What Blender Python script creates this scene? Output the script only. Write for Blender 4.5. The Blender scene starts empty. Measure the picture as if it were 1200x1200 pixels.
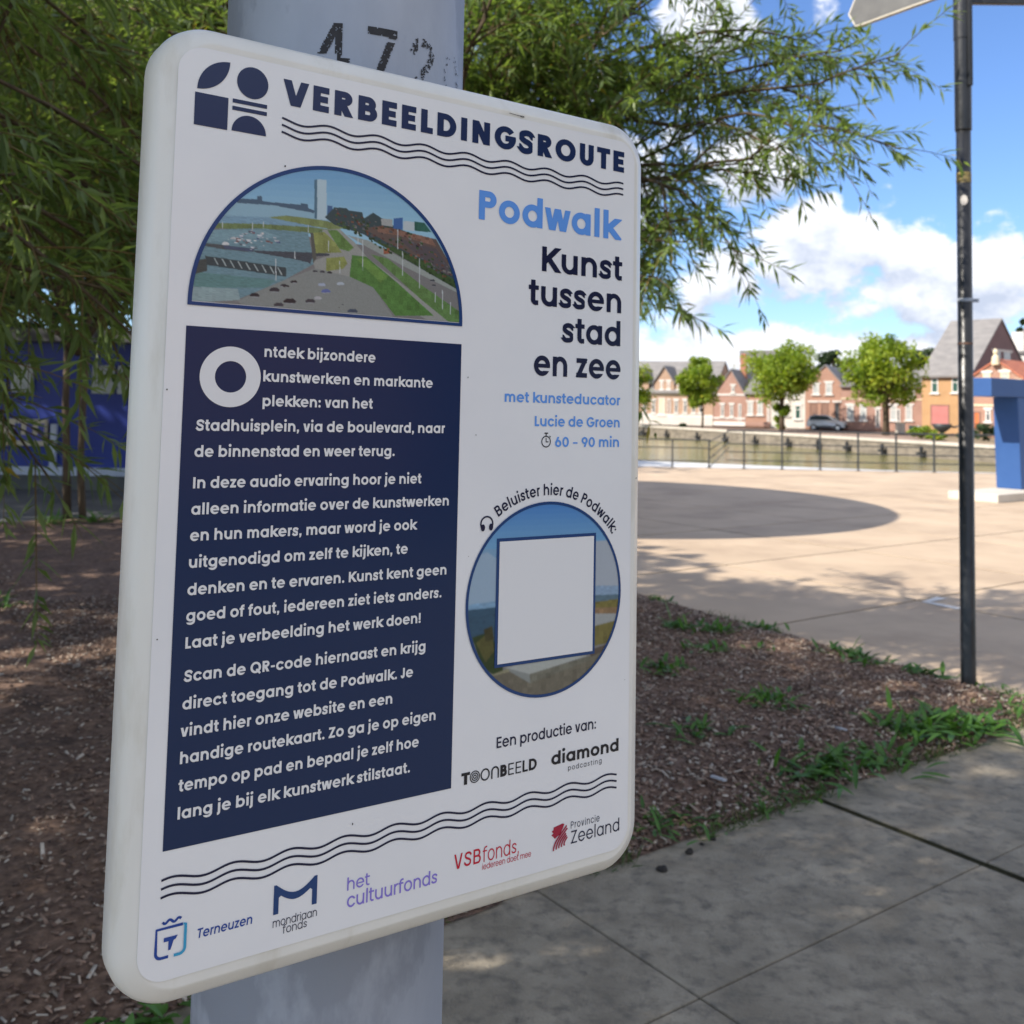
import bpy, bmesh, math, random
import numpy as np
from mathutils import Vector, Matrix
from mathutils.geometry import tessellate_polygon

# ------------------------------------------------------------------ camera, sky, sun, exposure
SC = bpy.context.scene
COL = SC.collection
EYE = Vector((0.0, 0.0, 1.5))
FPX, PPX, PPY = 1180.0, 600.0, 400.0            # focal length and optical centre of the (cropped) photograph
CW = Matrix(((0.99982, 0.018933, 0.0), (-0.0011858, 0.0626203, 0.9980367), (0.0188956, -0.9978578, 0.0626315)))
cam_d = bpy.data.cameras.new('camera')
cam = bpy.data.objects.new('camera', cam_d); COL.objects.link(cam)
cx_, cy_, cz_ = CW.col[0], -CW.col[1], -CW.col[2]
cam.matrix_world = Matrix(((cx_[0], cy_[0], cz_[0], EYE[0]), (cx_[1], cy_[1], cz_[1], EYE[1]), (cx_[2], cy_[2], cz_[2], EYE[2]), (0, 0, 0, 1)))
cam_d.sensor_fit = 'HORIZONTAL'; cam_d.sensor_width = 36.0
cam_d.lens = FPX / 1200.0 * 36.0
cam_d.shift_y = -200.0 / 1200.0
cam_d.clip_start = 0.05; cam_d.clip_end = 5000
cam_d.dof.use_dof = True; cam_d.dof.focus_distance = 0.68; cam_d.dof.aperture_fstop = 17.0
SC.camera = cam

SUN_EL = math.radians(40.0)
SUN_H = Vector((-0.906, -0.423, 0)).normalized()      # horizontal direction towards the sun: left and behind
SUN = Vector((SUN_H.x * math.cos(SUN_EL), SUN_H.y * math.cos(SUN_EL), math.sin(SUN_EL)))
sd = bpy.data.lights.new('sun', 'SUN'); sd.energy = 4.5; sd.angle = math.radians(0.53); sd.color = (1.0, 0.93, 0.82)
so = bpy.data.objects.new('sun', sd); COL.objects.link(so)
so.location = (-20, -10, 30); so.rotation_euler = SUN.to_track_quat('Z', 'Y').to_euler()

SC.view_settings.view_transform = 'Standard'
try: SC.view_settings.look = 'None'
except Exception: pass
SC.view_settings.exposure = 0.80; SC.view_settings.gamma = 1.0
SC.view_settings.use_curve_mapping = False

W = bpy.data.worlds.new('World'); SC.world = W; W.use_nodes = True
wt = W.node_tree; wt.nodes.clear()
def wn(t, **k):
    n = wt.nodes.new(t)
    for a, b in k.items(): setattr(n, a, b)
    return n
def wmath(op, a, b=None, c=None, clamp=False):
    n = wn('ShaderNodeMath', operation=op); n.use_clamp = clamp
    for i, v in enumerate((a, b, c)):
        if v is None: continue
        if isinstance(v, (int, float)): n.inputs[i].default_value = v
        else: wt.links.new(v, n.inputs[i])
    return n.outputs[0]
sky = wn('ShaderNodeTexSky', sky_type='NISHITA')
sky.sun_disc = False; sky.sun_elevation = SUN_EL; sky.sun_rotation = math.atan2(SUN_H.x, SUN_H.y)
sky.air_density = 1.0; sky.dust_density = 0.25; sky.ozone_density = 2.2; sky.altitude = 0
bg = wn('ShaderNodeBackground'); bg.inputs['Strength'].default_value = 0.091
wo = wn('ShaderNodeOutputWorld'); wt.links.new(bg.outputs[0], wo.inputs[0])
tc = wn('ShaderNodeTexCoord'); sx = wn('ShaderNodeSeparateXYZ'); wt.links.new(tc.outputs['Generated'], sx.inputs[0])
az = wmath('ARCTAN2', sx.outputs[0], sx.outputs[1]); el = wmath('ARCSINE', sx.outputs[2])
# fair weather cumulus: heaps described by where they stand in the sky (azimuth, elevation, half sizes), broken up by noise
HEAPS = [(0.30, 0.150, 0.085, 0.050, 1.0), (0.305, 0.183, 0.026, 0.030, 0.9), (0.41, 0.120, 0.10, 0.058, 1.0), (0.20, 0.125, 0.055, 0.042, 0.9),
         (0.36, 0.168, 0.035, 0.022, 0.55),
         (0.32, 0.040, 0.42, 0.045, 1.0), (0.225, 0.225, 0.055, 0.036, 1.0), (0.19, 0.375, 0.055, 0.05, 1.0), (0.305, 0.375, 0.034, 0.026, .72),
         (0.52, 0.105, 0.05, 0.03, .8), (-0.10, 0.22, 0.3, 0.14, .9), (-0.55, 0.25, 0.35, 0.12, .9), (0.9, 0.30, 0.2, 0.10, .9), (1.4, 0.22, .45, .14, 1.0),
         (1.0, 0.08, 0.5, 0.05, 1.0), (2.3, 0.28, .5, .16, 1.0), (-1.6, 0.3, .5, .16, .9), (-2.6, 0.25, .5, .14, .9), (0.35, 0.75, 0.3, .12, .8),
         (1.7, 0.55, .75, .32, 1.15), (2.9, 0.6, .8, .35, 1.1), (-1.3, 0.8, .8, .3, 1.0), (-2.8, 0.65, .6, .3, 1.0), (0.2, 1.15, 1.6, .25, .9), (2.2, 1.2, 1.5, .25, .9)]  # large heaps outside the view, added to brighten the shaded areas
def noise(scale, detail, rough, vec):
    n = wn('ShaderNodeTexNoise'); n.inputs['Scale'].default_value = scale; n.inputs['Detail'].default_value = detail
    n.inputs['Roughness'].default_value = rough; wt.links.new(vec, n.inputs['Vector']); return n.outputs[0]
def cloud_field(de):
    e2 = wmath('ADD', el, de) if de else el
    tot = None
    for a, e, ra, re, amp in HEAPS:
        u = wmath('DIVIDE', wmath('SUBTRACT', az, a), ra); v = wmath('DIVIDE', wmath('SUBTRACT', e2, e), re)
        q = wmath('ADD', wmath('MULTIPLY', u, u), wmath('MULTIPLY', v, v))
        g = wmath('MULTIPLY', wmath('EXPONENT', wmath('MULTIPLY', q, -0.7)), amp)
        tot = g if tot is None else wmath('MAXIMUM', tot, g)
    cv = wn('ShaderNodeCombineXYZ'); wt.links.new(az, cv.inputs[0]); wt.links.new(wmath('MULTIPLY', e2, 1.35), cv.inputs[1])
    n1 = noise(13, 8, 0.58, cv.outputs[0]); n2 = noise(38, 6, 0.6, cv.outputs[0])
    nn = wmath('ADD', wmath('MULTIPLY', n1, 0.72), wmath('MULTIPLY', n2, 0.28))
    return wmath('ADD', tot, wmath('MULTIPLY', wmath('SUBTRACT', nn, 0.5), 2.1))
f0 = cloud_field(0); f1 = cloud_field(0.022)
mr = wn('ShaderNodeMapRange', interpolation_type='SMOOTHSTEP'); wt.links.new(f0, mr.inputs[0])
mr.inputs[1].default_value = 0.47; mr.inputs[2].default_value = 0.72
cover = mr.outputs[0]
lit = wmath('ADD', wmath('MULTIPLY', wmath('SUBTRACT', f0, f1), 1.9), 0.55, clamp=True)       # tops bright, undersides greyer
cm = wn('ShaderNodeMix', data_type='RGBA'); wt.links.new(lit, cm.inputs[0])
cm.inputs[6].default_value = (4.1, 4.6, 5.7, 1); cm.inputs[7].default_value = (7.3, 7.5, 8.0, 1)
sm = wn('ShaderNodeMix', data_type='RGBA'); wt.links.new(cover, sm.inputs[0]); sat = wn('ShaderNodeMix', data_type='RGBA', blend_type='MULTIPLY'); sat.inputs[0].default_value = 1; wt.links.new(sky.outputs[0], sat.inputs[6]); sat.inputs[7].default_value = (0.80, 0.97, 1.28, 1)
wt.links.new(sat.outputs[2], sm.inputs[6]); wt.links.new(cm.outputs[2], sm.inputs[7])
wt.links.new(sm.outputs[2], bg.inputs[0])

# ------------------------------------------------------------------ helpers
def ray(px, py):
    return (CW @ Vector(((px - PPX) / FPX, (py - PPY) / FPX, 1.0)))
def ground(px, py, z=0.0):                      # the point of the level z that the photograph shows at (px, py)
    d = ray(px, py); t = (z - EYE.z) / d.z
    return EYE + d * t
def at(px, py, Y):                              # the point at depth Y
    d = ray(px, py); return EYE + d * (Y / d.y)

def link(o, parent=None):
    COL.objects.link(o)
    if parent is not None: o.parent = parent
    return o
def empty(name, label, cat, loc=(0, 0, 0), rotz=0.0, group=None):
    o = bpy.data.objects.new(name, None); o.empty_display_size = 0.2
    o.location = loc; o.rotation_euler = (0, 0, rotz)
    COL.objects.link(o); o['label'] = label; o['category'] = cat
    if group: o['group'] = group
    return o
def tag(o, label=None, cat=None, group=None, kind=None):
    if label: o['label'] = label
    if cat: o['category'] = cat
    if group: o['group'] = group
    if kind: o['kind'] = kind
    return o
class MB:                                       # a bag of verts and faces that becomes ONE mesh object
    def __init__(s): s.v = []; s.f = []; s.mi = []
    def add(s, verts, faces, m=0):
        b = len(s.v); s.v.extend([tuple(p) for p in verts]); s.f.extend([tuple(b + i for i in f) for f in faces]); s.mi.extend([m] * len(faces)); return s
    def box(s, x0, y0, z0, x1, y1, z1, M=None, m=0):
        vs = [Vector(p) for p in ((x0, y0, z0), (x1, y0, z0), (x1, y1, z0), (x0, y1, z0), (x0, y0, z1), (x1, y0, z1), (x1, y1, z1), (x0, y1, z1))]
        if M is not None: vs = [M @ p for p in vs]
        return s.add(vs, [(0, 3, 2, 1), (4, 5, 6, 7), (0, 1, 5, 4), (1, 2, 6, 5), (2, 3, 7, 6), (3, 0, 4, 7)], m)
    def tube(s, pts, rad, n=8, cap=True, m=0):
        pts = [Vector(p) for p in pts]; k = len(pts)
        if isinstance(rad, (int, float)): rad = [rad] * k
        b = len(s.v); ref = Vector((0.31, 0.22, 0.92))
        for i, p in enumerate(pts):
            d = (pts[min(i + 1, k - 1)] - pts[max(i - 1, 0)]).normalized()
            a = d.cross(ref if abs(d.dot(ref)) < 0.95 else Vector((1, 0, 0))).normalized(); c = d.cross(a)
            for j in range(n):
                t = 2 * math.pi * j / n; s.v.append(tuple(p + (a * math.cos(t) + c * math.sin(t)) * rad[i]))
        for i in range(k - 1):
            for j in range(n):
                s.f.append((b + i * n + j, b + i * n + (j + 1) % n, b + (i + 1) * n + (j + 1) % n, b + (i + 1) * n + j)); s.mi.append(m)
        if cap:
            s.f.append(tuple(b + j for j in reversed(range(n)))); s.f.append(tuple(b + (k - 1) * n + j for j in range(n))); s.mi += [m, m]
        return s
    def lathe(s, prof, n=32, c=(0, 0, 0), m=0):  # prof: (radius, z) from bottom to top
        b = len(s.v); c = Vector(c)
        for r, z in prof:
            for j in range(n):
                t = 2 * math.pi * j / n; s.v.append((c.x + r * math.cos(t), c.y + r * math.sin(t), c.z + z))
        for i in range(len(prof) - 1):
            for j in range(n):
                s.f.append((b + i * n + j, b + i * n + (j + 1) % n, b + (i + 1) * n + (j + 1) % n, b + (i + 1) * n + j)); s.mi.append(m)
        s.f.append(tuple(b + j for j in reversed(range(n)))); s.f.append(tuple(b + (len(prof) - 1) * n + j for j in range(n))); s.mi += [m, m]
        return s
    def build(s, name, mats, parent=None, smooth=False, bevel=0.0, bseg=2):
        me = bpy.data.meshes.new(name); me.from_pydata(s.v, [], s.f)
        if not isinstance(mats, (list, tuple)): mats = [mats]
        for mm in mats: me.materials.append(mm)
        if any(s.mi): me.polygons.foreach_set('material_index', s.mi)
        me.update()
        o = bpy.data.objects.new(name, me); link(o, parent)
        if smooth: me.polygons.foreach_set('use_smooth', [True] * len(me.polygons))
        if bevel:
            bm = bmesh.new(); bm.from_mesh(me); bmesh.ops.remove_doubles(bm, verts=bm.verts, dist=1e-5)
            es = [e for e in bm.edges if len(e.link_faces) == 2 and e.calc_face_angle(0) > 0.5]
            bmesh.ops.bevel(bm, geom=es, offset=bevel, segments=bseg, profile=0.6, affect='EDGES', clamp_overlap=True)
            bm.to_mesh(me); bm.free(); me.update()
            if smooth: me.polygons.foreach_set('use_smooth', [True] * len(me.polygons))
        return o
def np_mesh(name, V, F, mat, parent=None, attrs=None, smooth=False):   # F: (n,k) array of equal-size faces
    me = bpy.data.meshes.new(name); V = np.asarray(V, np.float32); F = np.asarray(F, np.int32)
    n, k = F.shape
    me.vertices.add(len(V)); me.vertices.foreach_set('co', V.ravel())
    me.loops.add(n * k); me.loops.foreach_set('vertex_index', F.ravel())
    me.polygons.add(n); me.polygons.foreach_set('loop_start', np.arange(0, n * k, k, dtype=np.int32))
    if smooth: me.polygons.foreach_set('use_smooth', np.ones(n, bool))
    me.update(calc_edges=True); me.validate()
    for an, (dom, typ, val) in (attrs or {}).items():
        a = me.attributes.new(an, typ, dom)
        a.data.foreach_set('color' if 'COLOR' in typ else 'value', np.asarray(val, np.float32).ravel())
    me.materials.append(mat)
    return link(bpy.data.objects.new(name, me), parent)

# ------------------------------------------------------------------ materials
def new_mat(name):
    m = bpy.data.materials.new(name); m.use_nodes = True; nt = m.node_tree
    return m, nt, nt.nodes['Principled BSDF']
def mat(name, c1, c2=None, scale=8.0, rough=0.7, bump=0.0, bscale=None, metal=0.0, spec=0.5, detail=6.0, coat=0.0, stretch=(1, 1, 1), lo=0.35, hi=0.65, rvar=0.0, c3=None, s3=1.0, lo3=.55, hi3=.7):
    m, nt, p = new_mat(name); L = nt.links
    p.inputs['Roughness'].default_value = rough; p.inputs['Metallic'].default_value = metal
    p.inputs['Specular IOR Level'].default_value = spec; p.inputs['Coat Weight'].default_value = coat; p.inputs['Coat Roughness'].default_value = 0.08
    if c2 is None and not bump:
        p.inputs['Base Color'].default_value = (*c1, 1); return m
    t = nt.nodes.new('ShaderNodeTexCoord'); mp = nt.nodes.new('ShaderNodeMapping'); mp.inputs['Scale'].default_value = stretch
    L.new(t.outputs['Object'], mp.inputs[0])
    def nz(sc, d=detail):
        n = nt.nodes.new('ShaderNodeTexNoise'); n.inputs['Scale'].default_value = sc; n.inputs['Detail'].default_value = d; n.inputs['Roughness'].default_value = 0.62
        L.new(mp.outputs[0], n.inputs['Vector']); return n.outputs[0]
    def ramp(src, a, b):
        r = nt.nodes.new('ShaderNodeMapRange'); r.inputs[1].default_value = a; r.inputs[2].default_value = b; L.new(src, r.inputs[0]); return r.outputs[0]
    def mix(f, a, b):
        x = nt.nodes.new('ShaderNodeMix'); x.data_type = 'RGBA'; L.new(f, x.inputs[0])
        for i, v in ((6, a), (7, b)):
            if isinstance(v, tuple): x.inputs[i].default_value = (*v, 1)
            else: L.new(v, x.inputs[i])
        return x.outputs[2]
    n1 = nz(scale)
    col = mix(ramp(n1, lo, hi), c1, c2 or c1)
    if c3 is not None: col = mix(ramp(nz(s3), lo3, hi3), col, c3)
    L.new(col, p.inputs['Base Color'])
    if rvar:
        L.new(ramp(n1, 0, 1), p.inputs['Roughness']); nt.nodes[-1].inputs[3].default_value = rough - rvar; nt.nodes[-1].inputs[4].default_value = rough + rvar
    if bump:
        b = nt.nodes.new('ShaderNodeBump'); b.inputs['Strength'].default_value = bump; b.inputs['Distance'].default_value = 0.02
        L.new(nz(bscale or scale * 3), b.inputs['Height']); L.new(b.outputs[0], p.inputs['Normal'])
    return m
def leaf_mat(name, dark, light, odd, trans=0.3, rough=0.45, backc=None):
    m, nt, p = new_mat(name); L = nt.links
    a = nt.nodes.new('ShaderNodeAttribute'); a.attribute_name = 'tint'
    r = nt.nodes.new('ShaderNodeValToRGB'); L.new(a.outputs['Fac'], r.inputs[0])
    r.color_ramp.elements[0].color = (*dark, 1); r.color_ramp.elements[1].color = (*odd, 1)
    e = r.color_ramp.elements.new(0.90); e.color = (*light, 1); r.color_ramp.elements[-1].position = 1.0
    L.new(r.outputs[0], p.inputs['Base Color']); p.inputs['Roughness'].default_value = rough; p.inputs['Specular IOR Level'].default_value = 0.4
    t = nt.nodes.new('ShaderNodeBsdfTranslucent'); hs = nt.nodes.new('ShaderNodeMix'); hs.data_type = 'RGBA'; hs.blend_type = 'MULTIPLY'; hs.inputs[0].default_value = 1
    L.new(r.outputs[0], hs.inputs[6]); hs.inputs[7].default_value = (1.45, 1.5, 0.65, 1); L.new(hs.outputs[2], t.inputs[0])
    x = nt.nodes.new('ShaderNodeMixShader'); x.inputs[0].default_value = trans
    L.new(p.outputs[0], x.inputs[1]); L.new(t.outputs[0], x.inputs[2]); L.new(x.outputs[0], nt.nodes['Material Output'].inputs[0])
    return m
def attr_mat(name, attr, rough=0.5, noise_amt=0.0, nscale=60.0, spec=0.5, coat=0.0):     # colour stored on the mesh (a print, or chips of different wood)
    m, nt, p = new_mat(name); L = nt.links
    a = nt.nodes.new('ShaderNodeAttribute'); a.attribute_name = attr
    L.new(a.outputs['Color'], p.inputs['Base Color']); p.inputs['Roughness'].default_value = rough; p.inputs['Specular IOR Level'].default_value = spec
    p.inputs['Coat Weight'].default_value = coat; p.inputs['Coat Roughness'].default_value = 0.06
    return m
def brick_mat(name, c1, c2, mortar, scale=1.0, rough=0.85):
    m, nt, p = new_mat(name); L = nt.links
    t = nt.nodes.new('ShaderNodeTexCoord'); sp = nt.nodes.new('ShaderNodeSeparateXYZ'); L.new(t.outputs['Object'], sp.inputs[0])
    ad = nt.nodes.new('ShaderNodeMath'); L.new(sp.outputs[0], ad.inputs[0]); L.new(sp.outputs[1], ad.inputs[1])
    cb = nt.nodes.new('ShaderNodeCombineXYZ'); L.new(ad.outputs[0], cb.inputs[0]); L.new(sp.outputs[2], cb.inputs[1])
    b = nt.nodes.new('ShaderNodeTexBrick'); L.new(cb.outputs[0], b.inputs['Vector'])
    b.inputs['Scale'].default_value = scale; b.inputs['Brick Width'].default_value = 0.22; b.inputs['Row Height'].default_value = 0.065; b.inputs['Mortar Size'].default_value = 0.009
    b.inputs['Color1'].default_value = (*c1, 1); b.inputs['Color2'].default_value = (*c2, 1); b.inputs['Mortar'].default_value = (*mortar, 1)
    n = nt.nodes.new('ShaderNodeTexNoise'); n.inputs['Scale'].default_value = 0.9; n.inputs['Detail'].default_value = 5; L.new(t.outputs['Object'], n.inputs['Vector'])
    r = nt.nodes.new('ShaderNodeMapRange'); r.inputs[3].default_value = 0.78; r.inputs[4].default_value = 1.2; L.new(n.outputs[0], r.inputs[0])
    x = nt.nodes.new('ShaderNodeMix'); x.data_type = 'RGBA'; x.blend_type = 'MULTIPLY'; x.inputs[0].default_value = 1
    L.new(b.outputs[0], x.inputs[6]); L.new(r.outputs[0], x.inputs[7]); L.new(x.outputs[2], p.inputs['Base Color']); p.inputs['Roughness'].default_value = rough
    return m

M = {}
M['plaza'] = mat('pale_concrete', (0.44, 0.335, 0.235), (0.53, 0.405, 0.285), 0.9, 0.85, 0.25, 60, c3=(0.34, 0.25, 0.175), s3=0.8, lo3=.48, hi3=.74)
M['pave'] = mat('grey_concrete', (0.235, 0.198, 0.145), (0.385, 0.33, 0.248), 5.5, 0.85, 0.6, 110, detail=12, lo=.36, hi=.66, c3=(0.15, 0.13, 0.102), s3=17.0, lo3=.48, hi3=.70)
M['joint'] = mat('joint_dirt', (0.045, 0.040, 0.024), (0.08, 0.075, 0.04), 9, 0.95)
M['paving_far'] = mat('dark_paving', (0.10, 0.10, 0.10), (0.16, 0.16, 0.15), 1.2, 0.85)
M['mulch'] = mat('bark_mulch', (0.095, 0.056, 0.040), (0.25, 0.16, 0.113), 30, 0.95, 0.9, 40, c3=(0.06, 0.035, 0.024), s3=3.0)
M['chips'] = attr_mat('wood_chips', 'chip', 0.85)
M['galv'] = mat('galvanised_steel', (0.30, 0.335, 0.405), (0.39, 0.43, 0.505), 7, 0.52, 0.06, 30, metal=0.15, stretch=(1, 1, 0.55), c3=(0.245, 0.275, 0.335), s3=8, lo3=.50, hi3=.56)
M['stencil'] = mat('worn_black_paint', (0.015, 0.015, 0.018), (0.03, 0.03, 0.035), 50, 0.7)
M['white_coat'] = mat('white_coated_metal', (0.69, 0.68, 0.63), (0.77, 0.76, 0.72), 7, 0.30, 0.0, spec=0.5, stretch=(1, .25, 1), c3=(0.56, 0.53, 0.45), s3=22, lo3=.56, hi3=.78)
M['sheet'] = mat('white_print_film', (0.745, 0.752, 0.775), (0.79, 0.795, 0.81), 6, 0.22, 0.0, rvar=.10, spec=0.5)
def ink(name, c): return mat('ink_' + name, c, None, rough=0.2, spec=0.36)
M['navy'] = ink('navy', (0.010, 0.024, 0.085)); M['navybox'] = ink('navy_panel', (0.004, 0.022, 0.080)); M['black_ink'] = ink('black', (0.012, 0.014, 0.022))
M['deep'] = ink('deep_navy', (0.010, 0.013, 0.045)); M['sky_ink'] = ink('sky_blue', (0.12, 0.31, 0.76)); M['white_ink'] = ink('white', (0.74, 0.745, 0.76))
M['lilac'] = ink('lilac', (0.24, 0.19, 0.62)); M['red_ink'] = ink('red', (0.52, 0.012, 0.04)); M['crimson'] = ink('crimson', (0.34, 0.012, 0.045))
M['royal'] = ink('royal_blue', (0.015, 0.06, 0.30)); M['aqua'] = ink('aqua', (0.04, 0.33, 0.56)); M['mid_blue'] = ink('mid_blue', (0.012, 0.05, 0.17))
M['print'] = attr_mat('photo_print', 'col', 0.2)
M['black_paint'] = mat('black_paint', (0.010, 0.011, 0.013), (0.022, 0.023, 0.026), 14, 0.33, 0.15, 40, stretch=(1, 1, .3), c3=(0.07, 0.07, 0.068), s3=38, lo3=.73, hi3=.80)
M['grey_paint'] = mat('grey_paint', (0.11, 0.107, 0.105), (0.16, 0.157, 0.15), 5, 0.45)
M['cream_edge'] = mat('cream_edge', (0.55, 0.50, 0.42), (0.62, 0.57, 0.48), 8, 0.5)
M['bark'] = mat('willow_bark', (0.055, 0.038, 0.022), (0.12, 0.085, 0.05), 14, 0.9, 0.7, 40, stretch=(1, 1, .25))
M['twig'] = mat('willow_twig', (0.10, 0.075, 0.02), (0.16, 0.10, 0.03), 6, 0.7)
M['leaf'] = leaf_mat('willow_leaf', (0.072, 0.120, 0.042), (0.215, 0.285, 0.095), (0.34, 0.26, 0.05), 0.50, 0.42)
M['lime'] = leaf_mat('lime_leaf', (0.12, 0.20, 0.018), (0.30, 0.36, 0.032), (0.38, 0.36, 0.04), 0.40, 0.6)
M['dark_leaf'] = leaf_mat('dark_leaf', (0.018, 0.04, 0.016), (0.045, 0.075, 0.025), (0.07, 0.10, 0.03), 0.2, 0.6)
M['weed'] = leaf_mat('weed_leaf', (0.045, 0.12, 0.022), (0.11, 0.24, 0.042), (0.20, 0.26, 0.05), 0.3, 0.5)
M['grass'] = leaf_mat('grass_blade', (0.04, 0.075, 0.02), (0.085, 0.13, 0.035), (0.20, 0.18, 0.07), 0.3, 0.6)
M['clod'] = mat('dark_soil', (0.02, 0.017, 0.015), (0.05, 0.04, 0.032), 40, 0.95, 0.8, 60)
M['litter'] = mat('pale_wood', (0.38, 0.38, 0.40), (0.5, 0.5, 0.52), 20, 0.7)
M['water'] = None
M['stone'] = mat('pale_stone', (0.46, 0.41, 0.34), (0.56, 0.50, 0.42), 1.5, 0.85, 0.2, 10)
M['white_conc'] = mat('white_concrete', (0.50, 0.50, 0.50), (0.60, 0.60, 0.59), .8, 0.8)
M['quay'] = mat('quay_wall', (0.13, 0.11, 0.085), (0.25, 0.21, 0.16), 1.6, 0.9, 0.6, 5, stretch=(1, 1, 2.5))
M['clinker'] = mat('street_clinker', (0.23, 0.155, 0.12), (0.32, 0.22, 0.165), 0.5, 0.9, 0.2, 12)
M['rail'] = mat('dark_rail', (0.03, 0.034, 0.036), (0.05, 0.054, 0.056), 6, 0.5)
M['blue_steel'] = mat('blue_coated_steel', (0.020, 0.075, 0.235), (0.028, 0.092, 0.27), 1.4, 0.55, 0.0, rvar=.05)
M['plinth'] = mat('plinth_concrete', (0.50, 0.45, 0.38), (0.60, 0.55, 0.47), 1.5, 0.85, .2, 20)
M['shop_blue'] = mat('blue_boarding', (0.012, 0.030, 0.25), (0.022, 0.048, 0.32), 1.0, 0.5)
M['shop_white'] = mat('pale_frame', (0.55, 0.60, 0.72), (0.62, 0.66, 0.76), 3, 0.5)
M['cream'] = mat('cream_board', (0.66, 0.57, 0.40), (0.72, 0.63, 0.46), 3, 0.6)
M['letter_blue'] = mat('purple_blue_letter', (0.09, 0.09, 0.42), None, rough=.5)
M['glass'] = mat('dark_glass', (0.035, 0.045, 0.05), (0.07, 0.08, 0.085), 0.7, 0.12)
M['curtain'] = mat('curtained_glass', (0.35, 0.37, 0.36), (0.48, 0.50, 0.49), 1.2, 0.3)
M['white_trim'] = mat('white_trim', (0.60, 0.57, 0.53), (0.68, 0.65, 0.61), 2, 0.6)
M['brick_pink'] = brick_mat('pink_brick', (0.31, 0.155, 0.115), (0.36, 0.19, 0.145), (0.40, 0.29, 0.23))
M['brick_salmon'] = brick_mat('salmon_brick', (0.37, 0.185, 0.125), (0.32, 0.16, 0.11), (0.40, 0.28, 0.21))
M['brick_cream'] = brick_mat('cream_brick', (0.40, 0.25, 0.165), (0.35, 0.21, 0.145), (0.45, 0.33, 0.24))
M['brick_yellow'] = brick_mat('yellow_brick', (0.42, 0.235, 0.105), (0.39, 0.215, 0.095), (0.44, 0.29, 0.16))
M['brick_purple'] = brick_mat('purple_brick', (0.20, 0.115, 0.11), (0.17, 0.10, 0.10), (0.2, 0.14, 0.13))
M['brick_orange'] = brick_mat('orange_brick', (0.42, 0.16, 0.08), (0.36, 0.13, 0.07), (0.4, 0.24, 0.17))
M['slate'] = mat('grey_roof_tiles', (0.15, 0.14, 0.135), (0.22, 0.205, 0.20), 1.2, 0.7, .4, 6, stretch=(1, 1, 3))
M['slate_pale'] = mat('pale_roof_tiles', (0.17, 0.16, 0.155), (0.23, 0.215, 0.205), 1.0, 0.7, .4, 6, stretch=(1, 1, 3))
M['roof_dark'] = mat('dark_roof_felt', (0.06, 0.062, 0.068), (0.10, 0.10, 0.105), 1.0, 0.7)
M['roof_red'] = mat('red_roof_tiles', (0.36, 0.11, 0.06), (0.46, 0.16, 0.085), 1.3, 0.75, .4, 6, stretch=(1, 1, 3))
M['door_dark'] = mat('dark_door', (0.035, 0.035, 0.04), (0.06, 0.058, 0.06), 2, 0.5)
M['door_red'] = mat('rose_door', (0.40, 0.14, 0.125), (0.46, 0.17, 0.15), 1, 0.6)
M['door_brown'] = mat('brown_door', (0.20, 0.11, 0.08), (0.25, 0.14, 0.10), 1, 0.6)
M['door_orange'] = mat('orange_door', (0.48, 0.12, 0.035), (0.54, 0.15, 0.045), 1, 0.6)
M['door_green'] = mat('dark_green_door', (0.015, 0.06, 0.045), (0.02, 0.08, 0.06), 1, 0.5)
M['cream_render'] = mat('cream_render', (0.66, 0.55, 0.36), (0.70, 0.60, 0.42), 1, 0.8)
M['grey_render'] = mat('pale_grey_render', (0.52, 0.49, 0.44), (0.60, 0.56, 0.50), 1, 0.8)
M['car_white'] = mat('pale_silver_paint', (0.50, 0.52, 0.55), (0.55, 0.57, 0.60), 2, 0.25, metal=.3, coat=.6)
M['car_dark'] = mat('grey_car_trim', (0.05, 0.055, 0.065), (0.08, 0.085, 0.095), 2, 0.4)
M['tyre'] = mat('tyre_rubber', (0.015, 0.015, 0.016), (0.025, 0.025, 0.026), 9, 0.85)
M['cabinet'] = mat('green_cabinet', (0.03, 0.09, 0.07), (0.045, 0.12, 0.09), 2, 0.55)
M['hedge_soil'] = mat('bank_soil', (0.20, 0.15, 0.09), (0.30, 0.225, 0.14), 0.8, 0.95, .4, 6)
M['terrain'] = mat('meadow', (0.09, 0.13, 0.05), (0.15, 0.17, 0.08), 0.05, 0.95)
mw, ntw, pw = new_mat('harbour_water'); M['water'] = mw
pw.inputs['Base Color'].default_value = (0.165, 0.150, 0.045, 1); pw.inputs['Specular IOR Level'].default_value = 0.4; pw.inputs['Roughness'].default_value = 0.12; pw.inputs['IOR'].default_value = 1.33
tw = ntw.nodes.new('ShaderNodeTexCoord'); mpw = ntw.nodes.new('ShaderNodeMapping'); mpw.inputs['Scale'].default_value = (0.8, 2.2, 1); ntw.links.new(tw.outputs['Object'], mpw.inputs[0])
nw = ntw.nodes.new('ShaderNodeTexNoise'); nw.inputs['Scale'].default_value = 0.9; nw.inputs['Detail'].default_value = 5; ntw.links.new(mpw.outputs[0], nw.inputs['Vector'])
bw = ntw.nodes.new('ShaderNodeBump'); bw.inputs['Strength'].default_value = 0.35; bw.inputs['Distance'].default_value = 0.12
ntw.links.new(nw.outputs[0], bw.inputs['Height']); ntw.links.new(bw.outputs[0], pw.inputs['Normal'])
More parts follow.
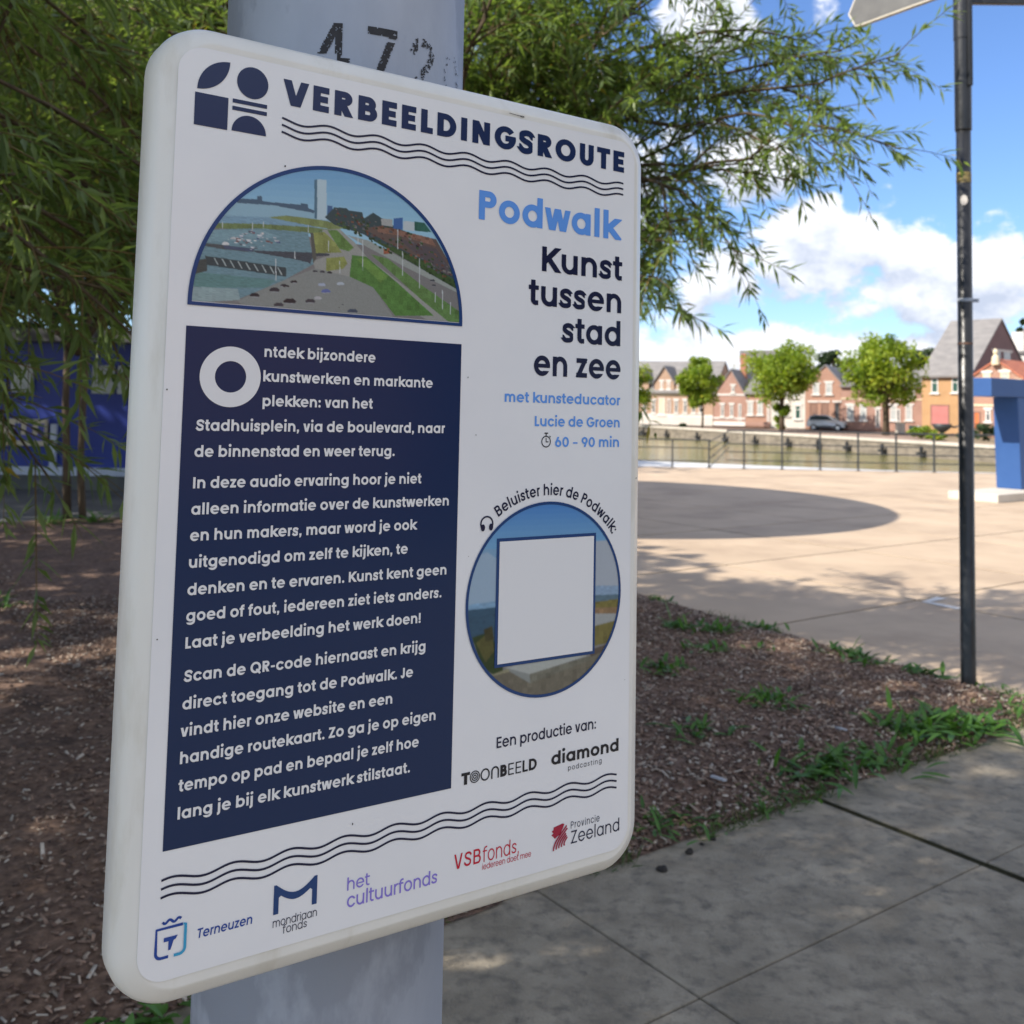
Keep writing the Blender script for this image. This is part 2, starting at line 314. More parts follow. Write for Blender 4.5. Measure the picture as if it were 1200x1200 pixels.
# ------------------------------------------------------------------ lettering: a geometric sans drawn from strokes, turned into outlines
XH, CAPH, ASC, DESC = 0.55, 0.70, 0.745, -0.20
GN = 0.0085
gx = np.arange(-0.12, 1.10, GN); gy = np.arange(-0.30, 0.86, GN)
GX, GY = np.meshgrid(gx, gy, indexing='ij')
def gB(x0, y0, x1, y1): return np.maximum(np.abs(GX - (x0 + x1) / 2) - (x1 - x0) / 2, np.abs(GY - (y0 + y1) / 2) - (y1 - y0) / 2)
def gE(cx, cy, rx, ry):
    k = np.sqrt(((GX - cx) / rx) ** 2 + ((GY - cy) / ry) ** 2); return (k - 1) * min(rx, ry)
def gR(cx, cy, rx, ry, w, wv=None):
    wv = w if wv is None else wv
    return np.maximum(gE(cx, cy, rx, ry), -gE(cx, cy, rx - w, ry - wv))
def gL(x0, y0, x1, y1, w):
    d = math.hypot(x1 - x0, y1 - y0); ux, uy = (x1 - x0) / d, (y1 - y0) / d
    a = (GX - x0) * ux + (GY - y0) * uy; b = -(GX - x0) * uy + (GY - y0) * ux
    return np.maximum(np.abs(a - d / 2) - d / 2, np.abs(b) - w / 2)
def gH(nx, ny, d): return nx * GX + ny * GY - d
def gP(pts, w):
    P = [Vector((p[0], p[1])) for p in pts]; Q = []
    for i in range(len(P) - 1):
        p0 = P[max(i - 1, 0)]; p1 = P[i]; p2 = P[i + 1]; p3 = P[min(i + 2, len(P) - 1)]
        for k in range(7):
            t = k / 7.0; Q.append(0.5 * ((2 * p1) + (p2 - p0) * t + (2 * p0 - 5 * p1 + 4 * p2 - p3) * t * t + (3 * p1 - p0 - 3 * p2 + p3) * t ** 3))
    Q.append(P[-1]); D = None
    for a, b in zip(Q[:-1], Q[1:]):
        ab = b - a; l2 = max(ab.length_squared, 1e-9)
        t = np.clip(((GX - a.x) * ab.x + (GY - a.y) * ab.y) / l2, 0, 1)
        d = np.hypot(GX - a.x - ab.x * t, GY - a.y - ab.y * t); D = d if D is None else np.minimum(D, d)
    return D - w / 2
U_ = lambda *a: np.minimum.reduce(a)
I_ = lambda *a: np.maximum.reduce(a)
def clipy(s, a, b): return I_(s, GY - b, a - GY)
def glyph_sdf(c, w):
    h = w * 0.90; s = 0.062; r0 = 0.038; ov = 0.010
    bw = 0.50 + w * 0.62                       # width of a round lower case letter
    cy = XH / 2; ry = XH / 2 + ov; rx = bw / 2
    if c == ' ': return None, 0.25
    if c == 'o': return gR(r0 + rx, cy, rx, ry, w, h), bw + 2 * r0
    if c in 'adqg':
        ring = gR(r0 + rx, cy, rx, ry, w, h); x1 = r0 + bw; st = gB(x1 - w, 0, x1, XH)
        if c == 'd': st = gB(x1 - w, 0, x1, ASC)
        if c == 'q': st = gB(x1 - w, DESC, x1, XH)
        g = U_(ring, st)
        if c == 'g':
            g = U_(ring, gB(x1 - w, 0.0, x1, XH), I_(gR(r0 + rx, 0.01, rx, 0.225, w, h), GY - 0.01, -I_(gH(1, 0, r0 + rx), gH(0, -1, 0.060))))
        return g, x1 + s
    if c in 'bp':
        ring = gR(s + rx, cy, rx, ry, w, h); return U_(ring, gB(s, 0 if c == 'b' else DESC, s + w, ASC if c == 'b' else XH)), s + bw + r0
    if c == 'e':
        cxx = r0 + rx; ring = gR(cxx, cy, rx, ry, w, h); hb = h * 0.80
        ring = I_(ring, -gB(cxx, cy - hb / 2 - 0.085, 1.2, cy - hb / 2 + 0.001))
        return U_(ring, I_(gB(r0 + w * .5, cy - hb / 2, r0 + bw, cy + hb / 2), gE(cxx, cy, rx, ry))), bw + 2 * r0
    if c == 'c':
        cxx = r0 + rx; ring = gR(cxx, cy, rx, ry, w, h)
        return I_(ring, -I_(gH(-1, 0, -(cxx + .02)), gH(-.55, 1, cy - .55 * cxx), gH(-.55, -1, -cy - .55 * cxx))), bw + 1.2 * r0 - .02
    if c in 'nhu':
        aw = 0.45 + w * 0.62; rr = aw / 2
        arch = I_(gR(s + rr, XH - rr + ov, rr, rr, w, h), gH(0, -1, -(XH - rr + ov)))
        legs = U_(gB(s, 0, s + w, ASC if c == 'h' else XH), gB(s + aw - w, 0, s + aw, XH - rr + ov))
        g = U_(arch, legs)
        if c == 'u':
            arch = I_(gR(s + rr, rr - ov, rr, rr, w, h), gH(0, 1, rr - ov)); g = U_(arch, gB(s, rr - ov, s + w, XH), gB(s + aw - w, 0, s + aw, XH))
        return g, 2 * s + aw
    if c == 'm':
        aw = 0.40 + w * 0.60; rr = aw / 2; g = gB(s, 0, s + w, XH)
        for k in range(2):
            x = s + k * (aw - w)
            g = U_(g, I_(gR(x + rr, XH - rr + ov, rr, rr, w, h), gH(0, -1, -(XH - rr + ov))), gB(x + aw - w, 0, x + aw, XH - rr + ov))
        return g, 2 * s + 2 * aw - w
    if c == 'r':
        rr = 0.225; arch = I_(gR(s + rr + .01, XH - rr + ov, rr, rr, w, h), gH(0, -1, -(XH - rr + .06)), gH(1, 0, s + .235 + w * .3))
        return U_(gB(s, 0, s + w, XH), arch), s + .265 + w * .3
    if c == 's':
        return I_(gP([(.415, .405), (.33, .47), (.22, .482), (.125, .44), (.115, .36), (.20, .295), (.32, .245), (.385, .17), (.34, .085), (.235, .062), (.13, .075), (.05, .15)], w * .92), -gB(-.2, .13, .045, .5), -gB(.425, 0, .9, .42)), .49
    if c == 'i': return U_(gB(s, 0, s + w, XH), gE(s + w / 2, .635 + w * .60, w * .60, w * .60)), 2 * s + w
    if c == 'j':
        g = I_(gR(s + w - .17, -.03, .17, .17, w, h), gH(0, 1, -.03), gH(-1, 0, -(s + w - .21))); return U_(gB(s, -.03, s + w, XH), gE(s + w / 2, .635 + w * .60, w * .60, w * .60), g), 2 * s + w
    if c == 'l': return gB(s, 0, s + w, ASC), 2 * s + w
    if c == 't':
        x = .085; rr = .17; g = U_(gB(x, rr - .02, x + w, .70), gB(.01, XH - h * .92, .345, XH), I_(gR(x + rr + .01, rr - ov, rr + .01, rr, w, h), gH(0, 1, rr - ov), gH(1, 0, x + rr)), gB(x + rr, 0, .335, h)); return g, .365
    if c == 'f':
        x = .085; rr = .19; g = U_(gB(x, 0, x + w, .74 - rr), gB(.01, XH - h * .92, .345, XH), I_(gR(x + rr, .745 - rr, rr, rr, w, h), gH(0, -1, -(.745 - rr)), gH(1, 0, x + rr)), gB(x + rr, .745 - h, .35, .745)); return g, .36
    if c == 'k': return clipy(U_(gB(s, 0, s + w, ASC), I_(U_(gL(s + w * .6, .22, s + w + .40, .60, w * 1.0), gL(s + w * .6 + .06, .33, s + w + .39, -.03, w * 1.05)), gH(0, 1, XH))), 0, ASC), s + w + .37
    if c == 'v' : return clipy(U_(gL(.075, .62, .272, -.06, w * 1.02), gL(.47, .62, .272, -.06, w * 1.02)), 0, XH), .545
    if c == 'y': return clipy(U_(I_(gL(.075, .62, .285, -.06, w * 1.02), gH(0, -1, -.0)), gL(.48, .62, .195, -.30, w * 1.02)), DESC, XH), .555
    if c == 'w': return clipy(U_(gL(.07, .62, .235, -.06, w * .98), gL(.40, .60, .235, -.06, w * .98), gL(.40, .60, .565, -.06, w * .98), gL(.73, .62, .565, -.06, w * .98)), 0, XH), .80
    if c == 'x': return clipy(U_(gL(.05, -.05, .47, .60, w), gL(.47, -.05, .05, .60, w)), 0, XH), .53
    if c == 'z': return U_(gB(.04, XH - h, .44, XH), gB(.035, 0, .45, h), clipy(gL(.08, -.01, .40, XH + .01, w * 1.0), 0, XH)), .485
    # capitals
    cr = CAPH / 2 + ov
    if c == 'O': return gR(.045 + .375, CAPH / 2, .375, cr, w * 1.03, h), .84
    if c == 'Q': return U_(gR(.045 + .375, CAPH / 2, .375, cr, w * 1.03, h), gL(.47, .24, .75, -.04, w * .9)), .84
    if c in 'CG':
        cxx = .045 + .365; ring = gR(cxx, CAPH / 2, .365, cr, w * 1.03, h)
        if c == 'C': return I_(ring, -I_(gH(-1, 0, -(cxx + .02)), gH(-.62, 1, CAPH / 2 - .62 * cxx), gH(-.62, -1, -CAPH / 2 - .62 * cxx))), .77
        ring = I_(ring, -I_(gH(-1, 0, -(cxx + .02)), gH(-.75, 1, CAPH / 2 - .75 * cxx), gH(0, -1, -.37)))
        return U_(ring, I_(gB(cxx, .25, cxx + .365, .25 + h), gE(cxx, CAPH / 2, .365, cr)), I_(gB(cxx + .12, .25, cxx + .352, .37), gE(cxx, CAPH / 2, .365, cr), -gE(cxx, CAPH / 2, .365 - w, cr - h))), .80
    if c == 'D':
        return U_(gB(s, 0, s + w, CAPH), I_(gR(s + .24, CAPH / 2, .36, CAPH / 2, w, h), gH(-1, 0, -(s + .24))), gB(s, 0, s + .25, h), gB(s, CAPH - h, s + .25, CAPH)), s + .64
    if c in 'BPR':
        m_ = .37 if c == 'B' else .30; rt = (CAPH - m_ + h * (.5 if c == 'B' else .0) + .0) / 2
        yb = CAPH - 2 * rt
        bowl = U_(I_(gR(s + .28, CAPH - rt, rt * 1.05, rt, w, h), gH(-1, 0, -(s + .28))), gB(s, yb, s + .285, yb + h), gB(s, CAPH - h, s + .285, CAPH))
        g = U_(gB(s, 0, s + w, CAPH), bowl)
        if c == 'B':
            rb = (yb + h) / 2; g = U_(g, I_(gR(s + .30, rb, rb * 1.06, rb, w, h), gH(-1, 0, -(s + .30))), gB(s, 0, s + .305, h))
            return g, s + .30 + rb * 1.06 + .03
        if c == 'R': return clipy(U_(g, I_(gL(s + .20, .36, s + .44, -.06, w * 1.06), gH(0, 1, .34))), 0, CAPH), s + .55
        return g, s + .28 + rt * 1.05 + .035
    if c == 'E': return U_(gB(s, 0, s + w, CAPH), gB(s, 0, s + .43, h), gB(s, CAPH / 2 - h / 2, s + .40, CAPH / 2 + h / 2), gB(s, CAPH - h, s + .43, CAPH)), s + .47
    if c == 'F': return U_(gB(s, 0, s + w, CAPH), gB(s, CAPH / 2 - h / 2 - .02, s + .38, CAPH / 2 + h / 2 - .02), gB(s, CAPH - h, s + .42, CAPH)), s + .45
    if c == 'L': return U_(gB(s, 0, s + w, CAPH), gB(s, 0, s + .37, h)), s + .395
    if c == 'T': return U_(gB(.02, CAPH - h, .53, CAPH), gB(.275 - w / 2, 0, .275 + w / 2, CAPH)), .55
    if c == 'I': return gB(s, 0, s + w, CAPH), 2 * s + w
    if c == 'J': return U_(gB(.36 - w, .2, .36, CAPH), I_(gR(.19, .19, .17, .20, w, h), gH(0, 1, .2))), .42
    if c == 'N': return clipy(U_(gB(s, 0, s + w, CAPH), gB(s + .58 - w, 0, s + .58, CAPH), I_(gL(s + w * .42, CAPH + .03, s + .58 - w * .42, -.03, w * 1.0), gB(s, 0, s + .58, CAPH))), 0, CAPH), 2 * s + .58
    if c == 'M': return U_(gB(s, 0, s + w, CAPH), gB(s + .72 - w, 0, s + .72, CAPH), clipy(gL(s + .04, .74, s + .36, .12, w), 0.1, CAPH), clipy(gL(s + .68, .74, s + .36, .12, w), .1, CAPH)), 2 * s + .72
    if c == 'U': return U_(gB(s, .26, s + w, CAPH), gB(s + .53 - w, .26, s + .53, CAPH), I_(gR(s + .265, .265 - ov, .265, .265, w, h), gH(0, 1, .262))), 2 * s + .53
    if c == 'V': return clipy(U_(gL(.09, .78, .345, -.07, w * 1.04), gL(.60, .78, .345, -.07, w * 1.04)), 0, CAPH), .69
    if c == 'K': return clipy(U_(gB(s, 0, s + w, CAPH), gL(s + w * .5, .26, s + w + .44, .76, w * 1.04), gL(s + w * .5 + .1, .42, s + w + .43, -.05, w * 1.08)), 0, CAPH), s + w + .43
    if c == 'S':
        return I_(gP([(.50, .53), (.42, .615), (.28, .636), (.14, .58), (.125, .46), (.22, .385), (.38, .325), (.47, .23), (.42, .11), (.28, .064), (.15, .09), (.05, .19)], w * .96), -gB(-.2, .17, .04, .6), -gB(.51, 0, .9, .54)), .58
    if c == 'Z': return U_(gB(.05, CAPH - h, .53, CAPH), gB(.04, 0, .54, h), clipy(gL(.09, -.01, .49, CAPH + .01, w), 0, CAPH)), .58
    if c == 'A': return clipy(U_(gL(.06, -.05, .345, .78, w), gL(.63, -.05, .345, .78, w), gB(.2, .15, .5, .15 + h)), 0, CAPH), .69
    # figures and points
    if c == '0': return gR(.04 + .27, CAPH / 2, .27, cr, w, h), .62
    if c in '69':
        g = U_(gR(.04 + .26, .245, .26, .255, w, h), I_(gL(.04 + w * .5 + .015, .28, .33, .76, w), gH(0, 1, CAPH), gH(0, -1, -.25)))
        return (g if c == '6' else np.flip(np.flip(g, 0), 1)), .60
    if c == '7': return U_(gB(.04, CAPH - h, .50, CAPH), clipy(gL(.17, -.03, .45, CAPH - h * .3, w), 0, CAPH)), .52
    if c == '4': return U_(gB(.34, 0, .34 + w, CAPH), gB(.03, .15, .56, .15 + h), clipy(gL(.085, .18, .385, .72, w), .15, CAPH)), .60
    if c == '2': return U_(clipy(gP([(.06, .50), (.12, .615), (.26, .642), (.39, .58), (.41, .46), (.33, .32), (.21, .19), (.09, .05)], w), h * .3, 1), gB(.05, 0, .50, h)), .54
    if c == '-': return gB(.05, .23, .34, .23 + h * .85), .39
    if c == '\u2013': return gB(.05, .23, .43, .23 + h * .8), .48
    d = w * .56
    if c == '.': return gE(.05 + d, d - .01, d, d), .09 + 2 * d
    if c == ':': return U_(gE(.05 + d, d - .01, d, d), gE(.05 + d, .42, d, d)), .10 + 2 * d
    if c == ',': return U_(gB(.05, 0, .05 + w, w * .9), clipy(gL(.05 + w * .72, .08, .05 + w * .25, -.14, w * .62), -.12, .1)), .10 + w
    if c == '!': return U_(gE(.05 + d, d - .01, d, d), gB(.05 + d - w * .48, .21, .05 + d + w * .48, CAPH)), .10 + 2 * d
    raise ValueError(c)

def contours(D):                                # marching squares -> closed loops with the inside on the left
    Cc = D < 0; nx, ny = D.shape; seg = {}
    code = Cc[:-1, :-1] * 1 + Cc[1:, :-1] * 2 + Cc[1:, 1:] * 4 + Cc[:-1, 1:] * 8
    I, J = np.nonzero((code > 0) & (code < 15))
    T = {1: [(3, 0)], 2: [(0, 1)], 3: [(3, 1)], 4: [(1, 2)], 5: [(3, 0), (1, 2)], 6: [(0, 2)], 7: [(3, 2)], 8: [(2, 3)], 9: [(2, 0)], 10: [(0, 1), (2, 3)], 11: [(2, 1)], 12: [(1, 3)], 13: [(1, 0)], 14: [(0, 3)]}
    def ek(i, j, e): return (('h', i, j), ('v', i + 1, j), ('h', i, j + 1), ('v', i, j))[e]
    for i, j in zip(I.tolist(), J.tolist()):
        for a, b in T[int(code[i, j])]: seg[ek(i, j, a)] = ek(i, j, b)
    def pt(k):
        t, i, j = k
        a = D[i, j]; b = D[i + 1, j] if t == 'h' else D[i, j + 1]; f = a / (a - b)
        return (gx[i] + GN * f, gy[j]) if t == 'h' else (gx[i], gy[j] + GN * f)
    loops = []
    while seg:
        k0 = next(iter(seg)); k = k0; lp = []
        while k in seg:
            lp.append(pt(k)); k = seg.pop(k)
        if len(lp) > 5: loops.append(simplify(lp, 0.0011))
    return loops
def simplify(P, tol):
    P = np.array(P); n = len(P); far = int(np.argmax(np.hypot(*(P - P[0]).T)))
    def dp(a, b):
        if b - a < 2: return [a]
        p, q = P[a], P[b % n]; d = q - p; L = np.hypot(*d) + 1e-12
        k = np.arange(a + 1, b); e = np.abs((P[k % n][:, 0] - p[0]) * d[1] - (P[k % n][:, 1] - p[1]) * d[0]) / L
        m = int(np.argmax(e))
        if e[m] < tol: return [a]
        return dp(a, a + 1 + m) + dp(a + 1 + m, b)
    idx = dp(0, far) + dp(far, n)
    return [tuple(P[i % n]) for i in idx]
def area2(l): return sum(l[i - 1][0] * l[i][1] - l[i][0] * l[i - 1][1] for i in range(len(l)))
def inside_loop(p, l):
    c = False
    for i in range(len(l)):
        (x0, y0), (x1, y1) = l[i - 1], l[i]
        if (y0 > p[1]) != (y1 > p[1]) and p[0] < (x1 - x0) * (p[1] - y0) / (y1 - y0) + x0: c = not c
    return c
def islands(lps):
    sg = 1 if area2(max(lps, key=lambda l: abs(area2(l)))) > 0 else -1
    outs = [[l] for l in lps if area2(l) * sg > 0]
    for l in lps:
        if area2(l) * sg <= 0:
            for g in outs:
                if inside_loop(l[0], g[0]): g.append(l); break
    return outs
_gc = {}
def glyph(c, w):
    k = (c, round(w, 3))
    if k not in _gc:
        D, adv = glyph_sdf(c, w)
        if D is None: _gc[k] = ([], [], adv)
        else:
            if c == '9':
                ox = 2 * .04 + .52; ys = gy; D0, _ = glyph_sdf('6', w)
                from_x = np.clip(np.round((ox - gx - gx[0]) / GN).astype(int), 0, len(gx) - 1); from_y = np.clip(np.round((CAPH - gy - gy[0]) / GN).astype(int), 0, len(gy) - 1)
                D = D0[np.ix_(from_x, from_y)]
            pts = []; tri = []
            for grp in islands(contours(D)):       # every separate piece of the letter is filled on its own
                b = len(pts); tri += [tuple(b + i for i in t) for t in tessellate_polygon([[Vector((x, y, 0)) for x, y in l] for l in grp])]; pts += [p for l in grp for p in l]
            _gc[k] = (pts, tri, adv)
    return _gc[k]
def line_width(txt, w, track=0.0): return sum(glyph(c, w)[2] + track for c in txt) - track
def put_text(mb, txt, x0, base, em, w, xs=1.0, track=0.0, z=0.0, f=None, italic=0.0):   # y grows downwards on the artwork
    x = x0
    for c in txt:
        V, F, adv = glyph(c, w)
        vs = [(x + (p[0] + p[1] * italic) * em * xs, base - p[1] * em) for p in V]
        if f: vs = [f(*p) for p in vs]
        mb.art(vs, F, z); x += (adv + track) * em * xs
    return x
def fit_text(mb, txt, x0, x1, base, em, w, track=0.0, z=0.0, italic=0.0):
    V0 = glyph(txt[0], w); V1 = glyph(txt[-1], w)
    l = min(p[0] for p in V0[0]); r = V1[2] - max(p[0] for p in V1[0])
    nat = (line_width(txt, w, track) - l - r) * em
    xs = (x1 - x0) / nat
    put_text(mb, txt, x0 - l * em * xs, base, em, w, xs, track, z, italic=italic); return xs
PIC_POLYS=[
 ((0.15, 0.33, 0.53),[(-0.044, -0.517), (1.018, -0.691), (1.028, -0.31), (-0.035, -0.335)]),
 ((0.16699999999999998, 0.34900000000000003, 0.539),[(-0.043, -0.5), (1.018, -0.662), (1.028, -0.31), (-0.035, -0.335)]),
 ((0.184, 0.368, 0.548),[(-0.042, -0.483), (1.019, -0.633), (1.028, -0.31), (-0.035, -0.335)]),
 ((0.201, 0.387, 0.557),[(-0.041, -0.467), (1.02, -0.603), (1.028, -0.31), (-0.035, -0.335)]),
 ((0.218, 0.406, 0.5660000000000001),[(-0.041, -0.45), (1.021, -0.574), (1.028, -0.31), (-0.035, -0.335)]),
 ((0.235, 0.42500000000000004, 0.5750000000000001),[(-0.04, -0.433), (1.021, -0.545), (1.028, -0.31), (-0.035, -0.335)]),
 ((0.252, 0.444, 0.5840000000000001),[(-0.039, -0.416), (1.022, -0.516), (1.028, -0.31), (-0.035, -0.335)]),
 ((0.269, 0.463, 0.593),[(-0.038, -0.4), (1.023, -0.487), (1.028, -0.31), (-0.035, -0.335)]),
 ((0.28600000000000003, 0.482, 0.602),[(-0.038, -0.383), (1.024, -0.458), (1.028, -0.31), (-0.035, -0.335)]),
 ((0.30300000000000005, 0.501, 0.611),[(-0.037, -0.366), (1.025, -0.429), (1.028, -0.31), (-0.035, -0.335)]),
 ((0.27, 0.42, 0.5),[(0.037, -0.397), (0.267, -0.418), (0.483, -0.402), (0.502, -0.363), (0.397, -0.342), (0.01, -0.318)]),
 ((0.2, 0.33, 0.42),[(0.054, -0.354), (0.277, -0.375), (0.413, -0.368), (0.414, -0.352), (0.04, -0.321)]),
 ((0.07, 0.13, 0.19),[(0.145, -0.42), (0.209, -0.426), (0.209, -0.437), (0.225, -0.439), (0.227, -0.423), (0.267, -0.424), (0.359, -0.429), (0.359, -0.435), (0.385, -0.434), (0.387, -0.421), (0.412, -0.416), (0.408, -0.407), (0.267, -0.414), (0.142, -0.405)]),
 ((0.16, 0.22, 0.1),[(0.071, -0.331), (0.221, -0.347), (0.396, -0.358), (0.466, -0.359), (0.415, -0.339), (0.079, -0.315)]),
 ((0.2, 0.25, 0.11),[(0.248, -0.372), (0.31, -0.386), (0.413, -0.388), (0.555, -0.38), (0.484, -0.359), (0.379, -0.364)]),
 ((0.09, 0.18, 0.24),[(0.405, -0.52), (0.415, -0.524), (0.42, -0.389), (0.41, -0.389)]),
 ((0.42, 0.53, 0.58),[(0.415, -0.524), (0.449, -0.526), (0.454, -0.39), (0.42, -0.387)]),
 ((0.06, 0.14, 0.27),[(0.455, -0.44), (0.474, -0.441), (0.475, -0.408), (0.456, -0.399)]),
 ((0.04, 0.08, 0.09),[(0.447, -0.398), (0.481, -0.437), (0.526, -0.44), (0.535, -0.433), (0.586, -0.433), (0.591, -0.412), (0.627, -0.438), (0.656, -0.425), (0.723, -0.395), (0.872, -0.364), (0.978, -0.233), (0.979, -0.198), (0.785, -0.276), (0.593, -0.357), (0.483, -0.377)]),
 ((0.13, 0.1, 0.09),[(0.592, -0.378), (0.657, -0.395), (0.782, -0.384), (0.882, -0.374), (0.935, -0.3), (0.936, -0.247), (0.824, -0.297), (0.677, -0.342)]),
 ((0.22, 0.13, 0.1),[(0.643, -0.389), (0.704, -0.392), (0.861, -0.376), (0.882, -0.348), (0.753, -0.368), (0.648, -0.372)]),
 ((0.1, 0.09, 0.1),[(0.724, -0.36), (0.883, -0.339), (0.94, -0.279), (0.936, -0.247), (0.824, -0.297)]),
 ((0.35, 0.36, 0.35),[(0.658, -0.421), (0.703, -0.424), (0.704, -0.398), (0.661, -0.398)]),
 ((0.05, 0.14, 0.33),[(0.707, -0.428), (0.743, -0.436), (0.745, -0.393), (0.708, -0.392)]),
 ((0.45, 0.5, 0.52),[(0.746, -0.424), (0.79, -0.425), (0.791, -0.393), (0.747, -0.391)]),
 ((0.03, 0.13, 0.1),[(0.79, -0.428), (0.832, -0.428), (0.861, -0.397), (0.793, -0.394)]),
 ((0.16, 0.27, 0.31),[(-0.004, -0.299), (0.221, -0.332), (0.389, -0.339), (0.415, -0.236), (0.31, -0.17), (0.159, -0.094), (-0.009, -0.072), (-0.014, -0.185)]),
 ((0.2, 0.32, 0.36),[(0.034, -0.304), (0.222, -0.328), (0.296, -0.313), (0.151, -0.284), (0.043, -0.268)]),
 ((0.12, 0.24, 0.24),[(0.002, -0.171), (0.285, -0.168), (0.254, -0.141), (0.019, -0.12)]),
 ((0.27, 0.36, 0.37),[(-0.004, -0.122), (0.158, -0.128), (0.167, -0.094), (-0.009, -0.068)]),
 ((0.3, 0.31, 0.29),[(0.44, -0.355), (0.502, -0.365), (0.557, -0.328), (0.614, -0.275), (0.961, -0.076), (0.871, -0.07), (0.636, -0.176), (0.543, -0.205), (0.419, -0.22), (0.409, -0.245), (0.461, -0.267)]),
 ((0.24, 0.27, 0.1),[(0.404, -0.339), (0.446, -0.349), (0.486, -0.319), (0.514, -0.285), (0.417, -0.272)]),
 ((0.12, 0.22, 0.07),[(0.458, -0.356), (0.493, -0.36), (0.558, -0.307), (0.54, -0.292), (0.504, -0.297)]),
 ((0.25, 0.28, 0.1),[(0.458, -0.26), (0.523, -0.272), (0.536, -0.25), (0.521, -0.23), (0.458, -0.215)]),
 ((0.24, 0.26, 0.25),[(0.159, -0.09), (0.31, -0.17), (0.419, -0.221), (0.543, -0.205), (0.636, -0.176), (0.724, -0.072), (0.209, -0.051)]),
 ((0.09, 0.21, 0.06),[(0.552, -0.28), (0.605, -0.281), (0.73, -0.201), (0.88, -0.096), (0.724, -0.084), (0.636, -0.176), (0.545, -0.205)]),
 ((0.14, 0.26, 0.07),[(0.568, -0.27), (0.605, -0.274), (0.691, -0.219), (0.663, -0.195)]),
 ((0.12, 0.22, 0.08),[(0.623, -0.291), (0.689, -0.283), (0.827, -0.202), (0.991, -0.118), (0.992, -0.078), (0.941, -0.079), (0.828, -0.149)]),
 ((0.3, 0.33, 0.31),[(0.529, -0.348), (0.612, -0.338), (0.785, -0.276), (0.979, -0.198), (0.979, -0.187), (0.766, -0.258), (0.613, -0.313)]),
 ((0.05, 0.1, 0.04),[(0.63, -0.34), (0.706, -0.328), (0.834, -0.29), (0.967, -0.232), (0.979, -0.199), (0.785, -0.278)]),
 ((0.27, 0.1, 0.06),[(0.671, -0.315), (0.693, -0.32), (0.694, -0.301), (0.673, -0.297)]),
 ((0.04, 0.07, 0.08),[(0.049, -0.224), (0.317, -0.213), (0.318, -0.183), (0.054, -0.195)]),
 ((0.06, 0.08, 0.08),[(0.0, -0.202), (0.053, -0.215), (0.058, -0.177), (0.002, -0.156)]),
 ((0.08, 0.1, 0.11),[(0.035, -0.263), (0.097, -0.265), (0.208, -0.262), (0.204, -0.252), (0.105, -0.25), (0.04, -0.255)]),
 ((0.06, 0.08, 0.1),[(0.208, -0.258), (0.408, -0.273), (0.469, -0.276), (0.47, -0.269), (0.409, -0.26), (0.401, -0.234), (0.392, -0.238), (0.341, -0.244), (0.208, -0.252)]),
 ((0.1, 0.11, 0.1),[(0.397, -0.34), (0.408, -0.34), (0.423, -0.255), (0.411, -0.237)]),
 ((0.07, 0.1, 0.16),[(0.105, -0.263), (0.208, -0.263), (0.2, -0.253), (0.109, -0.252)]),
 ((.36,.42,.42),[(0.076, -0.22), (0.079, -0.221), (0.093, -0.199), (0.089, -0.199)]),
 ((.36,.42,.42),[(0.101, -0.219), (0.105, -0.22), (0.119, -0.198), (0.115, -0.197)]),
 ((.36,.42,.42),[(0.127, -0.218), (0.131, -0.218), (0.145, -0.196), (0.141, -0.196)]),
 ((.36,.42,.42),[(0.153, -0.217), (0.157, -0.217), (0.171, -0.195), (0.167, -0.195)]),
 ((.36,.42,.42),[(0.179, -0.215), (0.183, -0.216), (0.198, -0.194), (0.193, -0.193)]),
 ((.36,.42,.42),[(0.206, -0.214), (0.21, -0.214), (0.225, -0.192), (0.22, -0.192)]),
 ((.36,.42,.42),[(0.233, -0.213), (0.237, -0.213), (0.252, -0.191), (0.247, -0.19)]),
 ((.36,.42,.42),[(0.26, -0.211), (0.264, -0.212), (0.279, -0.189), (0.274, -0.189)]),
 ((.36,.42,.42),[(0.287, -0.21), (0.291, -0.21), (0.306, -0.188), (0.301, -0.187)]),
 ((0.62, 0.6, 0.58),[(0.19, -0.317), (0.197, -0.316), (0.195, -0.314), (0.191, -0.314)]),
 ((0.55, 0.57, 0.6),[(0.214, -0.311), (0.232, -0.311), (0.227, -0.305), (0.216, -0.305)]),
 ((0.4, 0.42, 0.45),[(0.164, -0.29), (0.174, -0.29), (0.172, -0.287), (0.166, -0.287)]),
 ((0.4, 0.42, 0.45),[(0.228, -0.315), (0.237, -0.315), (0.235, -0.311), (0.229, -0.311)]),
 ((0.1, 0.11, 0.14),[(0.178, -0.286), (0.193, -0.286), (0.189, -0.281), (0.18, -0.281)]),
 ((0.2, 0.1, 0.1),[(0.144, -0.284), (0.158, -0.284), (0.155, -0.279), (0.146, -0.279)]),
 ((0.2, 0.1, 0.1),[(0.168, -0.308), (0.177, -0.308), (0.175, -0.305), (0.169, -0.305)]),
 ((0.2, 0.1, 0.1),[(0.175, -0.281), (0.185, -0.281), (0.183, -0.278), (0.177, -0.278)]),
 ((0.62, 0.6, 0.58),[(0.16, -0.297), (0.17, -0.297), (0.168, -0.293), (0.161, -0.293)]),
 ((0.55, 0.57, 0.6),[(0.155, -0.303), (0.17, -0.303), (0.167, -0.298), (0.157, -0.298)]),
 ((0.2, 0.1, 0.1),[(0.143, -0.292), (0.161, -0.292), (0.157, -0.286), (0.146, -0.286)]),
 ((0.07, 0.1, 0.2),[(0.212, -0.3), (0.222, -0.3), (0.22, -0.296), (0.213, -0.296)]),
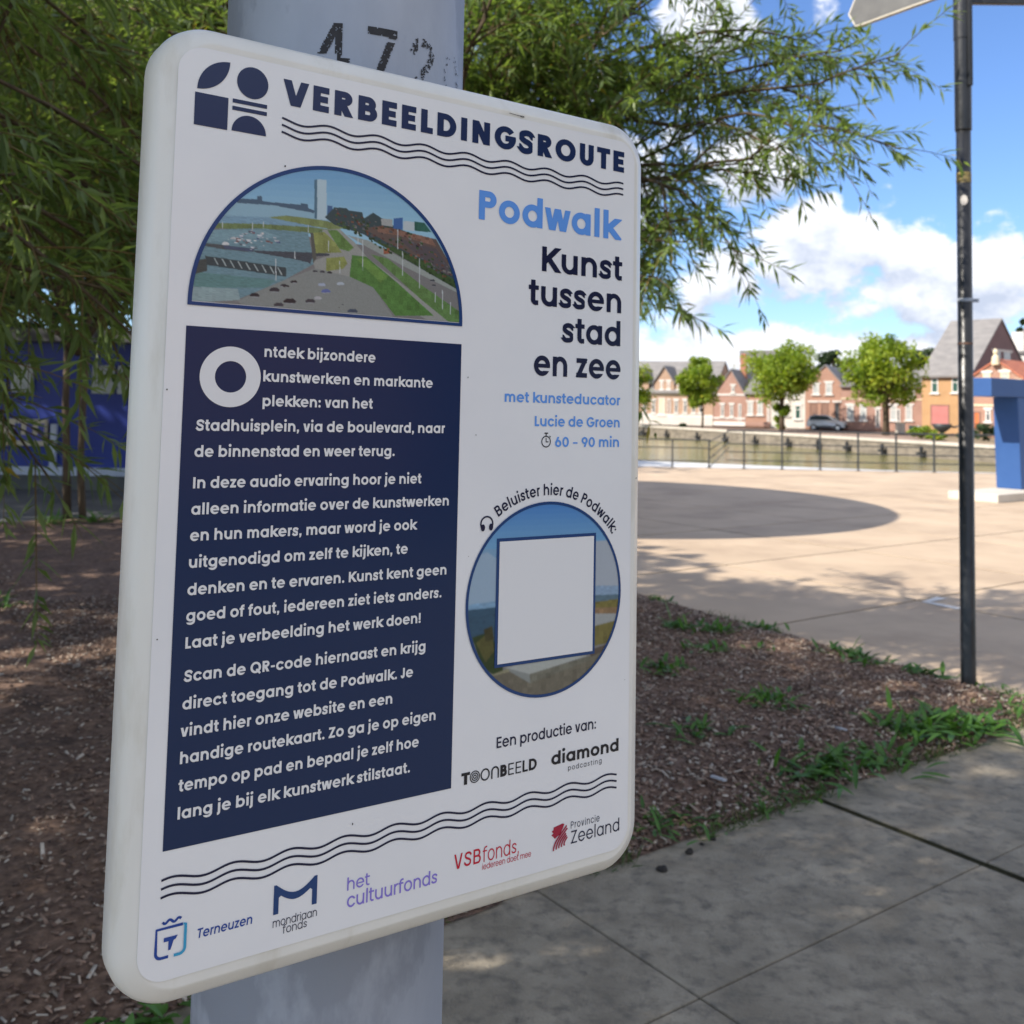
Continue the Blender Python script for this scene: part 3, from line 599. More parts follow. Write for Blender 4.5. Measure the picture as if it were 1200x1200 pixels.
 ((0.07, 0.1, 0.2),[(0.16, -0.297), (0.169, -0.297), (0.167, -0.294), (0.161, -0.294)]),
 ((0.2, 0.1, 0.1),[(0.197, -0.316), (0.208, -0.316), (0.206, -0.312), (0.198, -0.312)]),
 ((0.55, 0.57, 0.6),[(0.179, -0.291), (0.196, -0.291), (0.192, -0.285), (0.182, -0.285)]),
 ((0.2, 0.1, 0.1),[(0.259, -0.291), (0.269, -0.291), (0.267, -0.288), (0.261, -0.287)]),
 ((0.4, 0.42, 0.45),[(0.224, -0.316), (0.234, -0.316), (0.232, -0.312), (0.225, -0.312)]),
 ((0.1, 0.11, 0.14),[(0.184, -0.32), (0.201, -0.32), (0.197, -0.314), (0.186, -0.314)]),
 ((0.55, 0.57, 0.6),[(0.194, -0.269), (0.208, -0.269), (0.204, -0.264), (0.196, -0.264)]),
 ((0.4, 0.42, 0.45),[(0.174, -0.312), (0.186, -0.312), (0.183, -0.308), (0.176, -0.308)]),
 ((0.2, 0.1, 0.1),[(0.169, -0.287), (0.177, -0.287), (0.175, -0.284), (0.17, -0.284)]),
 ((0.1, 0.11, 0.14),[(0.157, -0.274), (0.168, -0.274), (0.165, -0.271), (0.159, -0.271)]),
 ((0.4, 0.42, 0.45),[(0.217, -0.302), (0.226, -0.302), (0.224, -0.299), (0.219, -0.299)]),
 ((0.2, 0.1, 0.1),[(0.243, -0.296), (0.261, -0.296), (0.257, -0.29), (0.246, -0.29)]),
 ((0.55, 0.57, 0.6),[(0.137, -0.29), (0.146, -0.29), (0.144, -0.287), (0.138, -0.287)]),
 ((0.62, 0.6, 0.58),[(0.149, -0.289), (0.165, -0.289), (0.161, -0.284), (0.152, -0.284)]),
 ((0.62, 0.6, 0.58),[(0.229, -0.319), (0.238, -0.319), (0.236, -0.316), (0.23, -0.315)]),
 ((0.4, 0.42, 0.45),[(0.192, -0.324), (0.203, -0.324), (0.2, -0.32), (0.193, -0.32)]),
 ((0.4, 0.42, 0.45),[(0.229, -0.305), (0.238, -0.305), (0.236, -0.302), (0.23, -0.301)]),
 ((0.1, 0.11, 0.14),[(0.167, -0.31), (0.176, -0.31), (0.174, -0.307), (0.168, -0.307)]),
 ((0.62, 0.6, 0.58),[(0.273, -0.301), (0.291, -0.301), (0.287, -0.295), (0.275, -0.295)]),
 ((0.07, 0.1, 0.2),[(0.279, -0.297), (0.296, -0.296), (0.292, -0.291), (0.281, -0.291)]),
 ((0.4, 0.42, 0.45),[(0.244, -0.302), (0.252, -0.302), (0.25, -0.3), (0.245, -0.3)]),
 ((0.4, 0.42, 0.45),[(0.273, -0.301), (0.291, -0.301), (0.287, -0.295), (0.276, -0.295)]),
 ((.30,.32,.33),[(0.107, -0.271), (0.118, -0.273), (0.121, -0.264), (0.102, -0.263)]),
 ((0.6, 0.6, 0.6),[(0.1, -0.268), (0.106, -0.274), (0.118, -0.275), (0.125, -0.27), (0.123, -0.266), (0.101, -0.265)]),
 ((.30,.32,.33),[(0.133, -0.292), (0.141, -0.293), (0.144, -0.286), (0.129, -0.285)]),
 ((0.5, 0.5, 0.5),[(0.127, -0.289), (0.132, -0.293), (0.141, -0.294), (0.146, -0.291), (0.144, -0.288), (0.128, -0.286)]),
 ((.30,.32,.33),[(0.415, -0.213), (0.424, -0.214), (0.426, -0.208), (0.412, -0.207)]),
 ((0.05, 0.055, 0.07),[(0.41, -0.211), (0.414, -0.215), (0.424, -0.215), (0.429, -0.212), (0.427, -0.209), (0.411, -0.208)]),
 ((.30,.32,.33),[(0.441, -0.214), (0.45, -0.215), (0.452, -0.209), (0.438, -0.208)]),
 ((0.05, 0.055, 0.07),[(0.436, -0.212), (0.44, -0.216), (0.45, -0.216), (0.455, -0.213), (0.453, -0.21), (0.437, -0.209)]),
 ((.30,.32,.33),[(0.468, -0.214), (0.477, -0.215), (0.479, -0.209), (0.464, -0.208)]),
 ((0.02, 0.025, 0.035),[(0.462, -0.212), (0.467, -0.216), (0.476, -0.216), (0.482, -0.213), (0.48, -0.21), (0.463, -0.209)]),
 ((.30,.32,.33),[(0.507, -0.181), (0.52, -0.182), (0.523, -0.173), (0.502, -0.172)]),
 ((0.4, 0.45, 0.5),[(0.499, -0.177), (0.506, -0.183), (0.52, -0.184), (0.527, -0.179), (0.525, -0.175), (0.5, -0.173)]),
 ((.30,.32,.33),[(0.439, -0.171), (0.452, -0.172), (0.455, -0.163), (0.434, -0.162)]),
 ((0.35, 0.4, 0.5),[(0.431, -0.168), (0.438, -0.173), (0.452, -0.174), (0.459, -0.17), (0.457, -0.165), (0.433, -0.164)]),
 ((.30,.32,.33),[(0.454, -0.151), (0.469, -0.152), (0.473, -0.141), (0.447, -0.14)]),
 ((0.12, 0.16, 0.35),[(0.444, -0.147), (0.452, -0.154), (0.469, -0.155), (0.478, -0.149), (0.475, -0.144), (0.445, -0.142)]),
 ((.30,.32,.33),[(0.427, -0.125), (0.44, -0.126), (0.443, -0.117), (0.422, -0.116)]),
 ((0.4, 0.4, 0.42),[(0.419, -0.122), (0.426, -0.127), (0.44, -0.128), (0.447, -0.123), (0.444, -0.119), (0.421, -0.118)]),
 ((.30,.32,.33),[(0.398, -0.113), (0.415, -0.114), (0.419, -0.103), (0.392, -0.101)]),
 ((0.05, 0.055, 0.07),[(0.388, -0.109), (0.397, -0.116), (0.415, -0.117), (0.424, -0.111), (0.421, -0.105), (0.39, -0.104)]),
 ((.30,.32,.33),[(0.324, -0.108), (0.345, -0.109), (0.35, -0.095), (0.316, -0.093)]),
 ((0.02, 0.025, 0.035),[(0.311, -0.102), (0.322, -0.111), (0.345, -0.113), (0.357, -0.105), (0.352, -0.098), (0.314, -0.096)]),
 ((.30,.32,.33),[(0.29, -0.092), (0.305, -0.093), (0.309, -0.082), (0.283, -0.08)]),
 ((0.05, 0.055, 0.07),[(0.279, -0.088), (0.288, -0.095), (0.305, -0.096), (0.314, -0.09), (0.311, -0.084), (0.281, -0.083)]),
 ((.30,.32,.33),[(0.306, -0.156), (0.317, -0.157), (0.32, -0.149), (0.301, -0.148)]),
 ((0.05, 0.055, 0.07),[(0.299, -0.153), (0.305, -0.158), (0.317, -0.159), (0.323, -0.155), (0.321, -0.151), (0.3, -0.15)]),
 ((.30,.32,.33),[(0.34, -0.171), (0.352, -0.172), (0.355, -0.164), (0.336, -0.163)]),
 ((0.02, 0.025, 0.035),[(0.333, -0.168), (0.339, -0.173), (0.352, -0.174), (0.358, -0.17), (0.356, -0.166), (0.334, -0.165)]),
 ((.30,.32,.33),[(0.273, -0.14), (0.289, -0.141), (0.293, -0.129), (0.266, -0.128)]),
 ((0.03, 0.035, 0.05),[(0.262, -0.135), (0.271, -0.143), (0.289, -0.144), (0.298, -0.138), (0.295, -0.132), (0.264, -0.13)]),
 ((.30,.32,.33),[(0.207, -0.117), (0.222, -0.118), (0.226, -0.107), (0.201, -0.105)]),
 ((0.02, 0.025, 0.035),[(0.197, -0.112), (0.205, -0.119), (0.222, -0.121), (0.231, -0.114), (0.228, -0.109), (0.199, -0.108)]),
 ((.30,.32,.33),[(0.315, -0.154), (0.325, -0.155), (0.327, -0.148), (0.31, -0.147)]),
 ((0.02, 0.025, 0.035),[(0.308, -0.152), (0.313, -0.156), (0.325, -0.157), (0.331, -0.153), (0.329, -0.15), (0.309, -0.148)]),
 ((.30,.32,.33),[(0.51, -0.097), (0.513, -0.097), (0.514, -0.095), (0.509, -0.095)]),
 ((0.05, 0.055, 0.07),[(0.508, -0.096), (0.51, -0.098), (0.513, -0.098), (0.515, -0.097), (0.514, -0.096), (0.508, -0.095)]),
 ((.30,.32,.33),[(0.522, -0.108), (0.525, -0.108), (0.526, -0.106), (0.52, -0.106)]),
 ((0.05, 0.055, 0.07),[(0.52, -0.107), (0.521, -0.109), (0.525, -0.109), (0.527, -0.108), (0.527, -0.106), (0.52, -0.106)]),
 ((.30,.32,.33),[(0.553, -0.092), (0.571, -0.093), (0.575, -0.081), (0.545, -0.079)]),
 ((0.05, 0.08, 0.12),[(0.541, -0.087), (0.551, -0.095), (0.571, -0.096), (0.581, -0.089), (0.577, -0.084), (0.543, -0.082)]),
 ((.30,.32,.33),[(0.866, -0.225), (0.877, -0.226), (0.879, -0.219), (0.862, -0.218)]),
 ((0.05, 0.055, 0.07),[(0.86, -0.222), (0.865, -0.226), (0.876, -0.227), (0.882, -0.224), (0.88, -0.221), (0.861, -0.219)]),
 ((.30,.32,.33),[(0.873, -0.207), (0.881, -0.208), (0.883, -0.203), (0.87, -0.202)]),
 ((0.05, 0.055, 0.07),[(0.868, -0.205), (0.872, -0.209), (0.881, -0.209), (0.885, -0.207), (0.884, -0.204), (0.869, -0.203)]),
 ((0.02, 0.05, 0.02),[(0.517, -0.375), (0.528, -0.373), (0.529, -0.366), (0.517, -0.367)]),
 ((0.18, 0.09, 0.06),[(0.569, -0.394), (0.578, -0.393), (0.578, -0.387), (0.569, -0.388)]),
 ((0.02, 0.03, 0.04),[(0.796, -0.367), (0.801, -0.366), (0.801, -0.363), (0.796, -0.363)]),
 ((0.09, 0.1, 0.11),[(0.698, -0.357), (0.705, -0.356), (0.706, -0.351), (0.698, -0.352)]),
 ((0.03, 0.07, 0.03),[(0.581, -0.419), (0.592, -0.418), (0.592, -0.41), (0.581, -0.411)]),
 ((0.09, 0.1, 0.11),[(0.768, -0.362), (0.775, -0.361), (0.775, -0.356), (0.768, -0.357)]),
 ((0.16, 0.07, 0.05),[(0.904, -0.265), (0.916, -0.264), (0.916, -0.256), (0.904, -0.257)]),
 ((0.2, 0.2, 0.19),[(0.556, -0.384), (0.567, -0.383), (0.567, -0.375), (0.556, -0.376)]),
 ((0.03, 0.07, 0.03),[(0.851, -0.298), (0.859, -0.297), (0.859, -0.291), (0.851, -0.292)]),
 ((0.2, 0.2, 0.19),[(0.518, -0.389), (0.523, -0.389), (0.523, -0.386), (0.518, -0.386)]),
 ((0.1, 0.05, 0.05),[(0.897, -0.264), (0.903, -0.263), (0.903, -0.26), (0.897, -0.26)]),
 ((0.06, 0.12, 0.04),[(0.519, -0.379), (0.53, -0.378), (0.53, -0.37), (0.519, -0.371)]),
 ((0.02, 0.05, 0.02),[(0.884, -0.251), (0.889, -0.251), (0.889, -0.248), (0.884, -0.248)]),
 ((0.09, 0.1, 0.11),[(0.692, -0.384), (0.704, -0.382), (0.705, -0.374), (0.692, -0.375)]),
 ((0.02, 0.05, 0.03),[(0.589, -0.383), (0.601, -0.382), (0.601, -0.374), (0.589, -0.375)]),
 ((0.06, 0.12, 0.04),[(0.518, -0.377), (0.528, -0.376), (0.528, -0.369), (0.518, -0.37)]),
 ((0.12, 0.13, 0.15),[(0.721, -0.355), (0.732, -0.354), (0.733, -0.346), (0.721, -0.347)]),
 ((0.06, 0.12, 0.04),[(0.513, -0.381), (0.518, -0.38), (0.519, -0.377), (0.513, -0.377)]),
 ((0.2, 0.2, 0.19),[(0.931, -0.258), (0.936, -0.257), (0.936, -0.254), (0.931, -0.255)]),
 ((0.03, 0.07, 0.03),[(0.559, -0.365), (0.564, -0.365), (0.564, -0.361), (0.559, -0.362)]),
 ((0.03, 0.07, 0.03),[(0.633, -0.341), (0.639, -0.341), (0.64, -0.337), (0.634, -0.337)]),
 ((0.2, 0.2, 0.19),[(0.817, -0.36), (0.824, -0.359), (0.824, -0.355), (0.817, -0.355)]),
 ((0.02, 0.05, 0.02),[(0.533, -0.38), (0.542, -0.379), (0.542, -0.373), (0.533, -0.374)]),
 ((0.1, 0.05, 0.05),[(0.516, -0.415), (0.526, -0.414), (0.527, -0.407), (0.516, -0.408)]),
 ((0.03, 0.07, 0.03),[(0.586, -0.406), (0.597, -0.405), (0.597, -0.397), (0.586, -0.398)]),
 ((0.12, 0.13, 0.15),[(0.802, -0.307), (0.809, -0.306), (0.809, -0.302), (0.802, -0.303)]),
 ((0.2, 0.2, 0.19),[(0.855, -0.287), (0.868, -0.285), (0.868, -0.277), (0.856, -0.278)]),
 ((0.05, 0.1, 0.04),[(0.858, -0.281), (0.866, -0.281), (0.866, -0.275), (0.858, -0.276)]),
 ((0.1, 0.05, 0.05),[(0.598, -0.373), (0.61, -0.371), (0.61, -0.363), (0.598, -0.365)]),
 ((0.14, 0.07, 0.05),[(0.542, -0.42), (0.547, -0.419), (0.547, -0.416), (0.542, -0.417)]),
 ((0.02, 0.05, 0.02),[(0.564, -0.362), (0.571, -0.361), (0.571, -0.357), (0.564, -0.357)]),
 ((0.02, 0.05, 0.03),[(0.861, -0.274), (0.873, -0.273), (0.874, -0.265), (0.862, -0.266)]),
 ((0.02, 0.05, 0.02),[(0.67, -0.322), (0.675, -0.321), (0.675, -0.318), (0.67, -0.318)]),
 ((0.14, 0.07, 0.05),[(0.653, -0.394), (0.664, -0.393), (0.664, -0.385), (0.653, -0.386)]),
 ((0.06, 0.12, 0.04),[(0.492, -0.385), (0.502, -0.384), (0.503, -0.377), (0.492, -0.378)]),
 ((0.02, 0.05, 0.02),[(0.869, -0.247), (0.874, -0.246), (0.874, -0.242), (0.869, -0.243)]),
 ((0.02, 0.05, 0.03),[(0.961, -0.231), (0.974, -0.229), (0.974, -0.221), (0.961, -0.222)]),
 ((0.02, 0.05, 0.02),[(0.845, -0.254), (0.85, -0.254), (0.85, -0.25), (0.845, -0.251)]),
 ((0.02, 0.05, 0.02),[(0.706, -0.314), (0.712, -0.313), (0.712, -0.309), (0.706, -0.31)]),
 ((0.02, 0.05, 0.02),[(0.622, -0.34), (0.63, -0.339), (0.63, -0.334), (0.623, -0.335)]),
 ((0.1, 0.05, 0.05),[(0.591, -0.382), (0.596, -0.382), (0.596, -0.378), (0.591, -0.379)]),
 ((0.12, 0.13, 0.15),[(0.587, -0.395), (0.596, -0.394), (0.596, -0.388), (0.587, -0.389)]),
 ((0.1, 0.05, 0.05),[(0.915, -0.272), (0.922, -0.271), (0.922, -0.266), (0.915, -0.267)]),
 ((0.05, 0.1, 0.04),[(0.612, -0.383), (0.616, -0.383), (0.616, -0.38), (0.612, -0.38)]),
 ((0.1, 0.05, 0.05),[(0.914, -0.268), (0.923, -0.267), (0.923, -0.261), (0.914, -0.262)]),
 ((0.2, 0.2, 0.19),[(0.669, -0.372), (0.673, -0.371), (0.673, -0.368), (0.669, -0.369)]),
 ((0.06, 0.12, 0.04),[(0.514, -0.376), (0.525, -0.374), (0.526, -0.366), (0.514, -0.368)]),
 ((0.18, 0.09, 0.06),[(0.765, -0.357), (0.77, -0.357), (0.77, -0.354), (0.765, -0.354)]),
 ((0.14, 0.07, 0.05),[(0.708, -0.338), (0.716, -0.337), (0.716, -0.331), (0.708, -0.332)]),
 ((0.18, 0.09, 0.06),[(0.852, -0.326), (0.858, -0.326), (0.858, -0.322), (0.852, -0.322)]),
 ((0.14, 0.07, 0.05),[(0.541, -0.422), (0.548, -0.422), (0.549, -0.417), (0.542, -0.417)]),
 ((0.18, 0.09, 0.06),[(0.804, -0.313), (0.817, -0.311), (0.817, -0.303), (0.804, -0.305)]),
 ((0.16, 0.07, 0.05),[(0.49, -0.42), (0.5, -0.419), (0.5, -0.413), (0.49, -0.414)]),
 ((0.03, 0.07, 0.03),[(0.496, -0.415), (0.501, -0.415), (0.501, -0.412), (0.496, -0.412)]),
 ((0.02, 0.03, 0.04),[(0.905, -0.258), (0.914, -0.256), (0.914, -0.25), (0.905, -0.251)]),
 ((0.05, 0.1, 0.04),[(0.815, -0.289), (0.825, -0.288), (0.825, -0.282), (0.815, -0.283)]),
 ((0.03, 0.07, 0.03),[(0.905, -0.251), (0.914, -0.25), (0.914, -0.244), (0.905, -0.246)]),
 ((0.05, 0.1, 0.04),[(0.826, -0.302), (0.834, -0.301), (0.834, -0.296), (0.826, -0.296)]),
 ((0.09, 0.1, 0.11),[(0.58, -0.399), (0.588, -0.398), (0.588, -0.392), (0.58, -0.393)]),
 ((0.06, 0.12, 0.04),[(0.56, -0.365), (0.565, -0.365), (0.565, -0.361), (0.56, -0.361)]),
 ((0.05, 0.1, 0.04),[(0.733, -0.366), (0.74, -0.365), (0.74, -0.36), (0.733, -0.361)]),
 ((0.02, 0.03, 0.04),[(0.661, -0.37), (0.665, -0.37), (0.665, -0.367), (0.661, -0.368)]),
 ((0.03, 0.07, 0.03),[(0.492, -0.384), (0.496, -0.384), (0.497, -0.381), (0.492, -0.381)]),
 ((0.16, 0.07, 0.05),[(0.535, -0.39), (0.539, -0.389), (0.539, -0.387), (0.535, -0.387)]),
 ((0.05, 0.1, 0.04),[(0.741, -0.345), (0.751, -0.344), (0.751, -0.338), (0.741, -0.339)]),
 ((0.02, 0.03, 0.04),[(0.908, -0.271), (0.918, -0.27), (0.919, -0.263), (0.908, -0.264)]),
 ((0.2, 0.2, 0.19),[(0.934, -0.263), (0.946, -0.262), (0.946, -0.254), (0.934, -0.256)]),
 ((0.1, 0.05, 0.05),[(0.756, -0.382), (0.766, -0.381), (0.766, -0.375), (0.756, -0.376)]),
 ((0.14, 0.07, 0.05),[(0.623, -0.362), (0.634, -0.361), (0.634, -0.353), (0.623, -0.354)]),
 ((0.02, 0.05, 0.02),[(0.834, -0.273), (0.84, -0.272), (0.84, -0.268), (0.834, -0.269)]),
 ((0.12, 0.13, 0.15),[(0.894, -0.261), (0.901, -0.26), (0.901, -0.256), (0.894, -0.256)]),
 ((0.16, 0.07, 0.05),[(0.776, -0.349), (0.787, -0.347), (0.787, -0.34), (0.776, -0.341)]),
 ((0.02, 0.05, 0.02),[(0.913, -0.235), (0.923, -0.234), (0.923, -0.228), (0.913, -0.229)]),
 ((0.1, 0.05, 0.05),[(0.499, -0.414), (0.507, -0.414), (0.507, -0.409), (0.499, -0.409)]),
 ((0.2, 0.2, 0.19),[(0.929, -0.281), (0.934, -0.28), (0.934, -0.277), (0.929, -0.278)]),
 ((0.16, 0.07, 0.05),[(0.738, -0.333), (0.744, -0.333), (0.744, -0.329), (0.738, -0.329)]),
 ((0.05, 0.1, 0.04),[(0.801, -0.336), (0.81, -0.335), (0.811, -0.329), (0.801, -0.33)]),
 ((0.2, 0.2, 0.19),[(0.811, -0.353), (0.823, -0.351), (0.824, -0.343), (0.811, -0.344)]),
 ((0.18, 0.09, 0.06),[(0.883, -0.315), (0.889, -0.315), (0.889, -0.311), (0.883, -0.311)]),
 ((0.03, 0.07, 0.03),[(0.773, -0.385), (0.784, -0.384), (0.784, -0.377), (0.773, -0.378)]),
 ((0.16, 0.07, 0.05),[(0.487, -0.399), (0.493, -0.398), (0.493, -0.394), (0.487, -0.395)]),
 ((0.18, 0.09, 0.06),[(0.911, -0.247), (0.922, -0.245), (0.923, -0.238), (0.911, -0.239)]),
 ((0.05, 0.1, 0.04),[(0.894, -0.263), (0.902, -0.262), (0.902, -0.257), (0.894, -0.258)]),
 ((0.02, 0.05, 0.02),[(0.675, -0.317), (0.685, -0.316), (0.685, -0.309), (0.675, -0.31)]),
 ((0.09, 0.1, 0.11),[(0.62, -0.359), (0.63, -0.358), (0.631, -0.351), (0.62, -0.352)]),
 ((0.09, 0.1, 0.11),[(0.629, -0.395), (0.637, -0.394), (0.637, -0.389), (0.63, -0.39)]),
 ((0.09, 0.1, 0.11),[(0.931, -0.272), (0.942, -0.271), (0.943, -0.264), (0.931, -0.265)]),
 ((0.02, 0.05, 0.02),[(0.942, -0.221), (0.95, -0.22), (0.95, -0.214), (0.942, -0.215)]),
 ((0.09, 0.1, 0.11),[(0.578, -0.4), (0.582, -0.4), (0.582, -0.397), (0.578, -0.397)]),
 ((0.05, 0.1, 0.04),[(0.602, -0.395), (0.614, -0.393), (0.614, -0.386), (0.603, -0.387)]),
 ((0.05, 0.1, 0.04),[(0.77, -0.355), (0.782, -0.353), (0.782, -0.345), (0.77, -0.347)]),
 ((0.18, 0.09, 0.06),[(0.775, -0.31), (0.787, -0.309), (0.787, -0.301), (0.775, -0.302)]),
 ((0.03, 0.07, 0.03),[(0.799, -0.28), (0.808, -0.279), (0.808, -0.273), (0.799, -0.274)]),
 ((0.16, 0.07, 0.05),[(0.785, -0.379), (0.794, -0.378), (0.794, -0.372), (0.785, -0.373)]),
 ((0.02, 0.05, 0.03),[(0.557, -0.407), (0.568, -0.406), (0.568, -0.398), (0.558, -0.4)]),
 ((0.14, 0.07, 0.05),[(0.862, -0.306), (0.874, -0.304), (0.874, -0.297), (0.863, -0.298)]),
 ((0.03, 0.07, 0.03),[(0.795, -0.28), (0.8, -0.279), (0.8, -0.276), (0.795, -0.276)]),
 ((0.05, 0.1, 0.04),[(0.915, -0.245), (0.926, -0.243), (0.927, -0.236), (0.916, -0.238)]),
 ((0.02, 0.03, 0.04),[(0.801, -0.343), (0.81, -0.342), (0.811, -0.336), (0.801, -0.337)]),
 ((0.06, 0.12, 0.04),[(0.635, -0.331), (0.643, -0.33), (0.644, -0.324), (0.635, -0.325)]),
 ((0.03, 0.07, 0.03),[(0.959, -0.265), (0.971, -0.264), (0.971, -0.256), (0.96, -0.258)]),
 ((0.03, 0.07, 0.03),[(0.945, -0.218), (0.956, -0.216), (0.956, -0.21), (0.945, -0.211)]),
 ((0.02, 0.03, 0.04),[(0.799, -0.344), (0.812, -0.343), (0.812, -0.335), (0.8, -0.336)]),
 ((0.05, 0.1, 0.04),[(0.885, -0.311), (0.891, -0.311), (0.891, -0.307), (0.885, -0.308)]),
 ((0.1, 0.05, 0.05),[(0.664, -0.354), (0.672, -0.353), (0.672, -0.348), (0.664, -0.348)]),
 ((0.03, 0.07, 0.03),[(0.65, -0.346), (0.661, -0.344), (0.661, -0.337), (0.65, -0.338)]),
 ((0.1, 0.05, 0.05),[(0.564, -0.398), (0.571, -0.397), (0.571, -0.393), (0.565, -0.394)]),
 ((0.1, 0.05, 0.05),[(0.75, -0.374), (0.759, -0.373), (0.76, -0.367), (0.75, -0.368)]),
 ((0.16, 0.07, 0.05),[(0.66, -0.361), (0.664, -0.36), (0.664, -0.357), (0.66, -0.358)]),
 ((0.16, 0.07, 0.05),[(0.569, -0.398), (0.581, -0.396), (0.581, -0.388), (0.569, -0.389)]),
 ((0.1, 0.05, 0.05),[(0.491, -0.426), (0.497, -0.426), (0.497, -0.422), (0.491, -0.422)]),
 ((0.18, 0.09, 0.06),[(0.935, -0.254), (0.94, -0.254), (0.94, -0.251), (0.935, -0.251)]),
 ((0.06, 0.12, 0.04),[(0.865, -0.261), (0.871, -0.261), (0.871, -0.257), (0.865, -0.258)]),
 ((0.05, 0.1, 0.04),[(0.772, -0.349), (0.776, -0.349), (0.776, -0.346), (0.772, -0.347)]),
 ((0.09, 0.1, 0.11),[(0.691, -0.333), (0.702, -0.332), (0.703, -0.324), (0.691, -0.325)]),
 ((0.03, 0.07, 0.03),[(0.578, -0.397), (0.587, -0.396), (0.587, -0.39), (0.579, -0.391)]),
 ((0.2, 0.2, 0.19),[(0.912, -0.267), (0.925, -0.265), (0.926, -0.257), (0.913, -0.258)]),
 ((0.06, 0.12, 0.04),[(0.51, -0.384), (0.516, -0.384), (0.516, -0.38), (0.511, -0.38)]),
 ((0.09, 0.1, 0.11),[(0.764, -0.312), (0.768, -0.311), (0.768, -0.309), (0.764, -0.309)]),
 ((0.05, 0.1, 0.04),[(0.588, -0.376), (0.597, -0.375), (0.597, -0.369), (0.588, -0.37)]),
 ((0.1, 0.05, 0.05),[(0.565, -0.403), (0.572, -0.402), (0.573, -0.397), (0.565, -0.398)]),
 ((0.02, 0.03, 0.04),[(0.735, -0.358), (0.745, -0.357), (0.745, -0.35), (0.735, -0.351)]),
 ((0.1, 0.05, 0.05),[(0.883, -0.266), (0.892, -0.265), (0.893, -0.259), (0.883, -0.26)]),
 ((0.2, 0.2, 0.19),[(0.6, -0.392), (0.608, -0.391), (0.608, -0.385), (0.6, -0.386)]),
 ((0.12, 0.13, 0.15),[(0.552, -0.387), (0.562, -0.386), (0.562, -0.379), (0.552, -0.38)]),
 ((0.14, 0.07, 0.05),[(0.7, -0.391), (0.712, -0.389), (0.712, -0.382), (0.7, -0.383)]),
 ((0.05, 0.1, 0.04),[(0.571, -0.41), (0.579, -0.409), (0.579, -0.404), (0.571, -0.404)]),
 ((0.02, 0.05, 0.03),[(0.761, -0.388), (0.772, -0.387), (0.772, -0.379), (0.761, -0.38)]),
 ((0.05, 0.1, 0.04),[(0.817, -0.356), (0.828, -0.355), (0.828, -0.347), (0.817, -0.349)]),
 ((0.12, 0.13, 0.15),[(0.736, -0.369), (0.74, -0.369), (0.74, -0.366), (0.736, -0.366)]),
 ((0.18, 0.09, 0.06),[(0.906, -0.286), (0.916, -0.284), (0.916, -0.278), (0.906, -0.279)]),
 ((0.03, 0.07, 0.03),[(0.73, -0.319), (0.735, -0.319), (0.735, -0.316), (0.73, -0.316)]),
 ((0.2, 0.2, 0.19),[(0.614, -0.382), (0.618, -0.382), (0.618, -0.379), (0.614, -0.38)]),
 ((0.03, 0.07, 0.03),[(0.767, -0.289), (0.774, -0.289), (0.774, -0.284), (0.767, -0.285)]),
 ((0.03, 0.07, 0.03),[(0.682, -0.397), (0.689, -0.397), (0.689, -0.392), (0.682, -0.392)]),
 ((0.03, 0.07, 0.03),[(0.613, -0.349), (0.625, -0.348), (0.625, -0.34), (0.613, -0.341)]),
 ((0.03, 0.07, 0.03),[(0.575, -0.357), (0.587, -0.356), (0.587, -0.348), (0.576, -0.349)]),
 ((0.2, 0.2, 0.19),[(0.486, -0.433), (0.492, -0.432), (0.492, -0.428), (0.486, -0.429)]),
 ((0.1, 0.05, 0.05),[(0.726, -0.392), (0.734, -0.391), (0.734, -0.385), (0.726, -0.386)]),
 ((0.2, 0.2, 0.19),[(0.798, -0.307), (0.806, -0.306), (0.807, -0.301), (0.798, -0.301)]),
 ((0.05, 0.1, 0.04),[(0.509, -0.426), (0.514, -0.426), (0.514, -0.423), (0.509, -0.423)]),
 ((0.02, 0.05, 0.02),[(0.912, -0.229), (0.921, -0.228), (0.921, -0.222), (0.912, -0.224)]),
 ((0.02, 0.05, 0.03),[(0.638, -0.388), (0.647, -0.387), (0.647, -0.381), (0.638, -0.382)]),
 ((0.03, 0.07, 0.03),[(0.755, -0.326), (0.764, -0.325), (0.764, -0.319), (0.755, -0.32)]),
 ((0.06, 0.12, 0.04),[(0.554, -0.374), (0.562, -0.373), (0.563, -0.368), (0.554, -0.368)]),
 ((0.05, 0.1, 0.04),[(0.851, -0.286), (0.864, -0.285), (0.864, -0.276), (0.852, -0.278)]),
 ((0.14, 0.07, 0.05),[(0.727, -0.343), (0.733, -0.342), (0.733, -0.338), (0.727, -0.339)]),
 ((0.02, 0.05, 0.02),[(0.694, -0.309), (0.706, -0.308), (0.706, -0.3), (0.694, -0.301)]),
 ((0.16, 0.07, 0.05),[(0.737, -0.335), (0.746, -0.335), (0.746, -0.329), (0.737, -0.33)]),
 ((0.14, 0.07, 0.05),[(0.602, -0.372), (0.611, -0.371), (0.611, -0.365), (0.602, -0.366)]),
 ((0.18, 0.09, 0.06),[(0.944, -0.253), (0.951, -0.253), (0.951, -0.248), (0.944, -0.249)]),
 ((0.02, 0.05, 0.02),[(0.556, -0.361), (0.567, -0.36), (0.567, -0.353), (0.557, -0.354)]),
 ((0.1, 0.05, 0.05),[(0.578, -0.386), (0.584, -0.386), (0.584, -0.381), (0.578, -0.382)]),
 ((0.16, 0.07, 0.05),[(0.894, -0.301), (0.899, -0.301), (0.899, -0.297), (0.894, -0.298)]),
 ((0.05, 0.1, 0.04),[(0.862, -0.305), (0.874, -0.303), (0.874, -0.296), (0.863, -0.297)]),
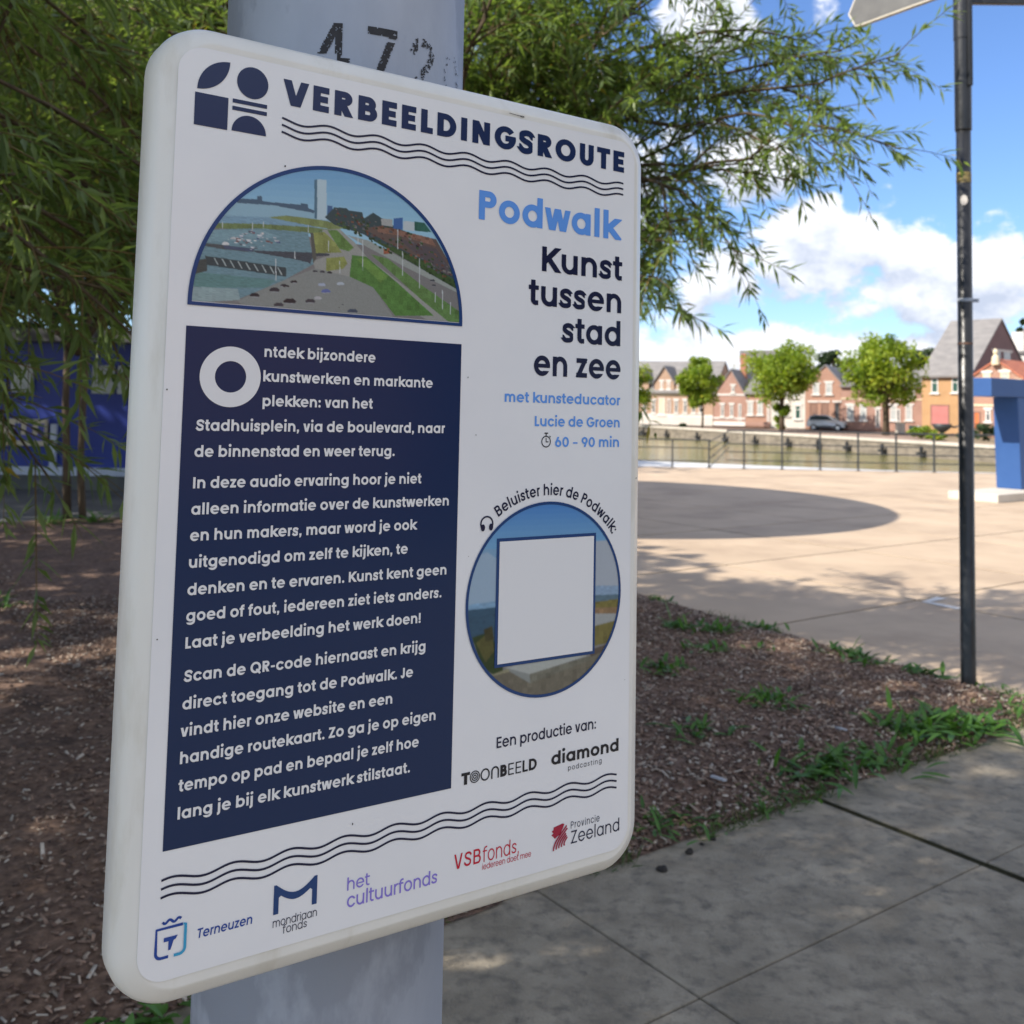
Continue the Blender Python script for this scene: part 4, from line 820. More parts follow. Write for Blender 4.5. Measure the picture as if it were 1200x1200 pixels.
 ((0.02, 0.05, 0.02),[(0.688, -0.312), (0.695, -0.311), (0.695, -0.307), (0.689, -0.307)]),
 ((0.02, 0.05, 0.02),[(0.485, -0.391), (0.489, -0.391), (0.489, -0.388), (0.486, -0.389)]),
 ((0.1, 0.05, 0.05),[(0.804, -0.35), (0.816, -0.349), (0.817, -0.341), (0.805, -0.342)]),
 ((0.12, 0.13, 0.15),[(0.95, -0.254), (0.956, -0.254), (0.956, -0.249), (0.95, -0.25)]),
 ((0.1, 0.05, 0.05),[(0.94, -0.256), (0.949, -0.255), (0.949, -0.25), (0.94, -0.251)]),
 ((0.03, 0.07, 0.03),[(0.858, -0.327), (0.863, -0.327), (0.863, -0.324), (0.858, -0.324)]),
 ((0.03, 0.07, 0.03),[(0.663, -0.393), (0.672, -0.392), (0.672, -0.386), (0.663, -0.387)]),
 ((0.06, 0.12, 0.04),[(0.745, -0.291), (0.752, -0.29), (0.752, -0.286), (0.745, -0.287)]),
 ((0.02, 0.05, 0.03),[(0.903, -0.299), (0.91, -0.298), (0.911, -0.293), (0.903, -0.294)]),
 ((0.14, 0.07, 0.05),[(0.844, -0.292), (0.852, -0.291), (0.852, -0.285), (0.844, -0.286)]),
 ((0.02, 0.05, 0.03),[(0.684, -0.336), (0.691, -0.335), (0.691, -0.331), (0.684, -0.331)]),
 ((0.02, 0.05, 0.03),[(0.691, -0.354), (0.701, -0.352), (0.701, -0.346), (0.691, -0.347)]),
 ((0.1, 0.05, 0.05),[(0.612, -0.405), (0.62, -0.404), (0.62, -0.399), (0.613, -0.4)]),
 ((0.02, 0.05, 0.02),[(0.844, -0.263), (0.851, -0.262), (0.851, -0.257), (0.844, -0.258)]),
 ((0.02, 0.05, 0.02),[(0.625, -0.35), (0.636, -0.349), (0.637, -0.341), (0.625, -0.342)]),
 ((0.02, 0.05, 0.02),[(0.53, -0.373), (0.541, -0.372), (0.541, -0.364), (0.53, -0.365)]),
 ((0.1, 0.05, 0.05),[(0.88, -0.263), (0.888, -0.262), (0.888, -0.257), (0.88, -0.258)]),
 ((0.09, 0.1, 0.11),[(0.904, -0.263), (0.914, -0.262), (0.914, -0.255), (0.905, -0.257)]),
 ((0.02, 0.03, 0.04),[(0.612, -0.389), (0.616, -0.388), (0.616, -0.386), (0.612, -0.386)]),
 ((0.12, 0.13, 0.15),[(0.871, -0.269), (0.881, -0.268), (0.881, -0.262), (0.872, -0.263)]),
 ((0.12, 0.13, 0.15),[(0.588, -0.381), (0.599, -0.38), (0.6, -0.372), (0.588, -0.373)]),
 ((0.03, 0.07, 0.03),[(0.677, -0.328), (0.682, -0.327), (0.682, -0.324), (0.677, -0.325)]),
 ((0.18, 0.09, 0.06),[(0.884, -0.285), (0.891, -0.284), (0.891, -0.279), (0.884, -0.28)]),
 ((0.2, 0.2, 0.19),[(0.572, -0.398), (0.577, -0.397), (0.577, -0.394), (0.572, -0.395)]),
 ((0.12, 0.13, 0.15),[(0.822, -0.302), (0.832, -0.301), (0.832, -0.295), (0.822, -0.296)]),
 ((0.06, 0.12, 0.04),[(0.851, -0.268), (0.864, -0.267), (0.864, -0.258), (0.852, -0.26)]),
 ((0.03, 0.07, 0.03),[(0.834, -0.317), (0.843, -0.317), (0.843, -0.311), (0.834, -0.312)]),
 ((0.14, 0.07, 0.05),[(0.835, -0.286), (0.842, -0.286), (0.842, -0.282), (0.835, -0.282)]),
 ((0.03, 0.07, 0.03),[(0.812, -0.275), (0.821, -0.274), (0.821, -0.269), (0.812, -0.27)]),
 ((0.05, 0.1, 0.04),[(0.696, -0.337), (0.705, -0.336), (0.705, -0.33), (0.696, -0.331)]),
 ((0.03, 0.07, 0.03),[(0.503, -0.388), (0.513, -0.387), (0.513, -0.38), (0.503, -0.381)]),
 ((0.16, 0.07, 0.05),[(0.627, -0.386), (0.634, -0.385), (0.634, -0.38), (0.627, -0.381)]),
 ((0.12, 0.13, 0.15),[(0.607, -0.411), (0.611, -0.411), (0.611, -0.408), (0.607, -0.408)]),
 ((0.12, 0.13, 0.15),[(0.533, -0.383), (0.539, -0.382), (0.539, -0.378), (0.533, -0.379)]),
 ((0.05, 0.1, 0.04),[(0.862, -0.328), (0.871, -0.327), (0.872, -0.321), (0.862, -0.322)]),
 ((0.03, 0.07, 0.03),[(0.573, -0.362), (0.58, -0.361), (0.581, -0.356), (0.573, -0.357)]),
 ((0.1, 0.05, 0.05),[(0.581, -0.418), (0.589, -0.418), (0.589, -0.412), (0.582, -0.413)]),
 ((0.1, 0.05, 0.05),[(0.603, -0.385), (0.608, -0.385), (0.608, -0.382), (0.604, -0.382)]),
 ((0.18, 0.09, 0.06),[(0.794, -0.302), (0.804, -0.3), (0.804, -0.294), (0.795, -0.295)]),
 ((0.02, 0.05, 0.02),[(0.526, -0.377), (0.533, -0.377), (0.533, -0.372), (0.527, -0.373)]),
 ((0.02, 0.05, 0.02),[(0.508, -0.388), (0.513, -0.388), (0.513, -0.385), (0.508, -0.385)]),
 ((0.02, 0.05, 0.03),[(0.596, -0.381), (0.603, -0.38), (0.603, -0.376), (0.596, -0.376)]),
 ((0.03, 0.07, 0.03),[(0.937, -0.234), (0.948, -0.233), (0.948, -0.226), (0.938, -0.228)]),
 ((0.09, 0.1, 0.11),[(0.888, -0.258), (0.899, -0.257), (0.9, -0.249), (0.888, -0.251)]),
 ((0.05, 0.1, 0.04),[(0.721, -0.361), (0.731, -0.36), (0.731, -0.353), (0.721, -0.354)]),
 ((0.2, 0.2, 0.19),[(0.547, -0.414), (0.554, -0.413), (0.555, -0.408), (0.547, -0.409)]),
 ((0.09, 0.1, 0.11),[(0.702, -0.359), (0.714, -0.358), (0.714, -0.349), (0.702, -0.351)]),
 ((0.03, 0.07, 0.03),[(0.596, -0.37), (0.602, -0.37), (0.602, -0.365), (0.596, -0.366)]),
 ((0.18, 0.09, 0.06),[(0.605, -0.364), (0.612, -0.363), (0.612, -0.359), (0.605, -0.359)]),
 ((0.2, 0.2, 0.19),[(0.857, -0.273), (0.862, -0.273), (0.862, -0.269), (0.857, -0.27)]),
 ((0.02, 0.05, 0.02),[(0.854, -0.254), (0.867, -0.252), (0.867, -0.244), (0.855, -0.245)]),
 ((0.05, 0.1, 0.04),[(0.852, -0.28), (0.857, -0.279), (0.857, -0.276), (0.852, -0.276)]),
 ((0.2, 0.2, 0.19),[(0.769, -0.368), (0.781, -0.367), (0.781, -0.359), (0.769, -0.361)]),
 ((0.02, 0.05, 0.02),[(0.836, -0.273), (0.84, -0.272), (0.84, -0.269), (0.836, -0.27)]),
 ((0.18, 0.09, 0.06),[(0.695, -0.394), (0.703, -0.393), (0.704, -0.387), (0.695, -0.388)]),
 ((0.02, 0.05, 0.03),[(0.603, -0.401), (0.613, -0.4), (0.613, -0.394), (0.603, -0.395)]),
 ((0.18, 0.09, 0.06),[(0.87, -0.278), (0.877, -0.278), (0.877, -0.273), (0.87, -0.274)]),
 ((0.05, 0.1, 0.04),[(0.485, -0.414), (0.493, -0.413), (0.494, -0.407), (0.485, -0.408)]),
 ((0.16, 0.07, 0.05),[(0.832, -0.294), (0.842, -0.293), (0.843, -0.286), (0.832, -0.287)]),
 ((0.05, 0.1, 0.04),[(0.889, -0.277), (0.896, -0.276), (0.896, -0.272), (0.889, -0.273)]),
 ((0.2, 0.2, 0.19),[(0.635, -0.409), (0.64, -0.408), (0.64, -0.405), (0.635, -0.405)]),
 ((0.05, 0.1, 0.04),[(0.699, -0.351), (0.703, -0.35), (0.704, -0.347), (0.699, -0.348)]),
 ((0.12, 0.13, 0.15),[(0.872, -0.278), (0.88, -0.277), (0.88, -0.272), (0.872, -0.273)]),
 ((0.03, 0.07, 0.03),[(0.652, -0.324), (0.664, -0.323), (0.664, -0.314), (0.652, -0.316)]),
 ((0.02, 0.05, 0.03),[(0.867, -0.289), (0.873, -0.288), (0.873, -0.284), (0.867, -0.284)]),
 ((0.14, 0.07, 0.05),[(0.818, -0.335), (0.826, -0.334), (0.826, -0.329), (0.818, -0.33)]),
 ((0.02, 0.05, 0.03),[(0.717, -0.35), (0.729, -0.349), (0.729, -0.341), (0.717, -0.342)]),
 ((0.18, 0.09, 0.06),[(0.606, -0.359), (0.611, -0.359), (0.611, -0.355), (0.606, -0.356)]),
 ((0.05, 0.1, 0.04),[(0.768, -0.372), (0.777, -0.372), (0.777, -0.366), (0.768, -0.367)]),
 ((0.16, 0.07, 0.05),[(0.801, -0.321), (0.806, -0.32), (0.806, -0.317), (0.802, -0.318)]),
 ((0.12, 0.13, 0.15),[(0.777, -0.342), (0.782, -0.341), (0.782, -0.337), (0.777, -0.338)]),
 ((0.1, 0.05, 0.05),[(0.821, -0.313), (0.828, -0.313), (0.829, -0.308), (0.821, -0.309)]),
 ((0.02, 0.03, 0.04),[(0.685, -0.339), (0.689, -0.339), (0.689, -0.336), (0.685, -0.336)]),
 ((0.02, 0.05, 0.02),[(0.751, -0.31), (0.76, -0.309), (0.76, -0.303), (0.752, -0.304)]),
 ((0.18, 0.09, 0.06),[(0.875, -0.323), (0.884, -0.322), (0.884, -0.316), (0.875, -0.317)]),
 ((0.06, 0.12, 0.04),[(0.845, -0.253), (0.85, -0.252), (0.85, -0.249), (0.845, -0.25)]),
 ((0.1, 0.05, 0.05),[(0.506, -0.391), (0.513, -0.391), (0.513, -0.386), (0.506, -0.386)]),
 ((0.03, 0.07, 0.03),[(0.596, -0.385), (0.603, -0.384), (0.603, -0.379), (0.596, -0.38)]),
 ((0.18, 0.09, 0.06),[(0.661, -0.397), (0.668, -0.396), (0.669, -0.39), (0.661, -0.391)]),
 ((0.12, 0.13, 0.15),[(0.848, -0.276), (0.86, -0.275), (0.86, -0.267), (0.848, -0.268)]),
 ((0.05, 0.1, 0.04),[(0.729, -0.36), (0.738, -0.359), (0.738, -0.353), (0.729, -0.354)]),
 ((0.05, 0.1, 0.04),[(0.55, -0.384), (0.558, -0.384), (0.558, -0.378), (0.55, -0.379)]),
 ((0.03, 0.07, 0.03),[(0.511, -0.393), (0.521, -0.392), (0.522, -0.385), (0.511, -0.386)]),
 ((0.16, 0.07, 0.05),[(0.918, -0.246), (0.928, -0.245), (0.928, -0.239), (0.918, -0.24)]),
 ((0.12, 0.13, 0.15),[(0.955, -0.278), (0.963, -0.277), (0.963, -0.272), (0.955, -0.273)]),
 ((0.03, 0.07, 0.03),[(0.559, -0.368), (0.57, -0.367), (0.571, -0.359), (0.559, -0.361)]),
 ((0.18, 0.09, 0.06),[(0.544, -0.399), (0.554, -0.398), (0.554, -0.391), (0.544, -0.392)]),
 ((0.03, 0.07, 0.03),[(0.744, -0.297), (0.755, -0.296), (0.755, -0.289), (0.744, -0.29)]),
 ((0.12, 0.13, 0.15),[(0.78, -0.355), (0.79, -0.354), (0.791, -0.347), (0.78, -0.348)]),
 ((0.18, 0.09, 0.06),[(0.559, -0.421), (0.565, -0.42), (0.566, -0.416), (0.559, -0.417)]),
 ((0.05, 0.1, 0.04),[(0.601, -0.391), (0.61, -0.39), (0.61, -0.384), (0.601, -0.385)]),
 ((0.14, 0.07, 0.05),[(0.68, -0.381), (0.684, -0.38), (0.684, -0.377), (0.68, -0.377)]),
 ((0.09, 0.1, 0.11),[(0.529, -0.398), (0.538, -0.397), (0.538, -0.391), (0.529, -0.392)]),
 ((0.12, 0.13, 0.15),[(0.913, -0.294), (0.921, -0.293), (0.921, -0.288), (0.913, -0.289)]),
 ((0.05, 0.1, 0.04),[(0.725, -0.352), (0.737, -0.351), (0.737, -0.343), (0.726, -0.345)]),
 ((0.1, 0.05, 0.05),[(0.8, -0.322), (0.806, -0.321), (0.806, -0.318), (0.8, -0.318)]),
 ((0.02, 0.03, 0.04),[(0.903, -0.256), (0.908, -0.255), (0.908, -0.252), (0.903, -0.253)]),
 ((0.16, 0.07, 0.05),[(0.724, -0.332), (0.736, -0.331), (0.736, -0.323), (0.725, -0.324)]),
 ((0.09, 0.1, 0.11),[(0.618, -0.362), (0.628, -0.361), (0.628, -0.354), (0.619, -0.355)]),
 ((0.03, 0.07, 0.03),[(0.602, -0.381), (0.61, -0.38), (0.61, -0.375), (0.602, -0.376)]),
 ((0.1, 0.05, 0.05),[(0.633, -0.361), (0.64, -0.36), (0.64, -0.356), (0.633, -0.356)]),
 ((0.02, 0.05, 0.03),[(0.546, -0.41), (0.553, -0.409), (0.553, -0.405), (0.546, -0.405)]),
 ((0.06, 0.12, 0.04),[(0.963, -0.211), (0.971, -0.21), (0.971, -0.205), (0.963, -0.206)]),
 ((0.09, 0.1, 0.11),[(0.614, -0.382), (0.62, -0.382), (0.62, -0.378), (0.615, -0.379)]),
 ((0.1, 0.05, 0.05),[(0.583, -0.391), (0.589, -0.391), (0.589, -0.387), (0.583, -0.387)]),
 ((0.1, 0.12, 0.25),[(0.201, -0.319), (0.207, -0.319), (0.206, -0.317), (0.201, -0.317)]),
 ((0.45, 0.47, 0.5),[(0.203, -0.282), (0.209, -0.282), (0.208, -0.281), (0.203, -0.281)]),
 ((0.1, 0.12, 0.25),[(0.187, -0.269), (0.192, -0.269), (0.191, -0.268), (0.187, -0.268)]),
 ((0.45, 0.47, 0.5),[(0.146, -0.295), (0.154, -0.295), (0.153, -0.293), (0.146, -0.293)]),
 ((0.45, 0.47, 0.5),[(0.14, -0.285), (0.146, -0.285), (0.145, -0.284), (0.14, -0.283)]),
 ((0.7, 0.7, 0.68),[(0.14, -0.277), (0.151, -0.277), (0.149, -0.274), (0.14, -0.274)]),
 ((0.7, 0.7, 0.68),[(0.119, -0.285), (0.125, -0.285), (0.124, -0.283), (0.119, -0.283)]),
 ((0.45, 0.47, 0.5),[(0.226, -0.291), (0.235, -0.291), (0.233, -0.289), (0.226, -0.288)]),
 ((0.08, 0.09, 0.12),[(0.173, -0.282), (0.181, -0.282), (0.18, -0.281), (0.174, -0.28)]),
 ((0.45, 0.47, 0.5),[(0.163, -0.308), (0.172, -0.308), (0.171, -0.306), (0.164, -0.305)]),
 ((0.45, 0.47, 0.5),[(0.234, -0.279), (0.245, -0.279), (0.243, -0.277), (0.234, -0.276)]),
 ((0.7, 0.7, 0.68),[(0.192, -0.283), (0.2, -0.283), (0.199, -0.281), (0.192, -0.28)]),
 ((0.7, 0.7, 0.68),[(0.204, -0.292), (0.214, -0.292), (0.213, -0.289), (0.204, -0.289)]),
 ((0.08, 0.09, 0.12),[(0.211, -0.272), (0.216, -0.272), (0.215, -0.271), (0.211, -0.27)]),
 ((0.1, 0.12, 0.25),[(0.245, -0.317), (0.251, -0.317), (0.25, -0.316), (0.245, -0.315)]),
 ((0.62, 0.64, 0.66),[(0.192, -0.316), (0.197, -0.316), (0.196, -0.315), (0.192, -0.315)]),
 ((0.45, 0.47, 0.5),[(0.269, -0.309), (0.281, -0.309), (0.279, -0.306), (0.27, -0.305)]),
 ((0.08, 0.09, 0.12),[(0.208, -0.268), (0.219, -0.268), (0.217, -0.265), (0.208, -0.264)]),
 ((0.1, 0.12, 0.25),[(0.124, -0.29), (0.133, -0.29), (0.131, -0.288), (0.124, -0.288)]),
 ((0.45, 0.47, 0.5),[(0.201, -0.268), (0.207, -0.268), (0.206, -0.266), (0.201, -0.266)]),
 ((0.45, 0.47, 0.5),[(0.152, -0.286), (0.162, -0.286), (0.161, -0.283), (0.152, -0.283)]),
 ((0.45, 0.47, 0.5),[(0.192, -0.261), (0.2, -0.261), (0.198, -0.259), (0.192, -0.259)]),
 ((0.1, 0.12, 0.25),[(0.139, -0.279), (0.147, -0.279), (0.146, -0.277), (0.139, -0.277)]),
 ((0.1, 0.12, 0.25),[(0.254, -0.3), (0.259, -0.3), (0.258, -0.299), (0.254, -0.299)]),
 ((0.62, 0.64, 0.66),[(0.168, -0.273), (0.179, -0.274), (0.177, -0.271), (0.168, -0.271)]),
 ((.5,.54,.55),[(0.814, -0.296), (0.817, -0.297), (0.82, -0.191), (0.817, -0.19)]),
 ((.5,.54,.55),[(0.745, -0.315), (0.748, -0.315), (0.751, -0.229), (0.748, -0.229)]),
 ((.5,.54,.55),[(0.279, -0.239), (0.282, -0.239), (0.285, -0.168), (0.282, -0.168)]),
 ((.5,.54,.55),[(0.462, -0.321), (0.465, -0.321), (0.466, -0.284), (0.464, -0.284)]),
 ((.5,.54,.55),[(0.589, -0.336), (0.592, -0.336), (0.595, -0.231), (0.593, -0.231)]),
 ((.5,.54,.55),[(0.882, -0.18), (0.885, -0.181), (0.886, -0.146), (0.883, -0.145)]),
 ((.5,.54,.55),[(0.912, -0.192), (0.915, -0.192), (0.917, -0.122), (0.914, -0.121)]),
 ((.5,.54,.55),[(0.947, -0.151), (0.95, -0.151), (0.951, -0.107), (0.948, -0.106)]),
 ((.5,.54,.55),[(0.57, -0.363), (0.572, -0.363), (0.574, -0.321), (0.571, -0.321)]),
 ((.5,.54,.55),[(0.723, -0.39), (0.726, -0.391), (0.729, -0.322), (0.726, -0.321)]),
 ((.5,.54,.55),[(0.344, -0.27), (0.347, -0.271), (0.348, -0.245), (0.345, -0.245)]),
 ((.5,.54,.55),[(0.388, -0.365), (0.39, -0.366), (0.391, -0.339), (0.389, -0.339)]),
 ((.5,.54,.55),[(0.506, -0.255), (0.508, -0.255), (0.51, -0.214), (0.507, -0.214)]),
 ((.5,.54,.55),[(0.196, -0.349), (0.199, -0.349), (0.2, -0.326), (0.197, -0.325)]),
 ((.5,.54,.55),[(0.233, -0.355), (0.235, -0.356), (0.236, -0.33), (0.234, -0.33)]),
 ((.5,.54,.55),[(0.098, -0.34), (0.1, -0.341), (0.101, -0.317), (0.099, -0.317)]),
]
DISC_POLYS=[
 ((0.055, 0.2, 0.5),[(0.978, 0.54), (1.83, 0.553), (1.837, 1.039), (0.99, 0.963)]),
 ((0.067, 0.21600000000000003, 0.504),[(0.979, 0.561), (1.831, 0.574), (1.837, 1.039), (0.99, 0.963)]),
 ((0.079, 0.232, 0.508),[(0.979, 0.581), (1.831, 0.594), (1.837, 1.039), (0.99, 0.963)]),
 ((0.091, 0.248, 0.512),[(0.98, 0.602), (1.831, 0.614), (1.837, 1.039), (0.99, 0.963)]),
 ((0.10300000000000001, 0.264, 0.516),[(0.98, 0.623), (1.831, 0.634), (1.837, 1.039), (0.99, 0.963)]),
 ((0.11499999999999999, 0.28, 0.52),[(0.981, 0.643), (1.832, 0.654), (1.837, 1.039), (0.99, 0.963)]),
 ((0.127, 0.29600000000000004, 0.524),[(0.982, 0.664), (1.832, 0.674), (1.837, 1.039), (0.99, 0.963)]),
 ((0.139, 0.312, 0.528),[(0.982, 0.684), (1.832, 0.695), (1.837, 1.039), (0.99, 0.963)]),
 ((0.151, 0.328, 0.532),[(0.983, 0.705), (1.833, 0.715), (1.837, 1.039), (0.99, 0.963)]),
 ((0.163, 0.34400000000000003, 0.536),[(0.983, 0.725), (1.833, 0.735), (1.837, 1.039), (0.99, 0.963)]),
 ((0.2, 0.34, 0.48),[(0.984, 0.739), (1.235, 0.753), (1.24, 0.986), (0.99, 0.963)]),
 ((0.3, 0.4, 0.5),[(1.058, 0.777), (1.132, 0.758), (1.175, 0.785), (1.179, 0.939), (1.054, 0.942)]),
 ((0.36, 0.4, 0.45),[(1.601, 0.743), (1.799, 0.746), (1.803, 0.975), (1.605, 0.959)]),
 ((0.24, 0.34, 0.46),[(1.642, 0.918), (1.802, 0.929), (1.803, 0.979), (1.605, 0.967)]),
 ((0.03, 0.09, 0.15),[(1.03, 0.96), (1.24, 0.961), (1.244, 1.126), (1.074, 1.08)]),
 ((0.1, 0.17, 0.22),[(1.604, 0.953), (1.802, 0.962), (1.803, 0.991), (1.605, 0.979)]),
 ((0.18, 0.16, 0.05),[(1.605, 0.981), (1.803, 0.979), (1.803, 1.029), (1.605, 1.011)]),
 ((0.24, 0.16, 0.09),[(1.605, 1.001), (1.763, 1.011), (1.783, 1.038), (1.606, 1.027)]),
 ((0.32, 0.34, 0.34),[(1.606, 1.023), (1.783, 1.038), (1.764, 1.086), (1.607, 1.078)]),
 ((0.17, 0.15, 0.05),[(1.607, 1.078), (1.773, 1.06), (1.755, 1.145), (1.608, 1.152)]),
 ((0.02, 0.05, 0.015),[(1.074, 1.06), (1.148, 1.047), (1.21, 1.15), (1.212, 1.227), (1.118, 1.174)]),
 ((0.09, 0.09, 0.03),[(1.091, 1.082), (1.156, 1.041), (1.171, 1.118), (1.134, 1.155)]),
 ((0.05, 0.05, 0.02),[(1.123, 1.037), (1.16, 1.027), (1.17, 1.077), (1.132, 1.08)]),
 ((0.25, 0.24, 0.16),[(1.152, 1.205), (1.237, 1.188), (1.246, 1.203), (1.178, 1.222)]),
 ((0.15, 0.14, 0.11),[(1.144, 1.211), (1.263, 1.198), (1.478, 1.224), (1.609, 1.189), (1.805, 1.15), (1.727, 1.299), (1.407, 1.337), (1.23, 1.278)]),
 ((0.1, 0.08, 0.07),[(1.608, 1.166), (1.775, 1.14), (1.775, 1.155), (1.628, 1.191)]),
 ((0.38, 0.4, 0.38),[(1.219, 1.183), (1.551, 1.178), (1.609, 1.185), (1.333, 1.222)]),
 ((0.24, 0.26, 0.25),[(1.232, 1.188), (1.333, 1.221), (1.336, 1.255), (1.246, 1.203)]),
 ((0.16, 0.16, 0.13),[(1.333, 1.221), (1.609, 1.187), (1.628, 1.202), (1.336, 1.255)]),
]
# ------------------------------------------------------------------ the ground
A36 = math.radians(36.0); UX = Vector((math.cos(A36), math.sin(A36))); WX = Vector((-math.sin(A36), math.cos(A36)))
def uw(u, w, z=0.0): return Vector((UX.x * u + WX.x * w, UX.y * u + WX.y * w, z))
def to_uw(p): return (p.x * UX.x + p.y * UX.y, p.x * WX.x + p.y * WX.y)
def clip_half(poly, nx, ny, d):                 # keep nx*x + ny*y <= d
    out = []
    for i in range(len(poly)):
        a, b = poly[i], poly[(i + 1) % len(poly)]
        da, db = nx * a[0] + ny * a[1] - d, nx * b[0] + ny * b[1] - d
        if da <= 0: out.append(a)
        if da * db < 0:
            t = da / (da - db); out.append((a[0] + (b[0] - a[0]) * t, a[1] + (b[1] - a[1]) * t))
    return out
def sheet(name, poly, z, mt, depth=0.0):
    mb = MB(); n = len(poly); mb.add([(p[0], p[1], z) for p in poly], [tuple(range(n))])
    if depth: mb.add([(p[0], p[1], z) for p in poly] + [(p[0], p[1], z - depth) for p in poly], [(i, n + i, n + (i + 1) % n, (i + 1) % n) for i in range(n)])
    return tag(mb.build(name, mt), kind='structure')
def slabs(name, us, ws, gaps_u, mt, clips=(), z=0.0, gw=0.007):
    mb = MB(); rg = random.Random(3)
    for i in range(len(us) - 1):
        for j in range(len(ws) - 1):
            g0 = gaps_u.get(i, gw); g1 = gaps_u.get(i + 1, gw); dz = rg.uniform(-.0015, .0015)
            pl = [tuple(uw(a, b)[:2]) for a, b in ((us[i] + g0 / 2, ws[j] + gw / 2), (us[i + 1] - g1 / 2, ws[j] + gw / 2), (us[i + 1] - g1 / 2, ws[j + 1] - gw / 2), (us[i] + g0 / 2, ws[j + 1] - gw / 2))]
            for c in clips:
                pl = clip_half(pl, *c)
                if len(pl) < 3: break
            if len(pl) < 3: continue
            n = len(pl); b = 0.004; cxm = sum(p[0] for p in pl) / n; cym = sum(p[1] for p in pl) / n
            ins = [(p[0] + (cxm - p[0]) * b, p[1] + (cym - p[1]) * b) for p in pl]
            vs = [(p[0], p[1], z + dz) for p in ins] + [(p[0], p[1], z + dz - .004) for p in pl] + [(p[0], p[1], z - .03) for p in pl]
            mb.add(vs, [tuple(range(n))] + [(i2, n + i2, n + (i2 + 1) % n, (i2 + 1) % n) for i2 in range(n)] + []); mb.add([(p[0], p[1], z + dz - .0042) for p in pl] + [(p[0], p[1], z - .03) for p in pl], [(i2, n + i2, n + (i2 + 1) % n, (i2 + 1) % n) for i2 in range(n)], 1)
    return tag(mb.build(name, [mt, M['joint']]), kind='structure')
QY = 25.55                                       # the harbour edge of the square
sheet('terrain', [(-1500, -1500), (1500, -1500), (1500, 2500), (-1500, 2500)], -2.6, M['terrain'])
sheet('joint_bed', [(-60, -12), (60, -12), (60, QY), (-60, QY)], -0.014, M['joint'], 2.5)
WE = 2.50
us = [3.335 + 1.355 * k for k in range(-9, 8)]
slabs('sidewalk', us, [-9.6, -7, -4.4, -1.8, 0.2, 1.857, WE + .16], {9: 0.042}, M['pave'], gw=0.0032)
ups = [7.45 + 2.04 * k for k in range(-22, 22)]
slabs('plaza', ups, [WE + .16, 4.68] + [4.68 + 2.02 * k for k in range(1, 32)], {}, M['plaza'], clips=[(0, 1, QY), (1, 0, 55), (-1, 0, 45)], gw=0.026)
sheet('shop_paving', [(-40, 11.3), (-2.2, 11.3), (-2.2, QY - 0.3), (-40, QY - 0.3)], 0.006, M['paving_far'])
# white painted mark on the square
p0, p1, p2 = ground(1084, 705), ground(1126, 714), ground(1104, 701)
mbm = MB()
for a, b, wd in ((p0, p1, .05), (p0, p2, .045)):
    d = (b - a); d.z = 0; d.normalize(); nn = Vector((-d.y, d.x, 0)) * wd
    mbm.add([a + nn * .2 + Vector((0, 0, .0042 if b is p1 else .0055)), a - nn + Vector((0, 0, .0042 if b is p1 else .0055)), b - nn + Vector((0, 0, .0042 if b is p1 else .0055)), b + nn + Vector((0, 0, .0042 if b is p1 else .0055))], [(0, 1, 2, 3)])
tag(mbm.build('painted_mark', M['white_trim']), kind='structure')

# planting bed covered with bark mulch
from mathutils import noise as mnoise
def bed_edge(w): return 5.365 + 0.084 * (w - 2.517)
def bed_z(u, w):
    e = min(w - WE - .03, bed_edge(w) - u); k = max(0.0, min(1.0, e / 0.35)); k = k * k * (3 - 2 * k)
    return 0.004 + k * (0.055 + 0.030 * mnoise.noise((u * .8, w * .8, 0)) + 0.020 * mnoise.noise((u * 4, w * 4, 3))) + (0.010 * mnoise.noise((u * 13, w * 13, 7)) + .006 * mnoise.noise((u * 30, w * 30, 9))) * (k * .8 + .2)
NU, NW = 300, 150
Vb = []
for j in range(NW + 1):
    w = WE + 0.035 + (j / NW) ** 1.35 * 10.2
    ww = w + 0.0
    for i in range(NU + 1):
        s = 1 - (1 - i / NU) ** 1.5
        e = bed_edge(w) + 0.045 * mnoise.noise((w * 3.1, 0, 5)); u = -13 + (e + 13) * s
        wj = ww + (0.05 * mnoise.noise((u * 2.7, 0, 11)) + .022 * mnoise.noise((u * 14, 0, 12)) if j == 0 else 0)
        p = uw(u, wj); Vb.append((p.x, p.y, bed_z(u, max(wj, WE))))
Fb = [(j * (NU + 1) + i, j * (NU + 1) + i + 1, (j + 1) * (NU + 1) + i + 1, (j + 1) * (NU + 1) + i) for j in range(NW) for i in range(NU)]
tag(np_mesh('mulch_bed', Vb, Fb, M['mulch'], smooth=True), kind='structure')
rng = np.random.default_rng(5)
